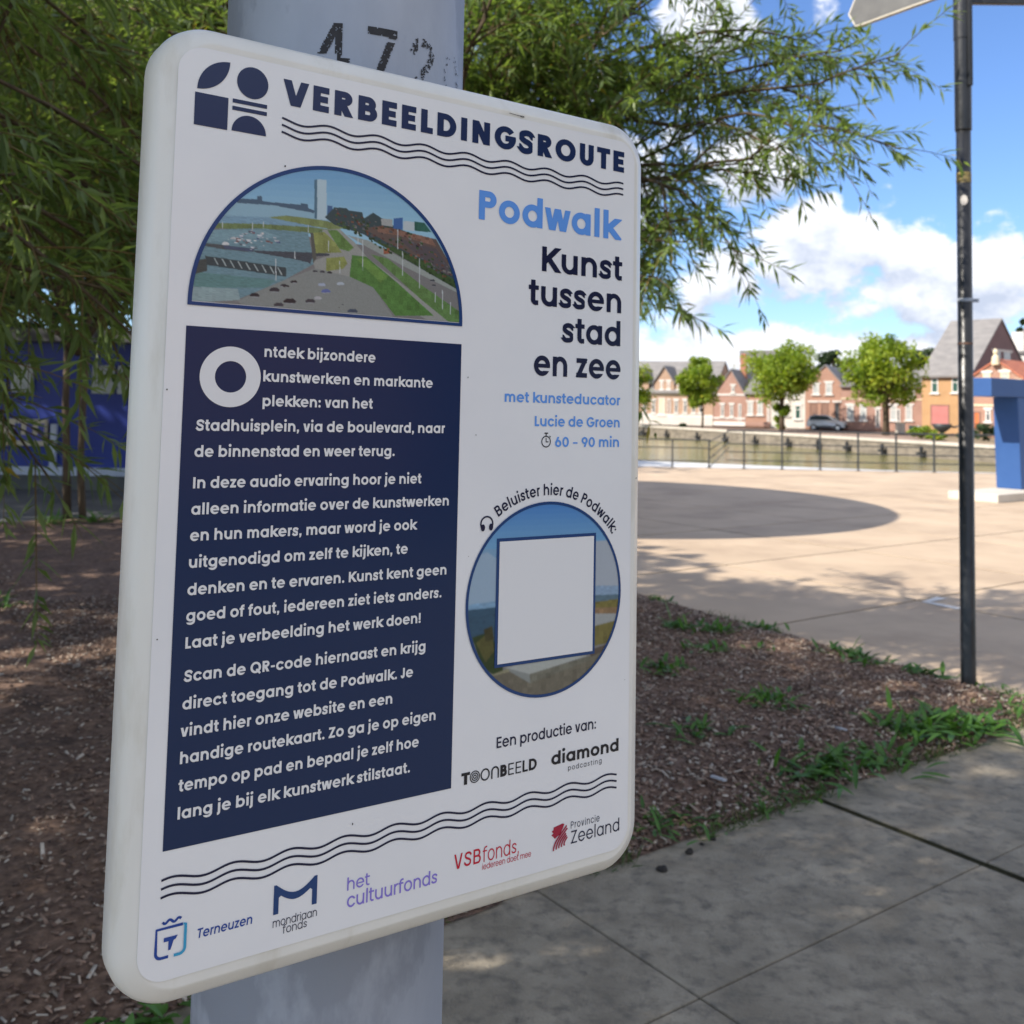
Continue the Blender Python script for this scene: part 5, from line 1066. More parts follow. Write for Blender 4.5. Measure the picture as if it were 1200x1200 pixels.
def chips(n, seed):
    rg = np.random.default_rng(seed); V = []; F = []; Cc = []
    for k in range(n):
        if k % 5 < 3: u = bed_edge(4) + .2 - rg.random() ** 1.1 * 4.4; w = WE + 0.04 + rg.random() ** 1.3 * 5.2
        else: u = rg.uniform(-3.6, 1.6); w = WE + 0.05 + rg.random() ** 1.5 * 7.5
        if u > bed_edge(w) - .02: continue
        L = rg.uniform(.008, .027) * (1 + (rg.random() < .06) * 1.0); wd = rg.uniform(.005, .013); h = rg.uniform(.0015, .004)
        a = rg.uniform(0, 6.28); t = rg.normal(0, .28); r = rg.normal(0, .35); p = uw(u, w); z = bed_z(u, w) + h + abs(math.sin(t)) * L * .4 + rg.random() * .006
        R = Matrix.Rotation(a, 3, 'Z') @ Matrix.Rotation(t, 3, 'Y') @ Matrix.Rotation(r, 3, 'X'); b = len(V)
        tp = rg.uniform(.4, .95)
        for sx_, sy_, sz_ in ((-1, -1, -1), (1, -tp, -1), (1, tp, -1), (-1, 1, -1), (-1, -1, 1), (1, -tp, 1), (1, tp, 1), (-1, 1, 1)):
            q = R @ Vector((sx_ * L / 2, sy_ * wd / 2, sz_ * h / 2)); V.append((p.x + q.x, p.y + q.y, z + q.z))
        F += [(b, b + 3, b + 2, b + 1), (b + 4, b + 5, b + 6, b + 7), (b, b + 1, b + 5, b + 4), (b + 1, b + 2, b + 6, b + 5), (b + 2, b + 3, b + 7, b + 6), (b + 3, b, b + 4, b + 7)]
        g = rg.random(); g2 = rg.uniform(.7, 1.25)
        c = (.12, .072, .052) if g < .34 else ((.27, .18, .13) if g < .74 else ((.40, .32, .25) if g < .94 else (.50, .44, .37)))
        Cc += [(c[0] * g2, c[1] * g2, c[2] * g2, 1)] * 8
    o = np_mesh('wood_chips', V, F, M['chips'], attrs={'chip': ('POINT', 'FLOAT_COLOR', Cc)})
    return tag(o, 'brown and pale bark chips strewn over the planting bed', 'wood chips', kind='stuff')
chips(76000, 8)

# ------------------------------------------------------------------ harbour, far bank
WZ, FZ = -1.3, -0.45
QA, QB = Vector((12.6, 101.0)), Vector((27.6, 57.0))
qd = (QB - QA).normalized()
Q0, Q1 = QA - qd * 160, QB + qd * 26
sheet('harbour_water', [(-220, 20), (220, 20), (220, 420), (-220, 420)], WZ, M['water'])
sheet('far_bank', [(Q0.x, Q0.y), (Q1.x, Q1.y), (400, Q1.y + 40), (900, 1500), (Q0.x - 60, 1500)], FZ, M['clinker'])
qn = Vector((-qd.y, qd.x))                       # towards the far bank
if qn.x < 0: qn = -qn
mq = MB(); L_ = (Q1 - Q0).length
Mq = Matrix(((qd.x, qn.x, 0, Q0.x), (qd.y, qn.y, 0, Q0.y), (0, 0, 1, 0), (0, 0, 0, 1)))
qw = empty('quay_wall', 'rough brown stone quay wall along the far side of the harbour', 'wall')
mq.box(0, 0.05, -2.4, L_, 0.6, FZ - .02, Mq); mq.build('wall_face', M['quay'], qw)
MB().box(0, -0.03, FZ - .02, L_, 0.75, FZ + .16, Mq).build('coping', M['stone'], qw)
nq = empty('quay_wall', 'concrete quay wall below the railing at the edge of the square', 'wall')
MB().box(-60, QY + .002, -2.4, 60, QY + 0.35, -0.004).build('wall_face', M['white_conc'], nq)
# strip of brown soil and gardens on the bank at the right
gp = [Vector((p[0], p[1])) for p in ((29.5, 66.0), (34.0, 62.5), (60.0, 62.0), (80, 70), (80, 84), (36.8, 84.0), (31.0, 77))]
sheet('garden_ground', [tuple(p) for p in gp], FZ + .05, M['hedge_soil'], .3)
# pale concrete landing beyond the railing
e1 = (10.3, QY + .36)
sheet('landing', [(-6, QY + .36), e1, (8.2, 26.5), (4.6, 28.0), (3.0, 28.8), (-6, 29.4)], -0.004, M['white_conc'], 2.3)
# mooring posts
pxs = [(757, 508), (784, 509), (820, 512), (852.5, 513), (888, 514.5), (927, 517.5), (962, 520), (996.5, 522.5), (1038, 526), (1084, 529)]
mp0 = None
for px, py in pxs:
    d = ray(px, py); den = d.x * qd.y - d.y * qd.x
    t = (QA.x * qd.y - QA.y * qd.x) / den; pt = Vector((d.x * t, d.y * t)) - qn * 0.28
    if mp0 is None:
        mp0 = empty('mooring_post', 'small black mooring post against the far quay wall', 'post', group='mooring posts along the far quay wall')
        MB().lathe([(.10, -1.9), (.11, -.35), (.125, -.33), (.125, -.1), (.08, .02), (.0, .05)], 10).build('pile', M['tyre'], mp0); o = mp0
        MB().box(-.2, .05, -.5, .2, .34, -.35).build('bracket', M['rail'], mp0)
    else:
        o = mp0.copy(); COL.objects.link(o)
        for ch in mp0.children:
            c = ch.copy(); c.parent = o; COL.objects.link(c)
    o.location = (pt.x, pt.y, -0.62)

# ------------------------------------------------------------------ railings of the square
RY = QY - 0.14
rl = empty('railing', 'dark metal railing with four rails along the edge of the square', 'railing', (5.5, RY, 0))
def postmesh(h): return MB().box(-.017, -.025, 0, .017, .025, h).box(-.06, -.05, 0, .06, .05, .012)
for k in range(16):
    x = 5.88 + .955 * k
    if k == 0: pm = postmesh(.97).build('rail_post', M['rail'], rl); pm.location = (x - 5.5, 0, 0)
    else:
        c = pm.copy(); COL.objects.link(c); c.parent = rl; c.location = (x - 5.5, 0, 0)
for z, r in ((.955, .022), (.62, .014), (.42, .014), (.21, .014)):
    MB().tube([(-.05, 0, z), (15, 0, z)], r, 8).build('rail', M['rail'], rl)
r2 = empty('railing', 'lower dark railing at the left with three rails beside the harbour steps', 'railing', (3, RY, 0))
for x in (1.2, 2.16, 3.12, 4.08, 5.0):
    postmesh(.72).build('rail_post', M['rail'], r2).location = (x - 3, 0, 0)
for z, r in ((.70, .018), (.50, .013), (.17, .013)): MB().tube([(-3, 0, z), (2.0, 0, z)], r, 8).build('rail', M['rail'], r2)
r3 = empty('stair_handrail', 'sloping handrails of the harbour steps between the two railings', 'handrail', (5.0, RY, 0))
for k in range(4): MB().tube([(.03, 0.05, .66 - .21 * k if .66 - .21 * k > .02 else .02), (.52, 0.05, .95 - .14 * k)], .013, 8).build('rail', M['rail'], r3)

# ------------------------------------------------------------------ blue steel monument
bp = ground(1197, 574, 0.14)
mon = empty('steel_monument', 'blue steel post and beam sculpture on a pale concrete plinth', 'sculpture', (bp.x, bp.y, 0), A36)
pl = MB().box(-1.55, -0.40, 0, 4.5, .50, .14).build('plinth', M['plinth'], mon, bevel=.012)
MB().add([(.00, .00, .1405), (1.3, .00, .1405), (1.3, .46, .1405), (.00, .46, .1405), (-.09, -.0, 1.80), (1.3, -.0, 1.80), (1.3, .46, 1.80), (-.09, .46, 1.80)],
         [(0, 3, 2, 1), (4, 5, 6, 7), (0, 1, 5, 4), (1, 2, 6, 5), (2, 3, 7, 6), (3, 0, 4, 7)]).build('column', M['blue_steel'], mon, bevel=.01)
MB().box(-1.02, -.02, 1.803, 4.0, .50, 2.13).build('beam', M['blue_steel'], mon, bevel=.01)

# ------------------------------------------------------------------ houses across the water
GL = -0.35
def facade(px0, Y0, px1, Y1):                    # plane through two points of the photograph's columns
    a = at(px0, 500, Y0); b = at(px1, 500, Y1); return Vector((a.x, a.y, GL)), Vector((b.x, b.y, GL))
class House:
    def __init__(s, name, label, A, B, group=None, depth=8.0):
        s.A = Vector((A.x, A.y, GL)); d = Vector((B.x - A.x, B.y - A.y, 0)); s.W = d.length; s.u = d.normalized(); s.n = Vector((s.u.y, -s.u.x, 0))  # n points to the viewer's side
        s.D = depth
        s.root = empty(name, label, 'house', s.A, math.atan2(s.u.y, s.u.x), group)
    def sz(s, px, py):                           # where the photograph's (px, py) falls on the facade
        d = ray(px, py); t = (s.A - EYE).dot(s.n) / d.dot(s.n); p = EYE + d * t - s.A
        return p.dot(s.u), p.z
    def z(s, px, py): return s.sz(px, py)[1]
    def build(s, parts): pass
    def wall(s, eave, mt, gable=None, side=None, name='wall', x0=None, x1=None, base=0.0):
        x0 = 0 if x0 is None else x0; x1 = s.W if x1 is None else x1; D = s.D
        mb = MB(); mb.box(x0, 0, base, x1, D, eave)
        if gable is not None:
            gx_, gz = gable; mb.add([(x0, 0, eave), (x1, 0, eave), (gx_, 0, gz), (x0, D, eave), (x1, D, eave), (gx_, D, gz)], [(0, 1, 2), (5, 4, 3)])
        if side is not None:
            rz = side; mb.add([(x0, 0, eave), (x0, D / 2, rz), (x0, D, eave)], [(0, 1, 2)]); mb.add([(x1, 0, eave), (x1, D / 2, rz), (x1, D, eave)], [(2, 1, 0)])
        return mb.build(name, mt, s.root)
    def roof_gable(s, eave, gx_, gz, mt, x0=None, x1=None, t=.16, ov=.25):
        x0 = 0 if x0 is None else x0; x1 = s.W if x1 is None else x1; mb = MB()
        for xe in (x0, x1):
            sg = -1 if xe == x0 else 1; sl = (gz - eave) / abs(gx_ - xe); xo = xe + sg * ov; zo = eave - sl * ov
            vs = [(xo, -.12, zo + .02), (gx_, -.12, gz + .02), (gx_, s.D + .1, gz + .02), (xo, s.D + .1, zo + .02)]
            vs += [(a, b, c + t) for a, b, c in vs]
            mb.add(vs, [(0, 3, 2, 1), (4, 5, 6, 7), (0, 1, 5, 4), (1, 2, 6, 5), (2, 3, 7, 6), (3, 0, 4, 7)])
        return mb.build('roof', mt, s.root)
    def roof_side(s, eave, rz, mt, x0=None, x1=None, t=.18, ov=.3):
        x0 = 0 if x0 is None else x0; x1 = s.W if x1 is None else x1; mb = MB(); D = s.D; sl = (rz - eave) / (D / 2)
        for y0, sg in ((-ov, 1), (D + ov, -1)):
            vs = [(x0 - .1, y0, eave - sl * ov + .02), (x1 + .1, y0, eave - sl * ov + .02), (x1 + .1, D / 2, rz + .02), (x0 - .1, D / 2, rz + .02)]
            vs += [(a, b, c + t) for a, b, c in vs]
            mb.add(vs, [(0, 3, 2, 1), (4, 5, 6, 7), (0, 1, 5, 4), (1, 2, 6, 5), (2, 3, 7, 6), (3, 0, 4, 7)])
        return mb.build('roof', mt, s.root)
    def win(s, px0, py0, px1, py1, pane='glass', frame='white_trim', name='window', lintel=True, sill=True, arch=False, bars=1, fw=.09):
        a0, z1 = s.sz(px0, py0); a1, _ = s.sz(px1, py0); _, z0 = s.sz(px0, py1)
        x0, x1 = min(a0, a1), max(a0, a1); z0 = max(z0, .03)
        f = MB(); y0, y1 = -.055, .0
        f.box(x0, y0, z0, x0 + fw, y1, z1); f.box(x1 - fw, y0, z0, x1, y1, z1); f.box(x0 + fw, y0, z0, x1 - fw, y1, z0 + fw); f.box(x0 + fw, y0, z1 - fw, x1 - fw, y1, z1)
        if bars and name == 'window': f.box(x0 + fw, y0 + .012, z0 + (z1 - z0) * .66, x1 - fw, y1, z0 + (z1 - z0) * .66 + fw * .7)
        if arch:
            xm = (x0 + x1) / 2; rr = (x1 - x0) / 2; k = 7; pts = [(xm + rr * math.cos(math.pi * i / k), z1 + .7 * rr * math.sin(math.pi * i / k)) for i in range(k + 1)]
            n = len(pts); f.add([(x, y0, z) for x, z in pts] + [(x, y1, z) for x, z in pts], [tuple(range(n))] + [(i, n + i, n + i + 1, i + 1) for i in range(n - 1)])
        o = f.build(name, M[frame], s.root)
        MB().box(x0 + fw, -.018, z0 + fw, x1 - fw, -.004, z1 - fw).build('pane' if name == 'window' else 'panel', M[pane], o)
        if lintel: MB().box(x0 - .15, -.075, z1 + .004, x1 + .15, 0, z1 + .17).build('lintel', M['white_trim'], o)
        if sill: MB().box(x0 - .14, -.14, z0 - .13, x1 + .14, 0, z0 - .004).build('sill', M['white_trim'], o)
        return o
    def door(s, px0, py0, px1, py1, mt='door_dark', frame='white_trim', lintel=False): return s.win(px0, py0, px1, py1, mt, frame, 'door', lintel, False, fw=.10)
    def band(s, py0, py1, px, mt='white_trim', x0=None, x1=None, proud=.06, name='band'):
        z1 = s.z(px, py0); z0 = max(0.02, s.z(px, py1)); MB().box(0.01 if x0 is None else x0, -proud, z0, (s.W - .01) if x1 is None else x1, 0, z1).build(name, M[mt], s.root)
    def chimney(s, px0, py0, px1, py1, y, mt):
        a0, z1 = s.sz(px0, py0); a1, z0 = s.sz(px1, py1); o = MB().box(a0, y, z0 - 1.5, a1, y + .8, z1).box(a0 - .06, y - .06, z1 + .002, a1 + .06, y + .86, z1 + .12).build('chimney', M[mt], s.root)
        for k in (.25, .7): MB().lathe([(.12, z1 + .12), (.10, z1 + .5)], 10, (a0 + (a1 - a0) * k, y + .4, 0)).build('chimney_pot', M['roof_red'], o)

RA, RB = at(738, 500, 109.0), at(1085, 500, 95.5)
rowd = (RB - RA); rowd.z = 0; rown = rowd.normalized()
def on_row(px, back=0.0):
    d = ray(px, 490); den = d.x * rown.y - d.y * rown.x; t = (RA.x * rown.y - RA.y * rown.x) / den
    p = Vector((d.x * t, d.y * t, GL)); return p + Vector((-rown.y, rown.x, 0)) * back
G = 'brick row houses across the harbour'
# cream brick block with steep dormer gables, far left
h = House('row_house', 'long cream and pink brick house with steep gables behind the small left lime tree', on_row(700), on_row(835.5), G, 9)
ev = h.z(790, 459); h.wall(ev, M['brick_cream'], side=h.z(790, 423)); h.roof_side(ev, h.z(790, 423), M['slate_pale'])
for a, b, top in ((767, 790, 430), (792, 812, 433), (742, 760, 432)):
    x0, _ = h.sz(a, 459); x1, _ = h.sz(b, 459); gz = h.z(a, top); xm = (x0 + x1) / 2
    g = MB().add([(x0, -.02, ev), (x1, -.02, ev), (x1, 3, ev), (x0, 3, ev), (x0, -.02, ev + .9), (x1, -.02, ev + .9), (xm, -.02, gz), (x0, 3, ev + .9), (x1, 3, ev + .9), (xm, 4.2, gz)],
                 [(0, 1, 5, 6, 4), (0, 4, 7, 3), (1, 2, 8, 5)]).build('gable', M['brick_cream'], h.root)
    r_ = MB()
    for xe, sg in ((x0, -1), (x1, 1)):
        vs = [(xe + sg * .2, -.2, ev + .75), (xm, -.2, gz + .02), (xm, 4.2, gz + .02), (xe + sg * .2, 4.2, ev + .75)]; vs += [(p[0], p[1], p[2] + .14) for p in vs]
        r_.add(vs, [(0, 3, 2, 1), (4, 5, 6, 7), (0, 1, 5, 4), (1, 2, 6, 5), (2, 3, 7, 6), (3, 0, 4, 7)])
    r_.build('gable_roof', M['slate_pale'], g)
for a, b, c, d in ((782, 447, 785.5, 456), (794, 447, 797, 456), (774, 447, 777, 456), (748, 447, 752, 456)): h.win(a, b, c, d)
for a, c in ((753.5, 757.5), (764, 768), (790.5, 794.5), (801, 805), (811, 815), (819, 823)): h.win(a, 469, c, 484, arch=True)
h.win(772, 466, 779.5, 486, 'cream_render', 'white_trim', 'bay', False, True)
h.door(782, 467, 786, 492, 'door_brown'); h.band(485.5, 488.5, 790); h.band(462, 464, 790, 'cream_render'); h.band(488.6, 499, 790, 'grey_render', proud=.1, name='plinth')
# tall dark flat roofed block standing behind
h = House('apartment_block', 'taller dark grey flat roofed block rising behind the row', on_row(829, 14), on_row(884, 14), None, 12)
z1 = h.z(855, 411); h.wall(h.z(855, 424), M['roof_dark']); MB().box(-.2, -.1, h.z(855, 424) + .003, h.W + .2, 12.1, z1).build('roof', M['slate'], h.root)
for a in (858, 867, 875): h.win(a, 426, a + 5, 436, 'curtain', 'white_trim', lintel=False, sill=False)
h.root['category'] = 'building'
# pink gabled house
h = House('row_house', 'pink brick house with a pointed gable and round attic window', on_row(836), on_row(873.5), G, 9)
ev = h.z(855, 464); xg, zg = h.sz(856.5, 434); h.wall(ev, M['brick_pink'], gable=(xg, zg)); h.roof_gable(ev, xg, zg, M['slate_pale'])
h.win(857.3, 452, 860.7, 460, arch=True); 
for a in (844.8, 855.6): h.win(a, 474, a + 3.6, 488, arch=True)
h.door(865.3, 473, 868.8, 498); h.band(461.5, 463.5, 855); h.band(489, 491, 850); h.band(494, 499, 855, 'white_trim', proud=.1, name='plinth')
h.chimney(856, 417.5, 862.5, 434, 4.0, 'brick_orange')
# low house with two curtained windows
h = House('row_house', 'salmon brick house with two tall white curtained windows left of the middle lime tree', on_row(873.6), on_row(903), G, 9)
ev = h.z(885, 461); h.wall(ev, M['brick_salmon'], side=h.z(885, 438)); h.roof_side(ev, h.z(885, 438), M['slate'])
h.win(876, 471, 882.5, 486, 'curtain'); h.win(887.5, 471, 894, 486, 'curtain'); h.door(899, 474, 902, 498, 'door_brown'); h.band(494, 499, 885, 'brick_pink', proud=.08, name='plinth')
# pale house with green door behind the middle tree
h = House('row_house', 'pale rendered house with a dark green door behind the middle lime tree', on_row(903.1), on_row(943.5), G, 9)
ev = h.z(925, 452); h.wall(ev, M['grey_render'], side=h.z(925, 428)); h.roof_side(ev, h.z(925, 428), M['slate'])
h.win(931.5, 475, 938.5, 491, 'door_green', sill=True); h.win(908, 472, 914, 487, 'curtain'); h.win(920, 472, 925, 487); h.win(929, 456, 935, 466, 'curtain')
# salmon gabled house with garage openings
h = House('row_house', 'salmon brick gabled house with three brown ground floor openings behind the parked car', on_row(943.6), on_row(985.5), G, 9)
ev = h.z(965, 449); xg, zg = h.sz(967.5, 429); h.wall(ev, M['brick_salmon'], gable=(xg, zg)); h.roof_gable(ev, xg, zg, M['slate'])
h.win(952.5, 450, 960, 462, 'curtain'); h.win(967.5, 448.5, 975, 462, 'curtain')
for a, c, m_ in ((948.5, 957.5, 'door_brown'), (962, 970.5, 'door_brown'), (977.5, 984.5, 'door_dark')): h.win(a, 471.5, c, 497, m_, 'door_brown', 'door', True, False)
# long low terrace
h = House('row_house', 'low pink terrace with white arched windows and dark doors behind the right lime tree', on_row(985.6), on_row(1082), G, 9)
ev = h.z(1030, 453); h.wall(ev, M['brick_pink'], side=h.z(1030, 432)); h.roof_side(ev, h.z(1030, 432), M['slate'])
for a in (992.5, 1007.5, 1043, 1061): h.win(a, 475, a + 8, 492.5, 'curtain', arch=True)
h.door(1026, 479, 1031, 501, lintel=True); h.door(1050.5, 479, 1055, 501); h.band(467, 468.5, 1030, 'cream_render')
h.win(1018, 457, 1023, 465); h.win(1066, 457, 1072, 465)
# yellow house with big grey roof: its garden gable end turns to the right
Cx = at(1139.5, 500, 88.0); Lf, Gw = 4.6, 11.4
Fa = Vector((Cx.x - .64 * Lf, Cx.y + .77 * Lf, GL))
h = House('yellow_house', 'yellow brick house with a large grey pitched roof and purple gable end', Fa, Cx, None, Gw)
ev = h.z(1110, 438.5); rz = h.z(1139, 437) + 5.0
h.wall(ev, M['brick_yellow'])
MB().add([(0, 0, ev), (0, Gw / 2, rz), (0, Gw, ev)], [(0, 1, 2)]).build('gable_wall', M['brick_yellow'], h.root)
gw = MB().add([(Lf + .012, .02, 0), (Lf + .012, Gw - .02, 0), (Lf + .012, Gw - .02, ev), (Lf + .012, Gw / 2, rz - .05), (Lf + .012, .02, ev), (Lf - .2, .02, 0), (Lf - .2, Gw - .02, 0), (Lf - .2, Gw - .02, ev), (Lf - .2, Gw / 2, rz - .05), (Lf - .2, .02, ev)], [(0, 1, 2, 3, 4), (9, 8, 7, 6, 5)]).build('gable_wall', M['brick_purple'], h.root)
for y in (Gw / 2 - 1.6, Gw / 2 + .4): MB().box(Lf + .012, y, ev + 1.0, Lf + .06, y + 1.3, ev + 2.2).build('window', M['curtain'], h.root)
MB().box(Lf + .015, Gw / 2 - 2.0, ev + 2.2, Lf + .08, Gw / 2 + 2.1, ev + 2.42).build('lintel', M['grey_render'], h.root)
h.roof_side(ev, rz, M['slate_pale'], ov=.35)
h.win(1091.5, 443, 1099.5, 460.5, 'door_green'); h.win(1115.5, 442.5, 1123.5, 460, 'door_green')
h.win(1090.5, 474, 1112.5, 498, 'door_red', 'door_brown', 'garage_door', False, False)
# small decorated gable house in front
h = House('gable_house', 'small pink house with cream decorated gable and two arched windows behind the blue sculpture', at(1137, 500, 80), at(1199, 500, 77), None, 9)
ev = h.z(1168, 444); xg, zg = h.sz(1168, 423); x_l, _ = h.sz(1140, 444); x_r, _ = h.sz(1192, 444)
h.wall(ev, M['brick_salmon'], gable=(xg, zg)); h.roof_gable(ev, xg, zg, M['roof_red'])
MB().lathe([(.32, zg - .3), (.26, zg + .3), (.12, zg + .45), (.2, zg + .7), (.05, zg + .95)], 10, (xg, -.2, 0)).build('finial', M['cream_render'], h.root)
h.win(1152, 437, 1161, 451.5, 'curtain', 'cream_render', arch=True); h.win(1172.5, 436, 1183, 451.5, 'curtain', 'cream_render', arch=True)
h.band(444, 446.5, 1160, 'cream_render'); h.band(474, 476, 1160, 'cream_render'); h.band(453, 455, 1160, 'cream_render')
h.door(1140.5, 482, 1149, 504, 'door_orange', 'door_brown'); h.win(1155, 480, 1161, 494, 'glass')
# orange roofed house and the last gable at the right edge
h = House('gable_house', 'orange roofed house at the right edge behind the small decorated gable', at(1186, 500, 84), at(1262, 500, 80), None, 9)
ev = h.z(1200, 447); h.wall(ev, M['brick_orange'], side=h.z(1200, 424)); h.roof_side(ev, h.z(1200, 424), M['roof_red'])
h = House('gable_house', 'tall house with a white gable edge at the far right behind the orange roof', at(1189, 500, 104), at(1262, 500, 100), None, 9)
ev = h.z(1200, 412); h.wall(ev, M['grey_render'], side=h.z(1200, 378)); h.roof_side(ev, h.z(1200, 378), M['slate'])
MB().box(-.12, -.1, ev, 1.0, .3, h.z(1195, 389)).build('parapet', M['white_trim'], h.root)
# background houses to close the row behind the sign
h = House('row_house', 'plain brick house at the left end of the row, mostly behind the sign', on_row(560), on_row(699), G, 9)
ev = h.z(640, 456); h.wall(ev, M['brick_pink'], side=h.z(640, 432)); h.roof_side(ev, h.z(640, 432), M['slate'])
for a in (580, 600, 620, 640, 660, 680): h.win(a, 470, a + 6, 486)
# ------------------------------------------------------------------ vegetation
def blades(P, Dn, Ln, Wd, up, fold=0.25, mid=0.45, droop=0.0):
    """P base, Dn direction (unit), Ln length, Wd width: one folded lens-shaped leaf each -> verts, tris"""
    n = len(P); side = np.cross(Dn, up); side /= (np.linalg.norm(side, axis=1, keepdims=True) + 1e-9); nn = np.cross(side, Dn)
    m = P + Dn * (Ln * mid)[:, None] - np.array([0, 0, 1.0]) * (droop * Ln * .25)[:, None] if isinstance(droop, np.ndarray) else P + Dn * (Ln * mid)[:, None]
    tip = P + Dn * Ln[:, None]
    if isinstance(droop, np.ndarray): tip = tip - np.array([0, 0, 1.0]) * (droop * Ln)[:, None]
    l = m + side * (Wd / 2)[:, None] + nn * (Wd * fold)[:, None]; r = m - side * (Wd / 2)[:, None] + nn * (Wd * fold)[:, None]
    V = np.stack([P, l, tip, r, m], 1).reshape(-1, 3); b = (np.arange(n) * 5)[:, None]
    F = np.concatenate([b + [[0, 4, 1]], b + [[1, 4, 2]], b + [[0, 3, 4]], b + [[3, 2, 4]]], 0)
    return V, F
def unit(v): return v / (np.linalg.norm(v, axis=-1, keepdims=True) + 1e-9)

def willow_tree(name, label, base, trunks, limbs, seed, leaf_len=0.085, sec=13, twigs=8, leaves=30, tlen=(.35, .75), hang=0.5, seclen=(.45, 1.1), bare=0.22, group=None, leafw=.013):
    rg = np.random.default_rng(seed); root = empty(name, label, 'tree', base, 0, group)
    b0 = np.array(base, float)
    tk = MB()
    for pts, r0, r1 in trunks:
        k = len(pts); tk.tube([Vector(p) - Vector(base) for p in pts], [r0 + (r1 - r0) * i / (k - 1) for i in range(k)], 10)
    tk.build('trunk', M['bark'], root, smooth=True)
    br = MB(); tw = MB(); LP = []; LD = []; LL = []; TN = []
    for lb in limbs:
        p0 = np.array(lb[0], float); p1 = np.array(lb[1], float); r = lb[2]; dens = lb[3] if len(lb) > 3 else 1.0
        mid = (p0 + p1) / 2 + np.array([0, 0, np.linalg.norm(p1 - p0) * .12]) + rg.normal(0, .08, 3)
        T = np.linspace(0, 1, 9)[:, None]; C_ = (1 - T) ** 2 * p0 + 2 * T * (1 - T) * mid + T ** 2 * p1
        C_[1:-1] += rg.normal(0, .025, (7, 3))
        br.tube([Vector(c - b0) for c in C_], [r + (.006 - r) * i / 8 for i in range(9)], 6)
        ns = max(2, int(sec * dens * np.linalg.norm(p1 - p0) / 2.6))
        for k in range(ns + 1):
            t = bare + (1 - bare) * (k + rg.random() * .8) / ns if k < ns else 1.0
            t = min(t, 1.0); i = min(int(t * 8), 7); f = t * 8 - i; s = C_[i] * (1 - f) + C_[i + 1] * f
            tan = unit(C_[i + 1] - C_[i]); rv = unit(rg.normal(0, 1, 3) * np.array([1, 1, .7]))
            d = unit(tan * (.75 if k < ns else 2.0) + rv * .9 + np.array([0, 0, .10])); L = rg.uniform(*seclen) * (1.0 - .35 * t)
            S = np.linspace(0, 1, 6)[:, None]; sc = s + d * L * S + np.array([0, 0, -1.0]) * (hang * L * .55) * S ** 2
            br.tube([Vector(c - b0) for c in sc], [.008, .007, .006, .005, .004, .003], 4, cap=False)
            for q in range(twigs):
                tt = .15 + .85 * (q + rg.random() * .6) / twigs; tt = min(tt, 1); j = min(int(tt * 5), 4); g = tt * 5 - j; ts = sc[j] * (1 - g) + sc[j + 1] * g
                td = unit(unit(sc[j + 1] - sc[j]) * 1.0 + unit(rg.normal(0, 1, 3)) * .75); tl = rg.uniform(*tlen) * (.75 if q < twigs - 1 else 1.0)
                K = np.linspace(0, 1, 5)[:, None]; tc_ = ts + td * tl * K + np.array([0, 0, -1.0]) * (hang * tl * .75) * K ** 2
                tw.tube([Vector(c - b0) for c in tc_], [.0030, .0026, .0022, .0017, .001], 3, cap=False)
                n = int(leaves * tl / .55); x = np.sort(rg.uniform(.10, 1.0, n)); xi = np.minimum((x * 4).astype(int), 3); xf = (x * 4 - xi)[:, None]
                lp = tc_[xi] * (1 - xf) + tc_[xi + 1] * xf; lt = unit(tc_[xi + 1] - tc_[xi])
                rd = unit(np.cross(lt, rg.normal(0, 1, (n, 3)))); ld = unit(lt * rg.uniform(.55, 1.0, (n, 1)) + rd * rg.uniform(.5, .95, (n, 1)))
                LP.append(lp); LD.append(ld); LL.append(rg.uniform(.65, 1.15, n) * leaf_len * (1.0 - .35 * (x > .93))); TN.append(np.clip(rg.normal(.42, .20, n) + (x > .8) * .15, 0, .9) + (rg.random(n) < .012) * .5)
    br.build('branches', M['bark'], root, smooth=True); tw.build('twigs', M['twig'], root)
    P = np.concatenate(LP) - b0; D = np.concatenate(LD); L = np.concatenate(LL); T = np.clip(np.concatenate(TN), 0, 1)
    n = len(P); up = unit(np.array([0, 0, 1.0]) + rg.normal(0, .45, (n, 3)))
    V, F = blades(P, D, L, leafw * rg.uniform(.75, 1.2, n) * (leaf_len / .085), up, .22, .42, rg.uniform(0, .25, n))
    np_mesh('foliage', V, F, M['leaf'], root, {'tint': ('POINT', 'FLOAT', np.repeat(T, 5))})
    print(name, 'leaves', n)
    return root

def P_(px, py, Y): return tuple(at(px, py, Y))
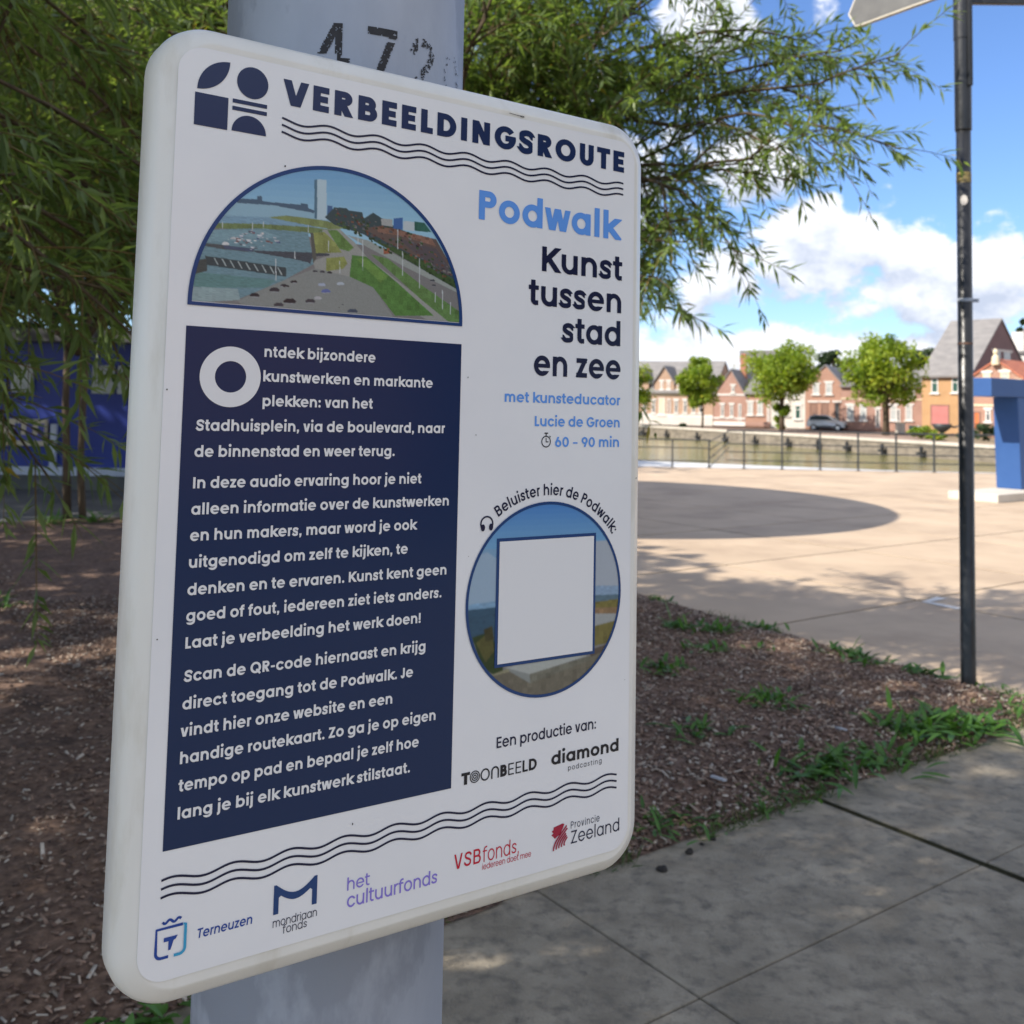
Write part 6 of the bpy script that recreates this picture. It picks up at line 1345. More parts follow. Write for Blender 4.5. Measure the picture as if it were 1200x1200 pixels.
# willow standing right behind the sign: limbs to the right hang over the square, limbs to the left hang over the bed
wb = (-0.75, 6.3, 0.03)
lim = []
rgw = random.Random(12)
hub = [(-.85, 6.2, 1.7), (-.55, 6.1, 2.2), (-.8, 6.2, 2.7), (-.45, 6.0, 3.0)]
for px, py, Y, dn in ((960, 98, 5.0, .55), (945, 145, 4.9, .65), (920, 70, 5.2, .4), (890, 185, 4.8, .7), (880, 35, 5.3, .5), (860, 120, 5.4, .9), (830, 195, 5.0, .8), (830, 80, 5.6, 1.0), (800, 225, 5.0, .5),
                      (850, -40, 5.5, .9), (765, 265, 5.0, .55), (800, 140, 5.7, .9), (765, 200, 5.4, .8), (755, 90, 5.8, 1.3), (735, 285, 5.0, .7), (715, 330, 5.0, .6), (690, 360, 4.9, .4), (700, 250, 5.3, .9), (750, 10, 5.4, 1.2),
                      (690, 60, 5.2, 1.5), (650, 20, 5.0, 1.5), (640, 110, 5.4, 1.5), (590, 70, 5.3, 1.6), (580, -30, 4.8, 1.3), (600, 150, 5.6, 1.2), (680, -60, 5.2, 1.3), (690, 150, 5.0, 1.1), (570, 20, 4.4, 1.0), (620, -10, 6.4, 1.4), (560, 60, 6.4, 1.4)):
    lim.append((hub[rgw.randrange(4)], P_(px, py, Y), .026, dn))
for px, py, Y, dn in ((40, 60, 4.6, 1.3), (120, 20, 5.0, 1.4), (150, 130, 5.4, 1.4), (20, 190, 5.4, 1.3), (90, 230, 5.6, 1.3), (150, 260, 5.8, 1.0), (0, 110, 6.3, 1.4), (70, 150, 6.6, 1.4), (130, 200, 6.4, 1.2),
                      (90, -40, 5.4, 1.3), (200, -20, 5.6, 1.3), (20, -30, 5.8, 1.2), (-60, 20, 5.0, 1.2), (230, 20, 6.0, 1.2), (130, 60, 6.8, 1.4), (60, 0, 6.6, 1.4)):
    lim.append((hub[rgw.randrange(4)], P_(px, py, Y), .028, dn))
for k in range(9):                              # top of the crown, above the frame
    a = rgw.uniform(0, 6.28); r = rgw.uniform(.4, 2.3); lim.append((hub[rgw.randrange(1, 4)], (-1.0 + r * math.cos(a), 5.9 + r * math.sin(a), rgw.uniform(3.6, 4.3)), .033, 1.0))
willow_tree('willow_tree', 'large green willow standing right behind the sign, branches spreading to both sides', wb,
            [([(-.75, 6.3, -.05), (-.78, 6.28, .8), (-.85, 6.2, 1.8)], .15, .11), ([(-.80, 6.25, 1.3), (-.5, 6.05, 2.2), (-.45, 6.0, 3.1)], .10, .06), ([(-.85, 6.2, 1.7), (-.85, 6.25, 2.4), (-.8, 6.2, 3.4)], .10, .05)], lim, 21, leaves=27, hang=.20, seclen=(.35, .75), tlen=(.22, .50), leaf_len=.104, leafw=.0135)
# nearer sprays that hang into the picture on the left come from a second willow outside the frame, whose crown shades the sign and the pavement
wc = (-4.6, 1.1, 0.0); hubc = [(-4.5, 1.1, 2.3), (-4.3, 1.2, 2.9), (-4.6, 1.0, 3.2)]
lim = []
for px, py, Y, dn in ((50, 120, 3.0, .5), (40, 170, 3.1, .5), (-40, 210, 2.9, .6), (25, 235, 2.8, .40), (-10, 255, 2.6, .45), (-60, 300, 2.8, .45), (-60, 90, 3.0, .6), (55, 0, 3.1, .6), (-110, 360, 3.0, .4)):
    lim.append((hubc[rgw.randrange(3)], P_(px, py, Y), .026, dn))
for k in range(58):
    a = rgw.uniform(0, 6.28); r = rgw.uniform(.6, 3.3); lim.append((hubc[rgw.randrange(3)], (-4.2 + r * math.cos(a), 1.1 + r * math.sin(a), rgw.uniform(3.0, 5.2) - .10 * r), .035, 1.0))
for k in range(20):
    lim.append((hubc[rgw.randrange(3)], (rgw.uniform(-4.2, -1.9), rgw.uniform(-1.5, .5), rgw.uniform(3.2, 5.2)), .03, 1.2))
for k in range(12):
    lim.append((hubc[rgw.randrange(3)], (rgw.uniform(-4.4, -2.7), rgw.uniform(3.2, 5.0), rgw.uniform(3.5, 4.8)), .03, .8))
willow_tree('willow_tree', 'nearer willow whose grey green sprays hang in at the left edge', wc,
            [([(-4.6, 1.1, -.05), (-4.55, 1.1, 1.0), (-4.5, 1.1, 2.4)], .16, .12), ([(-4.52, 1.1, 2.0), (-4.3, 1.2, 3.0), (-4.1, 1.1, 3.8)], .10, .05), ([(-4.52, 1.1, 2.1), (-4.6, 1.0, 3.3)], .09, .06)], lim, 33, leaves=28, leaf_len=.108, bare=.45, hang=.25)
# third willow with two thin stems at the back of the bed
sb = ground(82, 610, 0.03); wd_ = (sb.x, sb.y, .03)
lim = []; hubd = [(sb.x, sb.y, 2.0), (sb.x + .25, sb.y, 2.4), (sb.x + .1, sb.y + .1, 3.2)]
for k in range(36):
    a = rgw.uniform(0, 6.28); r = rgw.uniform(.5, 3.6); z = rgw.uniform(3.1, 6.6)
    lim.append((hubd[rgw.randrange(3)], (sb.x + .3 + r * math.cos(a), sb.y + .4 + r * math.sin(a) * .8, z), .03, 1.0))
pA = [(sb.x - .03, sb.y, -.05), P_(78, 540, sb.y), P_(77, 470, sb.y), P_(80, 380, sb.y)]; pB = [(sb.x + .16, sb.y, -.05), P_(94, 545, sb.y), P_(98, 470, sb.y), P_(105, 380, sb.y)]
willow_tree('willow_tree', 'young willow with two thin brown stems at the back of the bark bed', wd_, [(pA, .052, .035), (pB, .045, .03)], lim, 44, hang=.25, leaf_len=.12, leaves=20, sec=10, twigs=7, leafw=.019)

def clump_tree(name, label, base, height, radius, crown_z, seed, mt='lime', trunk_r=.16, nclump=46, per=125, leaf=.30, squash=.95, group=None, suckers=False, shape=None):
    rg = np.random.default_rng(seed); root = empty(name, label, 'tree', tuple(base), 0, group)
    cz = (crown_z + height) / 2; hz = (height - crown_z) / 2
    tk = MB(); tk.tube([(0, 0, -.1), (.03, 0, crown_z * .5), (0, .04, crown_z + hz * .5), (.05, 0, cz + hz * .5)], [trunk_r * 1.25, trunk_r, trunk_r * .75, trunk_r * .3], 8)
    cs = []
    for k in range(nclump):
        d = unit(rg.normal(0, 1, 3)); q = rg.uniform(.3, 1.0) ** .6; c = d * q * np.array([radius, radius, hz]) * rg.uniform(.70, 1.06); c[2] += cz
        if c[2] < cz: c[:2] *= 1 - .35 * ((cz - c[2]) / hz) ** 1.5
        cs.append(c)
        if k % 4 == 0: tk.tube([(0, .02, crown_z + hz * rg.uniform(-.1, .6)), tuple(c * np.array([.5, .5, 1]) - np.array([0, 0, .3])), tuple(c)], [trunk_r * .4, trunk_r * .25, .02], 5)
    if suckers:
        for k in range(9): a = rg.uniform(0, 6.28); cs.append(np.array([math.cos(a) * .45, math.sin(a) * .45, rg.uniform(.3, 2.4)]))
    tk.build('trunk', M['bark'], root, smooth=True)
    Pq = []; Dq = []; Tq = []
    for i, c in enumerate(cs):
        rc = rg.uniform(.20, .42) * radius if not (suckers and i >= nclump) else .42
        v = unit(rg.normal(0, 1, (per, 3))) * (rg.random((per, 1)) ** .45) * rc * np.array([1, 1, .8]); Pq.append(c + v); Dq.append(unit(v * .8 + rg.normal(0, .5, (per, 3)) * rc + np.array([0, 0, -.1]))); Tq.append(np.clip(rg.normal(.45, .22, per) + rg.normal(0, .12), 0, 1))
    P = np.concatenate(Pq); D = np.concatenate(Dq); n = len(P); L = rg.uniform(.6, 1.2, n) * leaf
    V, F = blades(P - D * (L * .5)[:, None], D, L, L * rg.uniform(.55, .8, n), unit(np.array([0, 0, 1.0]) + rg.normal(0, .6, (n, 3))), .12, .5)
    np_mesh('crown', V, F, M[mt], root, {'tint': ('POINT', 'FLOAT', np.repeat(np.concatenate(Tq), 5))})
    return root
def far_tree(label, px, pyb, Y, top, rpx, bot, seed, **k):
    b = at(px, pyb, Y); z = FZ; H = at(px, top, Y).z - z; Cb = at(px, bot + 4, Y).z - z; R_ = rpx * 1.08 * Y / FPX
    return clump_tree(k.pop('name', 'lime_tree'), label, (b.x, b.y, z), H, R_, Cb, seed, **k)
GT = 'lime trees along the far quay'
far_tree('smallest round lime tree on the far quay, the one left of the pointed pink gable', 823, 500, 97, 412, 27, 478, 1, group=GT, trunk_r=.10, leaf=.34)
far_tree('lime tree with leafy shoots round its foot, left of the parked car', 916, 504, 94, 395, 43, 470, 2, group=GT, trunk_r=.22, suckers=True, nclump=60, leaf=.36)
far_tree('lime tree on the far quay with a bare trunk, nearest the yellow house', 1038, 509, 83, 384, 45, 476, 3, group=GT, trunk_r=.26, nclump=60, leaf=.36)
far_tree('lime tree on the far quay half hidden behind the edge of the sign', 741, 498, 98, 418, 27, 480, 5, group=GT, trunk_r=.12)
GD = 'dark trees behind the far houses'
far_tree('dark tree top above the roofs between the two right lime trees', 976, 495, 135, 409, 20, 440, 6, name='tree', group=GD, mt='dark_leaf', leaf=.5, nclump=24)
far_tree('dark tree top left of the big grey roof', 1086, 495, 130, 404, 22, 440, 7, name='tree', group=GD, mt='dark_leaf', leaf=.5, nclump=24)
far_tree('dark tree tip rising just behind the ridge of the big grey roof', 1142, 495, 130, 376, 10, 420, 8, name='tree', group=GD, mt='dark_leaf', leaf=.45, nclump=16)
far_tree('tall dark tree at the far right edge', 1206, 495, 125, 362, 12, 430, 9, name='tree', group=GD, mt='dark_leaf', leaf=.45, nclump=18)
GS = 'shrubs in the gardens on the far bank'
def shrub(label, px, pyb, Y, top, rpx, seed, mt='lime', leaf=.22):
    b = at(px, pyb, Y); H = at(px, top, Y).z - (FZ + .05); R_ = rpx * Y / FPX
    r = clump_tree('shrub', label, (b.x, b.y, FZ + .05), H, R_, .1, seed, mt=mt, trunk_r=.05, nclump=16, per=60, leaf=leaf, group=GS); r['category'] = 'shrub'; return r
shrub('bright yellow green shrub in front of the yellow house, left of the dark bowl planter', 1080, 512, 74, 499, 16, 11)
shrub('low yellow green shrub on the bank just left of the first shrub row end', 1098, 516, 70, 509, 12, 12)
shrub('round grey green bush between the black pole and the blue sculpture', 1153, 517, 70, 497, 15, 13, 'dark_leaf')
shrub('small green bush close to the left column of the blue sculpture', 1134, 514, 72, 503, 12, 14, 'dark_leaf')
shrub('small olive bush on the quay edge left of the smallest lime tree', 801, 504, 96, 497, 5, 15, 'dark_leaf', .3)
# more trees out of sight behind the sign close the view between willow and water
far_tree('round lime tree on the far quay hidden behind the middle of the sign', 640, 498, 98, 400, 40, 476, 16, group=GT)

# weeds in the bark bed: rosettes of strap leaves
def weed(label, p, n, L, seed, spread=.05, wide=.022, upright=.6, group='green weeds growing in the bark bed'):
    rg = np.random.default_rng(seed); u, w = to_uw(p); z = max(bed_z(u, w), 0.0) - .004
    root = empty('weed', label, 'weed', (p.x, p.y, z), 0, group); n = int(n * 2.0); L *= .86; wide *= 1.05; spread *= 1.25
    V = []; F = []; T = []
    for k in range(n):
        a = rg.uniform(0, 6.28); e = np.clip(rg.normal(upright, .28), .1, 1.4); l = L * rg.uniform(.55, 1.1); wd = wide * rg.uniform(.7, 1.2); o = rg.normal(0, spread, 2)
        h = np.array([math.cos(a), math.sin(a)]); b = len(V); tn = np.clip(rg.normal(.5, .2), 0, .95)
        for j in range(5):
            t = j / 4.0; out = math.cos(e) * l * t + .10 * l * t * t; up = math.sin(e) * l * t - .35 * l * t * t * math.cos(e); wj = wd * (.30, .85, 1.0, .70, .05)[j]
            c = np.array([o[0] + h[0] * out, o[1] + h[1] * out, max(up, .004) + .003]); sd_ = np.array([-h[1], h[0], 0]) * wj / 2
            V += [c - sd_ + [0, 0, wj * .22], c, c + sd_ + [0, 0, wj * .22]]; T += [tn * .8, tn, tn]
        for j in range(4):
            q = b + 3 * j; F += [(q, q + 1, q + 4, q + 3), (q + 1, q + 2, q + 5, q + 4)]
    np_mesh('leaves', V, F, M['weed'], root, {'tint': ('POINT', 'FLOAT', T)}, smooth=True)
    return root
wl = [('weed tuft at the top of the bed nearest the sign edge', 772, 706, 12, .12), ('spreading weed in the upper left of the visible bed', 800, 738, 24, .16), ('weed right of the spreading one near the slab edge', 838, 742, 18, .14),
      ('small pale weed below the spreading one', 828, 766, 16, .12), ('low weed at the sign edge halfway down the bed', 783, 790, 22, .12), ('broad low weed in the middle of the bed', 902, 828, 34, .12),
      ('weed with thin leaves left of the bed middle', 818, 866, 16, .12), ('weed on the slab edge where the dark joint starts', 898, 733, 12, .10), ('tuft on the slab edge left of the joint', 878, 733, 10, .10),
      ('tall weed on the slab edge', 995, 768, 24, .15), ('lighter weed beside the tall one on the slab edge', 1012, 778, 16, .12), ('last weed on the slab edge before the black pole', 1078, 789, 16, .15),
      ('tiny weed alone in the upper middle of the bed', 897, 762, 6, .07), ('weed at the left edge of the photo in the dark bed', -6, 716, 16, .22),
      ('yellow green weed under the lower left corner of the sign', 158, 1178, 20, .08), ('low leafy weed at the foot of the two thin stems', 60, 616, 20, .30), ('low leafy weed right of the two thin stems', 112, 614, 20, .30)]
for i, (lb, px, py, n, L) in enumerate(wl): weed(lb, ground(px, py, .04), n, L, 50 + i)
big = [('largest weed clump overhanging the pavement edge at the wide joint', 962, 905, 46, .20), ('weed clump on the pavement edge right of the largest one', 1022, 893, 30, .17), ('dense weed clump in the middle of the pavement edge', 1060, 868, 44, .19),
       ('tall broad leaved weed behind the pavement edge, left of the pole', 1098, 858, 34, .22), ('weed clump on the pavement edge in front of the pole', 1136, 856, 34, .18), ('bright weed clump between pole and pavement at the right edge', 1178, 838, 30, .13), ('bright weed right of the foot of the black pole', 1168, 822, 18, .11),
       ('short weed where the bed meets the pavement below the sign', 775, 968, 34, .11), ('thin weed on the pavement edge between litter and largest clump', 905, 930, 22, .09), ('thin weed left of the largest clump', 880, 945, 18, .08)]
for i, (lb, px, py, n, L) in enumerate(big): weed(lb, ground(px, py - 4, .02), n, L * .86, 90 + i, .075, .026 if L > .15 else .014, .55, 'weed clumps along the pavement edge')
# thin grass along the edges of the bed
rg = np.random.default_rng(77); Pg = []
for k in range(3800):
    u = rg.uniform(-2.0, 5.5); w = WE + abs(rg.normal(0, .06)) - .01
    if k % 4 == 0: w = rg.uniform(WE, 7); u = bed_edge(w) - abs(rg.normal(0, .05))
    if mnoise.noise((u * 2.1, w * 2.1, 21)) < -.05 + (.25 if u < 1.2 else 0) or u > bed_edge(w) + .02: continue
    p = uw(u, w); Pg.append((p.x, p.y, max(bed_z(u, w), 0) - .004))
Pg = np.array(Pg); n = len(Pg); Dg = unit(np.stack([rg.normal(0, .7, n), rg.normal(0, .7, n), np.full(n, 1.0)], 1))
V, F = blades(Pg, Dg, rg.uniform(.03, .09, n), rg.uniform(.003, .006, n), unit(rg.normal(0, 1, (n, 3))), .1, .4, rg.uniform(0, .4, n))
tag(np_mesh('grass', V, F, M['grass'], None, {'tint': ('POINT', 'FLOAT', np.repeat(np.clip(rg.normal(.5, .25, n), 0, 1), 5))}), 'thin grass along the edges of the bark bed', 'grass', kind='stuff')

# clods of earth, litter
def clod(label, px, py, r, seed):
    rg = random.Random(seed); p = ground(px, py); bm = bmesh.new(); bmesh.ops.create_icosphere(bm, subdivisions=3, radius=r)
    for v in bm.verts: v.co *= 1 + .55 * mnoise.noise(v.co * (2.2 / r) * .35 + Vector((seed, 0, 0))) + .2 * mnoise.noise(v.co * (4 / r)); v.co.z = max(v.co.z * .62, -r * .3)
    me = bpy.data.meshes.new('soil_clod'); bm.to_mesh(me); bm.free(); me.materials.append(M['clod']); o = link(bpy.data.objects.new('soil_clod', me)); o.location = (p.x, p.y, r * .30); o.rotation_euler = (0, 0, rg.random() * 6)
    tag(o, label, 'soil clod', 'clods of earth on the pavement')
clod('dark clod of earth furthest out on the pavement below the sign', 777, 1020, .019, 1); clod('dark clod of earth nearest the bed edge', 807, 1000, .015, 2); clod('flat crumb of earth right of the two clods', 834, 984, .013, 3); clod('small crumb of earth between clods and bed', 822, 990, .008, 4)
lp = ground(842, 915, .075); o = MB().box(-.040, -.008, -.004, .040, .008, .004).build('litter_stick', M['litter'], bevel=.0015)
o.location = (lp.x, lp.y, .085); o.rotation_euler = (.1, .12, math.radians(118)); tag(o, 'pale stick of litter lying on the bark', 'litter')
lp = ground(985, 858, .07); o = MB().tube([(-.03, 0, 0), (0, .004, .003), (.035, 0, 0)], [.004, .006, .004], 7).build('stick', M['litter'], smooth=True); o.location = (lp.x, lp.y, .085); o.rotation_euler = (0, 0, 2.4); tag(o, 'short broken branch lying on the bark near the large weeds', 'stick')

# ------------------------------------------------------------------ blue shop front behind the bed
SY = 16.2
sp = empty('shop_front', 'blue boarded shop front with pale frames and a cream name board behind the willow', 'shop', (-8, SY, 0))
MB().box(-9, 0, .24, 5.6, 5, 2.35).build('wall', M['shop_blue'], sp); MB().box(-9.2, -.5, 2.353, 5.8, 5.2, 2.55).build('roof', M['roof_dark'], sp); MB().box(-9, -.05, 0, 5.6, 0.1, .235).build('plinth', M['paving_far'], sp)
MB().box(-9, -.09, .24, 5.6, -.003, .37).build('sill', M['shop_white'], sp)
def sxp(px): return at(px, 540, SY).x + 8
for px in (-160, -45, 63, 170, 280, 390): MB().box(sxp(px) - .045, -.07, .373, sxp(px) + .045, -.003, 1.05).build('mullion', M['shop_white'], sp)
zb0, zb1 = at(40, 522, SY).z, at(40, 491, SY).z
bd = MB().box(sxp(-140), -.12, zb0, sxp(56), -.03, zb1).build('name_board', M['cream'], sp, bevel=.006)
xa, xb, za, zc = sxp(20), sxp(54), at(40, 516, SY).z, at(40, 496, SY).z; tkn = (xb - xa) / 5
le = MB().box(xa, -.135, za, xb, -.1202, za + (zc - za) * .33)
for k in range(3): le.box(xa + k * 2 * tkn, -.135, za + (zc - za) * .33, xa + (2 * k + 1) * tkn, -.1202, zc)
le.build('letter', M['letter_blue'], bd)
for px in (105, 135, 10, -60): MB().box(sxp(px), -.05, 1.55, sxp(px) + .35, -.003, 2.0).build('window', M['curtain'], sp)
clump_tree('tree', 'dark broad tree behind the left part of the blue shop front', (-13.5, 24.5, 0), 10, 4.6, 1.8, 71, mt='dark_leaf', leaf=.42, nclump=60, per=110, group='dark trees behind the blue shop front')
clump_tree('tree', 'dark broad tree behind the right part of the blue shop front', (-6.5, 24.0, 0), 9, 4.2, 1.8, 72, mt='dark_leaf', leaf=.42, nclump=60, per=110, group='dark trees behind the blue shop front')
# round canopy on a column: stands hidden behind the sign, its shadow is the dark ellipse on the square
cp = empty('round_canopy', 'flat round canopy on a single column on the square behind the sign', 'canopy', (-4.25, 13.6, 0))
MB().lathe([(.32, 0), (.20, .3), (.16, 1.0), (.15, 4.55), (.5, 4.95)], 24).build('column', M['grey_paint'], cp, smooth=True)
MB().lathe([(.6, 4.952), (4.55, 5.05), (4.6, 5.12), (4.55, 5.2), (.3, 5.5)], 96).build('roof', M['grey_paint'], cp)

# ------------------------------------------------------------------ parked car, cabinets and planter on the far bank
def far_car():
    c0 = at(969, 505, 98.5); root = empty('parked_car', 'pale silver estate car parked in front of the salmon gabled house', 'car', (c0.x, c0.y, FZ), math.atan2(rown.y, rown.x))
    prof = [(-1.75, .35), (-1.78, .75), (-1.70, 1.0), (-1.45, 1.42), (-.9, 1.52), (.1, 1.50), (.95, 1.02), (1.65, .86), (1.80, .62), (1.78, .32)]
    def loft(pr, w, inset, zt): return [(x, (-1 if s_ else 1) * (w - inset * max(0, (z - zt)) / .5), z) for s_ in (1, 0) for x, z in pr]
    n = len(prof); mb = MB(); mb.add(loft(prof, .84, .16, .95), [tuple(range(n)), tuple(n + i for i in reversed(range(n)))] + [(i, n + i, n + (i + 1) % n, (i + 1) % n) for i in range(n)])
    mb.build('body', M['car_white'], root, bevel=.03)
    sw = [(-1.50, 1.03), (-1.32, 1.38), (-.85, 1.44), (.05, 1.42), (.72, 1.04)]
    for s_ in (-1, 1):
        m_ = MB(); m_.add([(x, s_ * (.85 - .16 * (z - .95) / .5), z) for x, z in sw], [tuple(range(5)) if s_ < 0 else tuple(reversed(range(5)))]); m_.build('side_window', M['glass'], root)
    MB().add([(.16, -.64, 1.47), (.16, .64, 1.47), (.98, .76, 1.035), (.98, -.76, 1.035)], [(0, 1, 2, 3)]).build('windscreen', M['curtain'], root)
    MB().box(1.60, -.80, .30, 1.86, .80, .62).build('bumper', M['car_dark'], root, bevel=.03); MB().box(-1.4, -.86, .26, 1.4, .86, .5).build('sill_panel', M['car_dark'], root)
    for x in (-1.12, 1.14):
        for s_ in (-1, 1):
            w_ = MB().tube([(x, s_ * .66, .31), (x, s_ * .875, .31)], .31, 20).build('wheel', M['tyre'], root); MB().tube([(x, s_ * .876, .31), (x, s_ * .885, .31)], .19, 14).build('rim', M['car_white'], w_)
    for s_ in (-1, 1): MB().box(1.62, s_ * .72 - .12, .66, 1.80, s_ * .72 + .12, .80).build('headlight', M['curtain'], root)
far_car()
def box_thing(name, label, cat, px, pyb, Y, w, d, h, mt, mt2, group=None):
    p = at(px, pyb, Y); r = empty(name, label, cat, (p.x, p.y, FZ + .05), math.atan2(rown.y, rown.x), group)
    MB().box(-w / 2, -d / 2, .06, w / 2, d / 2, h).build('body', M[mt], r, bevel=.015); MB().box(-w / 2 + .03, -d / 2 + .03, 0, w / 2 - .03, d / 2 - .03, .0595).build('base', M['quay'], r); MB().box(-w / 2 - .03, -d / 2 - .03, h + .001, w / 2 + .03, d / 2 + .03, h + .06).build('lid', M[mt2], r)
    for s_ in (-1, 1): MB().box(s_ * w / 4 - w / 5, -d / 2 - .02, .12, s_ * w / 4 + w / 5, -d / 2 - .001, h - .08).build('door', M[mt], r)
box_thing('utility_cabinet', 'dark green utility cabinet right of the trunk of the right lime tree', 'cabinet', 1069, 511, 82, .45, .4, .75, 'door_green', 'door_green', 'utility cabinets on the far bank')
box_thing('utility_cabinet', 'pale grey utility cabinet beside the dark green one', 'cabinet', 1075.5, 511, 82, .45, .4, .75, 'curtain', 'grey_render', 'utility cabinets on the far bank')
box_thing('utility_cabinet', 'low cream cabinet right at the foot of the right lime tree', 'cabinet', 1055, 510, 84, .75, .4, .95, 'stone', 'cream_render', 'utility cabinets on the far bank')
p = at(1104, 512, 78); pb = empty('bowl_planter', 'dark bowl shaped planter on a narrow foot in front of the rose garage door', 'planter', (p.x, p.y, FZ + .05))
MB().lathe([(.32, 0), (.30, .06), (.12, .16), (.10, .30), (.35, .48), (.62, .72), (.72, 1.02), (.66, 1.04), (.55, .92), (.1, .88)], 20).build('bowl', M['rail'], pb, smooth=True)
MB().tube([(.6, 0, .86), (1.0, 0, .80), (1.3, 0, .92)], [.10, .08, .06], 8).build('handle', M['rail'], pb)
# ------------------------------------------------------------------ lamp post
SU = 0.20                                        # size of one artwork unit in metres
SX = Vector((0.8263, 0.5632, -0.009)).normalized(); SYd = Vector((-0.0008, -0.0148, -0.9999)); SZ = SX.cross(-SYd).normalized(); SYu = SZ.cross(SX)
SO = EYE + Vector((-1.0129, 3.117, 0.2256)) * SU  # artwork origin: upper left corner of the blue text panel
LR = 0.0998
dd = ray(391, 600); dd.z = 0; dd.normalize(); LPX = dd * 0.862
lp_ = empty('lamp_post', 'thick galvanised grey lamp post carrying the sign, with a worn black number', 'lamp post', (LPX.x, LPX.y, 0))
MB().lathe([(LR + .002, -.2), (LR + .002, .0), (LR, .02), (LR, 2.6), (LR * .92, 2.75), (LR * .7, 5.2), (LR * .6, 5.25)], 72).build('pole', M['galv'], lp_, smooth=True)
MB().box(-.045, -LR - .012, .45, .045, -LR + .03, .85).build('service_door', M['galv'], lp_, bevel=.003).rotation_euler = (0, 0, 2.2)
MB().tube([(0, 0, 5.2), (.1, -.05, 5.6), (.6, -.3, 5.75)], .04, 10).build('arm', M['galv'], lp_, smooth=True)
MB().lathe([(.02, .10), (.16, .08), (.20, .0), (.14, -.06), (.0, -.07)][::-1], 20, (.75, -.38, 5.74)).build('lamp_head', M['grey_paint'], lp_, smooth=True)
# stencilled number, worn: small flakes of paint on the curved pole
near_a = math.atan2(-LPX.y, -LPX.x)
V = []; F = []; rgn = random.Random(9)
for c, ang, wear, top in (('4', -6.5, .10, 1.787), ('7', 16.5, .08, 1.787), ('2', 38, .30, 1.787), ('0', 58, .45, 1.785)):
    D, adv = glyph_sdf(c, .108); hgt = .041; k_ = hgt / CAPH
    gap = {'4': [(.24, .31)], '7': [(-1, -1)], '2': [(.13, .19)], '0': [(.22, .34)]}[c][0]
    for i in range(0, len(gx) - 2, 2):
        for j in range(0, len(gy) - 2, 2):
            if D[i + 1, j + 1] > 0: continue
            xg_, yg_ = gx[i], gy[j]
            nz_ = mnoise.noise(Vector((xg_ * 22 + ang, yg_ * 22, 1))) * .5 + mnoise.noise(Vector((xg_ * 60 + ang, yg_ * 60, 4))) * .5
            if nz_ < -.5 + wear * 1.5 or rgn.random() < wear * .5: continue
            if c == '4' and abs(yg_ - .22) < .07 and xg_ < .36 : continue
            if c == '7' and abs(yg_ - .545) < .025: continue
            if gap[0] < xg_ < gap[1] and c in '20': continue
            b = len(V)
            for dx, dy in ((0, 0), (2, 0), (2, 2), (0, 2)):
                xx = (gx[i] + dx * GN - .3) * k_ * .88; a = near_a + math.radians(ang) + xx / LR; zz = top - (CAPH - gy[j] - dy * GN) * k_
                V.append((math.cos(a) * (LR + .0005), math.sin(a) * (LR + .0005), zz))
            F.append((b, b + 1, b + 2, b + 3))
np_mesh('stencilled_number', V, F, M['stencil'], lp_)

# ------------------------------------------------------------------ the sign
Bx0, Bx1, By0, By1 = -0.126, 1.912, -0.977, 2.050
SCX = (Bx0 + Bx1) / 2
def loc(x, y, z=0.0): return ((x - SCX) * SU, (By1 - y) * SU, z)
base_p = SO + SX * (SCX * SU) + SYd * (By1 * SU)
sign = empty('information_sign', 'white route sign with navy text panel and harbour picture fixed to the lamp post', 'sign')
sign.matrix_world = Matrix(((SX.x, SYu.x, SZ.x, base_p.x), (SX.y, SYu.y, SZ.y, base_p.y), (SX.z, SYu.z, SZ.z, base_p.z), (0, 0, 0, 1)))
class Art(MB):
    def art(s, pts, faces, z=0.0, m=0):          # artwork coordinates, y down
        b = len(s.v); s.v.extend(loc(p[0], p[1], z) for p in pts)
        for f in faces:
            a, c, d = (s.v[b + f[0]], s.v[b + f[1]], s.v[b + f[2]])
            cr_ = (c[0] - a[0]) * (d[1] - a[1]) - (c[1] - a[1]) * (d[0] - a[0])
            f2 = tuple(b + i for i in f); s.f.append(f2 if cr_ > 0 else f2[::-1]); s.mi.append(m)
        return s
    def loops(s, lps, z=0.0):
        t = tessellate_polygon([[Vector((x, y, 0)) for x, y in l] for l in lps]); return s.art([p for l in lps for p in l], t, z)
    def poly(s, pts, z=0.0): return s.loops([pts], z)
    def rect(s, x0, y0, x1, y1, z=0.0): return s.art([(x0, y0), (x1, y0), (x1, y1), (x0, y1)], [(0, 1, 2, 3)], z)
    def strip(s, pts, w, z=0.0):
        n = len(pts); L = []; R = []
        for i, p in enumerate(pts):
            a = pts[max(i - 1, 0)]; b = pts[min(i + 1, n - 1)]; dx, dy = b[0] - a[0], b[1] - a[1]; l = math.hypot(dx, dy); L.append((p[0] - dy / l * w / 2, p[1] + dx / l * w / 2)); R.append((p[0] + dy / l * w / 2, p[1] - dx / l * w / 2))
        return s.art(L + R, [(i, i + 1, n + i + 1, n + i) for i in range(n - 1)], z)
def arc(cx, cy, r, a0, a1, n=24, ry=None): return [(cx + r * math.cos(math.radians(a0 + (a1 - a0) * i / n)), cy + (ry or r) * math.sin(math.radians(a0 + (a1 - a0) * i / n))) for i in range(n + 1)]
def rrect(x0, y0, x1, y1, r, n=10):
    P = []
    for cx, cy, a in ((x1 - r, y0 + r, -90), (x1 - r, y1 - r, 0), (x0 + r, y1 - r, 90), (x0 + r, y0 + r, 180)): P += arc(cx, cy, r, a, a + 90, n)
    return P
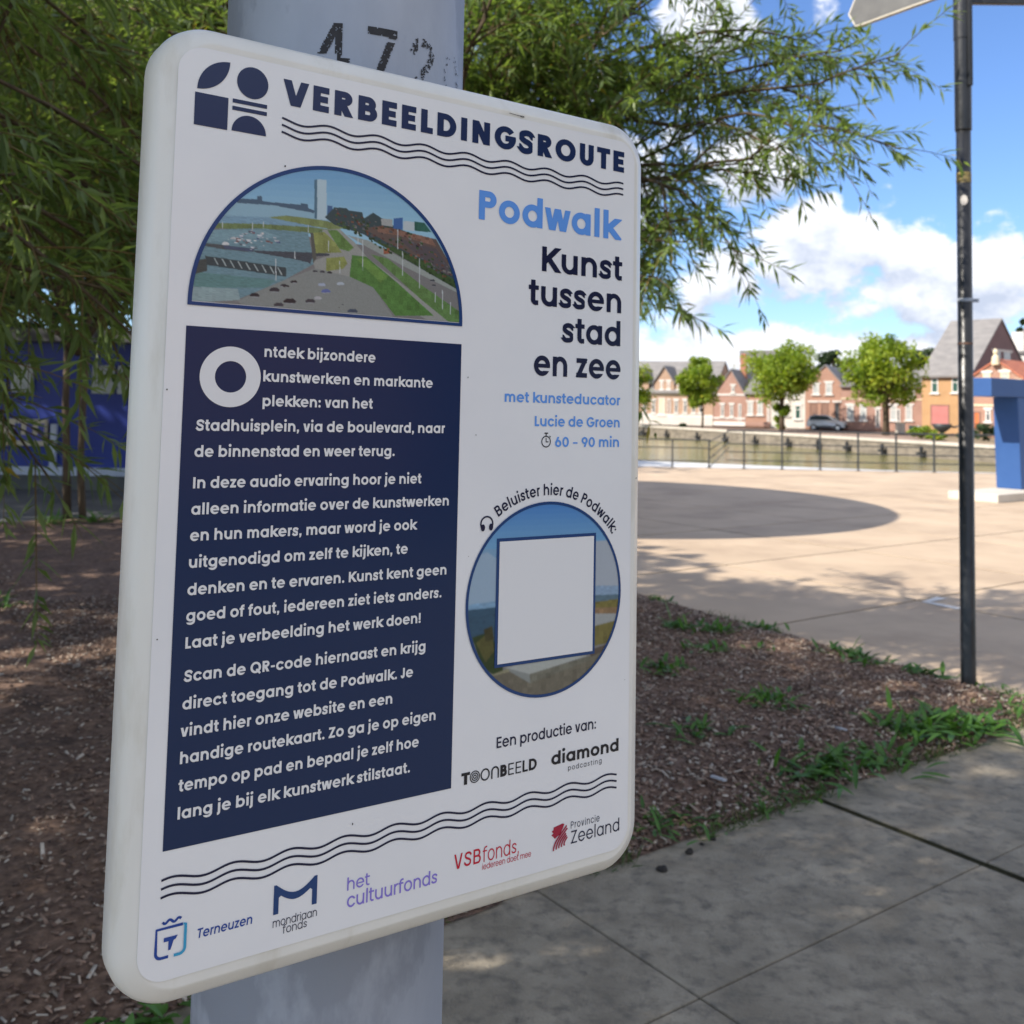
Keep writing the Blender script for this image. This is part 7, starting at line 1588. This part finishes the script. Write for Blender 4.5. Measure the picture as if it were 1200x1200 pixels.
# pan of coated metal with rounded rim: rings of a rounded rectangle, from the front plate over the rim to the back flange
rings = []
for ins, z, r in ((0.070, 0.0, .125), (0.062, -.0005, .130), (0.048, -.0026, .14), (0.028, -.0046, .155), (0.014, -.0076, .17), (0.005, -.0120, .178), (0.0, -.0170, .182), (0.0, -.0285, .182), (0.004, -.0315, .166), (0.012, -.0335, .160), (0.03, -.0340, .145)):
    rings.append([loc(x, y, z) for x, y in rrect(Bx0 + ins, By0 + ins, Bx1 - ins, By1 - ins, r, 14)])
fr = MB(); n = len(rings[0])
for rg_ in rings: fr.v.extend(rg_)
for i in range(len(rings) - 1):
    for j in range(n): fr.f.append((i * n + j, (i + 1) * n + j, (i + 1) * n + (j + 1) % n, i * n + (j + 1) % n)); fr.mi.append(0)
fr.f.append(tuple(reversed(range(n)))); fr.mi.append(0); fr.f.append(tuple((len(rings) - 1) * n + j for j in range(n))); fr.mi.append(0)
o = fr.build('pan', M['white_coat'], sign, smooth=True)
bm = bmesh.new(); bm.from_mesh(o.data); bmesh.ops.recalc_face_normals(bm, faces=bm.faces); bm.to_mesh(o.data); bm.free()
for p in o.data.polygons:
    if len(p.vertices) > 6: p.use_smooth = False
for y in (-.35, 1.45):                           # channels and clamps behind the plate
    ch = MB().box(*loc(.05, y + .06, -.052), *loc(1.70, y - .06, -.0345)).build('mounting_channel', M['galv'], sign)
Z0 = .0006
Art().loops([rrect(-0.060, -0.888, 1.826, 1.950, .085)], Z0).build('face_sheet', M['sheet'], sign)
ZA = .0009; ZB = .0012; ZC = .0015
# emblem of the route: leaf, disc, square, bars, half disc
em = Art()
em.poly(arc(.105, -.754, .104, 180, 270, 16) + arc(-.001, -.857, .104, 0, 90, 16), ZA)
em.poly(arc(.180, -.806, .0525, 0, 354, 40), ZA); em.rect(-.005, -.741, .102, -.636, ZA)
em.rect(.116, -.743, .231, -.730, ZA); em.rect(.116, -.719, .231, -.706, ZA); em.poly(arc(.1735, -.638, .0575, 180, 360, 30), ZA)
em.build('route_emblem', M['navy'], sign)
t = Art(); fit_text(t, 'VERBEELDINGSROUTE', .284, 1.768, -.757, .1235, .198, .050, ZA); t.build('title_lettering', M['navy'], sign)
def waves(x0, x1, y, dy, lam, amp, w, ph=0.0):
    a = Art()
    for k in range(3):
        n_ = 220; a.strip([(x0 + (x1 - x0) * i / n_, y + dy * k + amp * math.sin(2 * math.pi * ((x1 - x0) * i / n_) / lam + ph)) for i in range(n_ + 1)], w, ZA)
    return a
waves(.284, 1.765, -.704, .0235, .185, -.0085, .0070, 2.2).build('wave_lines', M['deep'], sign)
waves(.0, 1.765, 1.6625, .025, .187, .0085, .0070, 3.6).build('wave_lines', M['deep'], sign)
t = Art(); fit_text(t, 'Podwalk', 1.062, 1.760, -.472, .158, .168, 0, ZA); t.build('heading_lettering', M['sky_ink'], sign)
t = Art()
for s_, x0, x1, y in (('Kunst', 1.357, 1.764, -.306), ('tussen', 1.296, 1.761, -.171), ('stad', 1.454, 1.758, -.0355), ('en zee', 1.327, 1.761, .1000)): fit_text(t, s_, x0, x1, y, .139, .150, 0, ZA)
t.build('subtitle_lettering', M['deep'], sign)
t = Art()
for s_, x0, x1, y in (('met kunsteducator', 1.195, 1.761, .205), ('Lucie de Groen', 1.336, 1.760, .2945), ('60 \u2013 90 min', 1.434, 1.758, .3735)): fit_text(t, s_, x0, x1, y, .0555, .150, 0, ZA)
t.build('guide_lettering', M['sky_ink'], sign)
t = Art(); cx, cy = 1.391, .353
t.loops([arc(cx, cy, .0225, 0, 354, 40), arc(cx, cy, .0185, 0, 354, 40)[::-1]], ZA); t.rect(cx - .0085, cy - .0345, cx + .0085, cy - .0300, ZA); t.rect(cx - .0022, cy - .0300, cx + .0022, cy - .0222, ZA); t.strip([(cx + .016, cy - .022), (cx + .021, cy - .017)], .004, ZA)
t.strip([(cx, cy - .0145), (cx, cy + .001)], .0034, ZA); t.strip([(cx - .001, cy + .001), (cx + .011, cy + .001)], .0034, ZA)
t.build('stopwatch_symbol', M['black_ink'], sign)
# text panel
bx = Art().rect(0, 0, 1.0, 1.5751, ZA).build('text_panel', M['navybox'], sign)
t = Art()
t.loops([arc(.146, .1535, .0985, 0, 356, 60, .0960), arc(.146, .1535, .0505, 0, 356, 40, .0500)[::-1]], ZB)
BODY = [("ntdek bijzondere", .254, .652, .0845), ("kunstwerken en markante", .253, .882, .164), ("plekken: van het", .254, .647, .2435), ("Stadhuisplein, via de boulevard, naar", .042, .937, .3245), ("de binnenstad en weer terug.", .042, .737, .4055),
        ("In deze audio ervaring hoor je niet", .042, .846, .502), ("alleen informatie over de kunstwerken", .040, .961, .5825), ("en hun makers, maar word je ook", .040, .835, .6625), ("uitgenodigd om zelf te kijken, te", .040, .799, .744), ("denken en te ervaren. Kunst kent geen", .039, .958, .8265),
        ("goed of fout, iedereen ziet iets anders.", .039, .940, .9055), ("Laat je verbeelding het werk doen!", .040, .858, .9865), ("Scan de QR-code hiernaast en krijg", .039, .880, 1.086), ("direct toegang tot de Podwalk. Je", .039, .833, 1.168), ("vindt hier onze website en een", .037, .755, 1.248),
        ("handige routekaart. Zo ga je op eigen", .039, .928, 1.328), ("tempo op pad en bepaal je zelf hoe", .038, .863, 1.409), ("lang je bij elk kunstwerk stilstaat.", .039, .831, 1.490)]
XS = [fit_text(t, s_, x0, x1, y, .0490, .160, 0, ZB) for s_, x0, x1, y in BODY]
print('body x-scale', [round(v, 2) for v in XS])
t.build('body_lettering', M['white_ink'], bx)

def inpoly(P, X, Y):
    c = np.zeros(X.shape, bool); n = len(P)
    for i in range(n):
        x0, y0 = P[i]; x1, y1 = P[(i + 1) % n]
        if y0 == y1: continue
        c ^= ((y0 > Y) != (y1 > Y)) & (X < (x1 - x0) * (Y - y0) / (y1 - y0) + x0)
    return c
def printed(name, polys, x0, x1, y0, y1, nx, ny, inside, z, seed, blur=1):
    """a printed picture: a fine sheet of cells whose colours are laid down area by area"""
    xs = np.linspace(x0, x1, nx * 2); ys = np.linspace(y0, y1, ny * 2); X, Y = np.meshgrid(xs, ys, indexing='ij'); rg = np.random.default_rng(seed)
    C_ = np.zeros(X.shape + (3,)) + .2
    lowf = rg.normal(0, 1, (nx // 6 + 2, ny // 6 + 2)); ix = np.linspace(0, lowf.shape[0] - 1.001, nx * 2); iy = np.linspace(0, lowf.shape[1] - 1.001, ny * 2)
    lf = lowf[np.ix_(ix.astype(int), iy.astype(int))]
    for c, P in polys: C_[inpoly(P, X, Y)] = c
    tex = 1 + rg.normal(0, .13, X.shape) * (C_[..., 1] > C_[..., 2] * 1.15) + .10 * lf * (C_[..., 1] > C_[..., 2] * 1.15) + rg.normal(0, .02, X.shape)
    strk = np.repeat(rg.normal(0, 1, (X.shape[0] // 8 + 1, X.shape[1])), 8, 0)[:X.shape[0]]
    wat = (C_[..., 2] > C_[..., 0] * 1.25) & (C_[..., 0] < .3) & (Y > y0 + (y1 - y0) * .42)
    tex = tex + wat * strk * .10 + rg.normal(0, .07, X.shape) * (np.abs(C_[..., 0] - C_[..., 2]) < .05)
    C_ *= np.clip(tex, .5, 1.6)[..., None]
    for _ in range(blur): C_[1:-1, 1:-1] = (C_[1:-1, 1:-1] * 2 + C_[:-2, 1:-1] + C_[2:, 1:-1] + C_[1:-1, :-2] + C_[1:-1, 2:]) / 6
    C_ = np.clip(C_, 0, 1) ** 1.12 * 1.12
    C2 = C_[::2, ::2]; X2 = X[::2, ::2]; Y2 = Y[::2, ::2]; k = X2.shape
    V = np.stack([(X2 - SCX) * SU, (By1 - Y2) * SU, np.full(k, z)], -1).reshape(-1, 3); idx = np.arange(k[0] * k[1]).reshape(k); ok = inside(X2, Y2)
    okf = ok[:-1, :-1] & ok[1:, :-1] & ok[1:, 1:] & ok[:-1, 1:]
    F = np.stack([idx[:-1, :-1], idx[:-1, 1:], idx[1:, 1:], idx[1:, :-1]], -1)[okf]
    used = np.unique(F); rm = np.full(len(V), -1); rm[used] = np.arange(len(used))
    return np_mesh(name, V[used], rm[F], M['print'], sign, {'col': ('POINT', 'FLOAT_COLOR', np.concatenate([C2.reshape(-1, 3), np.ones((k[0] * k[1], 1))], 1)[used])})
hp_ = printed('harbour_picture', PIC_POLYS, -.0, 1.0, -.58, -.075, 360, 182, lambda X, Y: ((X - .5) ** 2 + (Y + .0765) ** 2 < .4935 ** 2) & (Y < -.078), ZA, 5)
Art().loops([arc(.5, -.0765, .5, 180, 360, 72), (arc(.5, -.0765, .4865, 181.3, 358.7, 72))[::-1] ], ZB).build('picture_border', M['mid_blue'], hp_)
o = hp_.children[0]; bpy.data.objects.remove(o)
b_ = Art(); A1 = arc(.5, -.0765, .5, 180, 360, 72); A2 = arc(.5, -.0765, .487, 180, 360, 72); b_.art(A1 + A2, [(i, i + 1, 73 + i + 1, 73 + i) for i in range(72)], ZB); b_.rect(0.0, -.0765, 1.0, -.0655, ZB); b_.build('picture_border', M['mid_blue'], hp_)
CX_, CY_, CR_ = 1.4082, .948, .364
dp_ = printed('round_picture', DISC_POLYS, CX_ - CR_, CX_ + CR_, CY_ - CR_, CY_ + CR_, 200, 200, lambda X, Y: (X - CX_) ** 2 + (Y - CY_) ** 2 < (CR_ - .004) ** 2, ZA, 6, 5)
b_ = Art(); A1 = arc(CX_, CY_, CR_ + .002, 0, 360, 96); A2 = arc(CX_, CY_, CR_ - .009, 0, 360, 96); b_.art(A1 + A2, [(i, i + 1, 97 + i + 1, 97 + i) for i in range(96)], ZB); b_.build('picture_border', M['mid_blue'], dp_)
Art().rect(1.172, .711, 1.643, 1.180, ZB).build('panel_border', M['mid_blue'], dp_); Art().rect(1.184, .723, 1.631, 1.168, ZC).build('blank_panel', M['white_ink'], dp_)
# curved line of text and headphone symbol over the round picture
t = Art(); txt = 'Beluister hier de Podwalk:'; em_ = .0585; w_ = .135; R0 = CR_ + .0265; tw_ = line_width(txt, w_) * em_; a0 = math.atan2(.634 - CY_, 1.176 - CX_); a1 = math.atan2(.715 - CY_, 1.738 - CX_); span = (a1 - a0) % (2 * math.pi); xs_ = span * R0 / tw_; x = 0
for c in txt:
    Vg, Fg, adv = glyph(c, w_); ac = a0 + (x + adv * em_ * xs_ / 2) / R0
    tx, ty = -math.sin(ac), math.cos(ac); nx_, ny_ = math.cos(ac), math.sin(ac); ox, oy = CX_ + nx_ * R0, CY_ + ny_ * R0
    t.art([(ox + tx * (p[0] - adv / 2) * em_ * xs_ + nx_ * p[1] * em_, oy + ty * (p[0] - adv / 2) * em_ * xs_ + ny_ * p[1] * em_) for p in Vg], Fg, ZA); x += adv * em_ * xs_
hx, hy = 1.127, .655; t.strip(arc(hx, hy, .026, 135, 400, 24), .0062, ZA)
for aa in (150, 385):
    qx, qy = hx + .020 * math.cos(math.radians(aa)), hy + .020 * math.sin(math.radians(aa)) + .004; t.poly(arc(qx, qy, .009, 0, 350, 14, .013), ZB)
t.build('curved_lettering', M['deep'], sign)
# producers and sponsors
t = Art(); fit_text(t, 'Een productie van:', 1.190, 1.656, 1.469, .0560, .125, 0, ZA); t.build('producer_lettering', M['deep'], sign)
t = Art(); yb = 1.574; fit_text(t, 'T', 1.042, 1.078, yb, .060, .19, 0, ZA)
for r in (.0215, .0145, .0075): t.loops([arc(1.099, yb - .021, r, 0, 352, 36), arc(1.099, yb - .021, r - .0038, 0, 352, 30)[::-1]], ZA)
fit_text(t, 'O', 1.123, 1.163, yb, .060, .10, 0, ZA); t.strip([(1.172, yb)] + arc(1.186, yb - .026, .014, 180, 360, 14) + [(1.200, yb)], .0062, ZA)
fit_text(t, 'B', 1.209, 1.238, yb, .060, .20, 0, ZA); fit_text(t, 'EE', 1.244, 1.302, yb, .060, .085, .03, ZA); fit_text(t, 'L', 1.308, 1.332, yb, .060, .13, 0, ZA); fit_text(t, 'D', 1.337, 1.373, yb, .060, .165, 0, ZA)
t.build('producer_logo', M['black_ink'], sign)
t = Art(); fit_text(t, 'diamond', 1.441, 1.773, 1.572, .066, .165, -.01, ZA); fit_text(t, 'podcasting', 1.522, 1.687, 1.605, .026, .085, .16, ZA); t.build('producer_logo', M['black_ink'], sign)
# provincial lion above waves
L_ = Art()
L_.poly([(1.457, 1.803), (1.500, 1.796), (1.508, 1.800), (1.502, 1.812), (1.488, 1.834), (1.476, 1.838), (1.464, 1.846), (1.455, 1.836), (1.447, 1.830), (1.456, 1.824), (1.448, 1.816), (1.456, 1.812)], ZA)
for k in range(5):
    o_ = k * .0135; pts = [(1.457 + o_, 1.888 - k * .003)]
    for i in range(11):
        tt = i / 10; pts.append((1.457 + o_ * .9 + .062 * tt ** 1.15 - .006 * math.sin(tt * 5), 1.884 - k * .002 - (.086 - o_ * .35) * tt))
    L_.strip([p for p in pts if p[0] <= 1.523], .0062, ZB)
L_.build('lion_emblem', M['crimson'], sign)
t = Art(); fit_text(t, 'Provincie', 1.539, 1.680, 1.824, .037, .085, .10, ZA); fit_text(t, 'Zeeland', 1.540, 1.781, 1.880, .067, .085, .02, ZA); t.build('sponsor_logo', M['deep'], sign)
t = Art(); fit_text(t, 'VSB', 1.020, 1.132, 1.858, .073, .105, .03, ZA); fit_text(t, 'fonds,', 1.140, 1.298, 1.859, .073, .075, .02, ZA); fit_text(t, 'iedereen doet mee', 1.139, 1.354, 1.885, .029, .085, 0, ZA); t.build('sponsor_logo', M['red_ink'], sign)
t = Art(); fit_text(t, 'het', .608, .690, 1.831, .056, .10, 0, ZA); fit_text(t, 'cultuurfonds', .609, .953, 1.886, .063, .105, 0, ZA); t.build('sponsor_logo', M['lilac'], sign)
t = Art(); fit_text(t, 'Terneuzen', .113, .285, 1.853, .0395, .125, 0, ZA, .12); t.build('sponsor_logo', M['royal'], sign)
e_ = Art(); s1 = [(.080, 1.799), (-.003, 1.799)] ; e_.strip([(.070, 1.7985), (-.0075, 1.7985), (-.0075, 1.862)] + arc(.0085, 1.866, .016, 180, 90, 8) + [(.030, 1.882)], .0085, ZA)
e_.strip([(.010, 1.783)] + [(.010 + .054 * i / 16, 1.781 + .0045 * math.sin(i / 16 * 4 * math.pi)) for i in range(17)], .0075, ZA)
e_.poly([(.015, 1.826), (.056, 1.826), (.050, 1.836), (.044, 1.838), (.036, 1.864), (.029, 1.864), (.029, 1.838), (.015, 1.838)], ZA); e_.build('town_emblem', M['royal'], sign)
e_ = Art(); e_.strip([(.046, 1.882), (.062, 1.882)] + arc(.062, 1.866, .016, 90, 0, 8) + [(.078, 1.7985), (.0712, 1.7985)], .0085, ZB); e_.build('town_emblem', M['aqua'], sign)
t = Art(); yM0, yM1 = 1.756, 1.845
top = [(.354, yM0), (.362, yM0)] + [(.362 + .130 * i / 16, yM0 + .034 * math.sin(math.pi * i / 16)) for i in range(1, 16)] + [(.492, yM0), (.501, yM0), (.501, yM1), (.484, yM1), (.484, yM0 + .040)]
bot = [(.484 - .113 * i / 16, yM0 + .030 + .026 * math.sin(math.pi * i / 16)) for i in range(1, 16)] + [(.371, yM0 + .040), (.371, yM1), (.354, yM1)]
t.poly(top + bot, ZA); t.build('sponsor_logo', M['mid_blue'], sign)
t = Art(); fit_text(t, 'mondriaan', .354, .503, 1.884, .036, .080, 0, ZA); fit_text(t, 'fonds', .388, .470, 1.910, .036, .080, 0, ZA); t.build('sponsor_logo', M['deep'], sign)

# scuffs and specks of dirt that the sign has picked up
sc = Art(); rgs = random.Random(31)
for x, y in ((1.858, .02), (1.850, .50), (1.856, .93), (1.03, .12), (1.07, .33), (-.045, .95), (-.05, .20), (.62, 1.62), (1.80, 1.30), (.30, -.55)):
    r = rgs.uniform(.0014, .0028); sc.poly(arc(x, y, r, 0, 330, 9, r * rgs.uniform(.8, 2.0)), ZB if x < 1.82 and x > 0 else .0011)
for x, y, L in ((1.19, -.900, .07), (1.24, -.897, .02)): sc.strip([(x, y), (x + L * .5, y + .002), (x + L, y + .001)], .0022, ZA)
for k in range(8):
    x = rgs.uniform(.02, 1.78); y = rgs.uniform(-.6, 1.9); r = rgs.uniform(.0007, .0013); sc.poly(arc(x, y, r, 0, 320, 7), ZC)
sc.build('dirt_specks', M['clod'], sign)

# ------------------------------------------------------------------ black finger post
fb = ground(1135, 806); fp = empty('signpost', 'slim black finger post with worn paint standing at the corner of the bed', 'signpost', (fb.x, fb.y, 0)); FD = fb.y
def fz(py, px=1130): return at(px, py, FD).z
R_ = .0395
MB().lathe([(R_ + .002, -.1), (R_ + .002, .02), (R_, .03), (R_, 4.5)], 28).build('pole', M['black_paint'], fp, smooth=True)
zc0, zc1 = fz(154), fz(47)
MB().lathe([(R_ + .0008, zc0), (R_ + .006, zc0 + .006), (R_ + .006, zc1), (R_ + .009, zc1 + .002), (R_ + .009, 4.62), (R_ * .5, 4.68)], 28).build('sleeve', M['black_paint'], fp, smooth=False)
c_ = MB().box(-.012, -R_ - .022, zc0 + .25, .014, -R_ - .006, zc1 + .3).build('clamp_bar', M['black_paint'], fp, bevel=.002); c_.rotation_euler = (0, 0, .35)
MB().lathe([(R_ + .0006, fz(215)), (R_ + .0009, fz(212)), (R_ + .0009, fz(204)), (R_ + .0006, fz(203))], 28).build('tape_band', mat('ochre_tape', (.38, .28, .08), (.10, .08, .05), 30, .6), fp)
stk = MB().lathe([(.030, -.0006), (.030, .0006)], 24).build('round_sticker', mat('faded_sticker', (.55, .53, .50), (.42, .38, .36), 30, .6), fp); stk.rotation_euler = (math.radians(90), 0, math.radians(-25)); stk.scale = (.62, 1.0, 1.0); stk.location = (-.0165, -R_ * .93, fz(236))
st = MB().lathe([(R_ + .001, fz(354)), (R_ + .0022, fz(353.5)), (R_ + .0022, fz(350.5)), (R_ + .001, fz(350))], 28).build('metal_strap', M['galv'], fp)
MB().box(.036, -.012, fz(354), .075, .004, fz(350)).build('strap_screw', M['galv'], st)
MB().lathe([(R_ + .0008, fz(404)), (R_ + .0008, fz(401.5))], 28).build('tape_band', mat('rusty_tape', (.20, .10, .06), (.05, .03, .03), 30, .7), fp)
MB().lathe([(.03, 0), (.035, .012)], 12, (0, 0, 4.68)).build('cap', M['black_paint'], fp)
# finger boards: children of the post
tip = at(992, 14, 6.30) - Vector((fb.x, fb.y, 0)); tb = at(995.5, 36, 6.27) - Vector((fb.x, fb.y, 0))
dx = Vector((tb.x, tb.y, 0)); ln = dx.length; ang = math.atan2(dx.y, dx.x); zb = tb.z; hh = .20
def finger(L, z0, h, tipx, mt):
    out = [(.035, z0), (L - tipx, z0), (L, z0 + h / 2), (L - tipx, z0 + h), (.035, z0 + h)]; mb = MB(); n = len(out)
    mb.add([(x, -.016, z) for x, z in out] + [(x, .016, z) for x, z in out], [tuple(range(n)), tuple(n + i for i in reversed(range(n)))] + [(i, n + i, n + (i + 1) % n, (i + 1) % n) for i in range(n)])
    return mb
fo = finger(ln, zb, hh, .055, None).build('finger_board', M['cream_edge'], fp, bevel=.004); fo.rotation_euler = (0, 0, ang)
face = MB()
for sgn in (-1, 1):
    q = [(.05, zb + .012), (ln - .062, zb + .012), (ln - .014, zb + hh / 2), (ln - .062, zb + hh - .012), (.05, zb + hh - .012)]
    face.add([(x, sgn * .0175, z) for x, z in q], [tuple(range(5)) if sgn < 0 else tuple(reversed(range(5)))])
face.build('board_face', M['grey_paint'], fo)
fo2 = finger(.95, fz(5), .20, .055, None).build('finger_board', M['black_paint'], fp, bevel=.004); fo2.rotation_euler = (0, 0, -.02); fo2['label'] = 'black finger board pointing to the right'

# ------------------------------------------------------------------ unseen building and trees, added to shape the sign's reflection and shade the left
def block(name, label, A, B, depth, hgt, mt, cols, rows):
    b = House(name, label, Vector((*A, 0)), Vector((*B, 0)), None, depth); b.root.location.z = 0; b.root['category'] = 'building'
    b.wall(hgt, M[mt]); MB().box(-.3, -.3, hgt + .003, b.W + .3, depth + .3, hgt + .35).build('roof', M['roof_dark'], b.root)
    for i in range(cols):
        for j in range(rows):
            x = b.W * (i + .5) / cols; z = .9 + j * 3.3; f = MB().box(x - .7, -.06, z, x + .7, -.002, z + .08).box(x - .7, -.06, z + 1.72, x + .7, -.002, z + 1.8).box(x - .7, -.06, z + .082, x - .6, -.002, z + 1.718).box(x + .6, -.06, z + .082, x + .7, -.002, z + 1.718).build('window', M['white_trim'], b.root)
            MB().box(x - .6, -.03, z + .08, x + .6, -.003, z + 1.72).build('pane', M['glass'], f)
block('added_building', 'brown brick building added out of view for the sign reflection', (19, -9), (19, -24), 8, 7.5, 'brick_orange', 5, 2)  # added off-frame as a sunlit facade for the sign to reflect
GP = 'broad leaved trees added out of view'
clump_tree('added_tree', 'broad tree added out of view to darken the sign reflection', (13.5, -2.9, 0), 9.0, 3.4, 1.4, 63, mt='dark_leaf', leaf=.32, nclump=50, per=110, group=GP)  # added off-frame, sized to darken what the sign reflects
clump_tree('added_tree', 'broad tree added out of view left of the bark bed to shade it', (-9.3, 6.0, 0), 9.0, 4.1, 2.0, 64, mt='dark_leaf', leaf=.28, nclump=70, per=120, group=GP)  # added off-frame to keep sun off the back of the bed
clump_tree('added_tree', 'broad tree added out of view to shade the blue shop front', (-14.0, 11.6, 0), 9.5, 4.2, 2.2, 65, mt='dark_leaf', leaf=.30, nclump=70, per=120, group=GP)  # added off-frame so its shadow falls on the shop wall
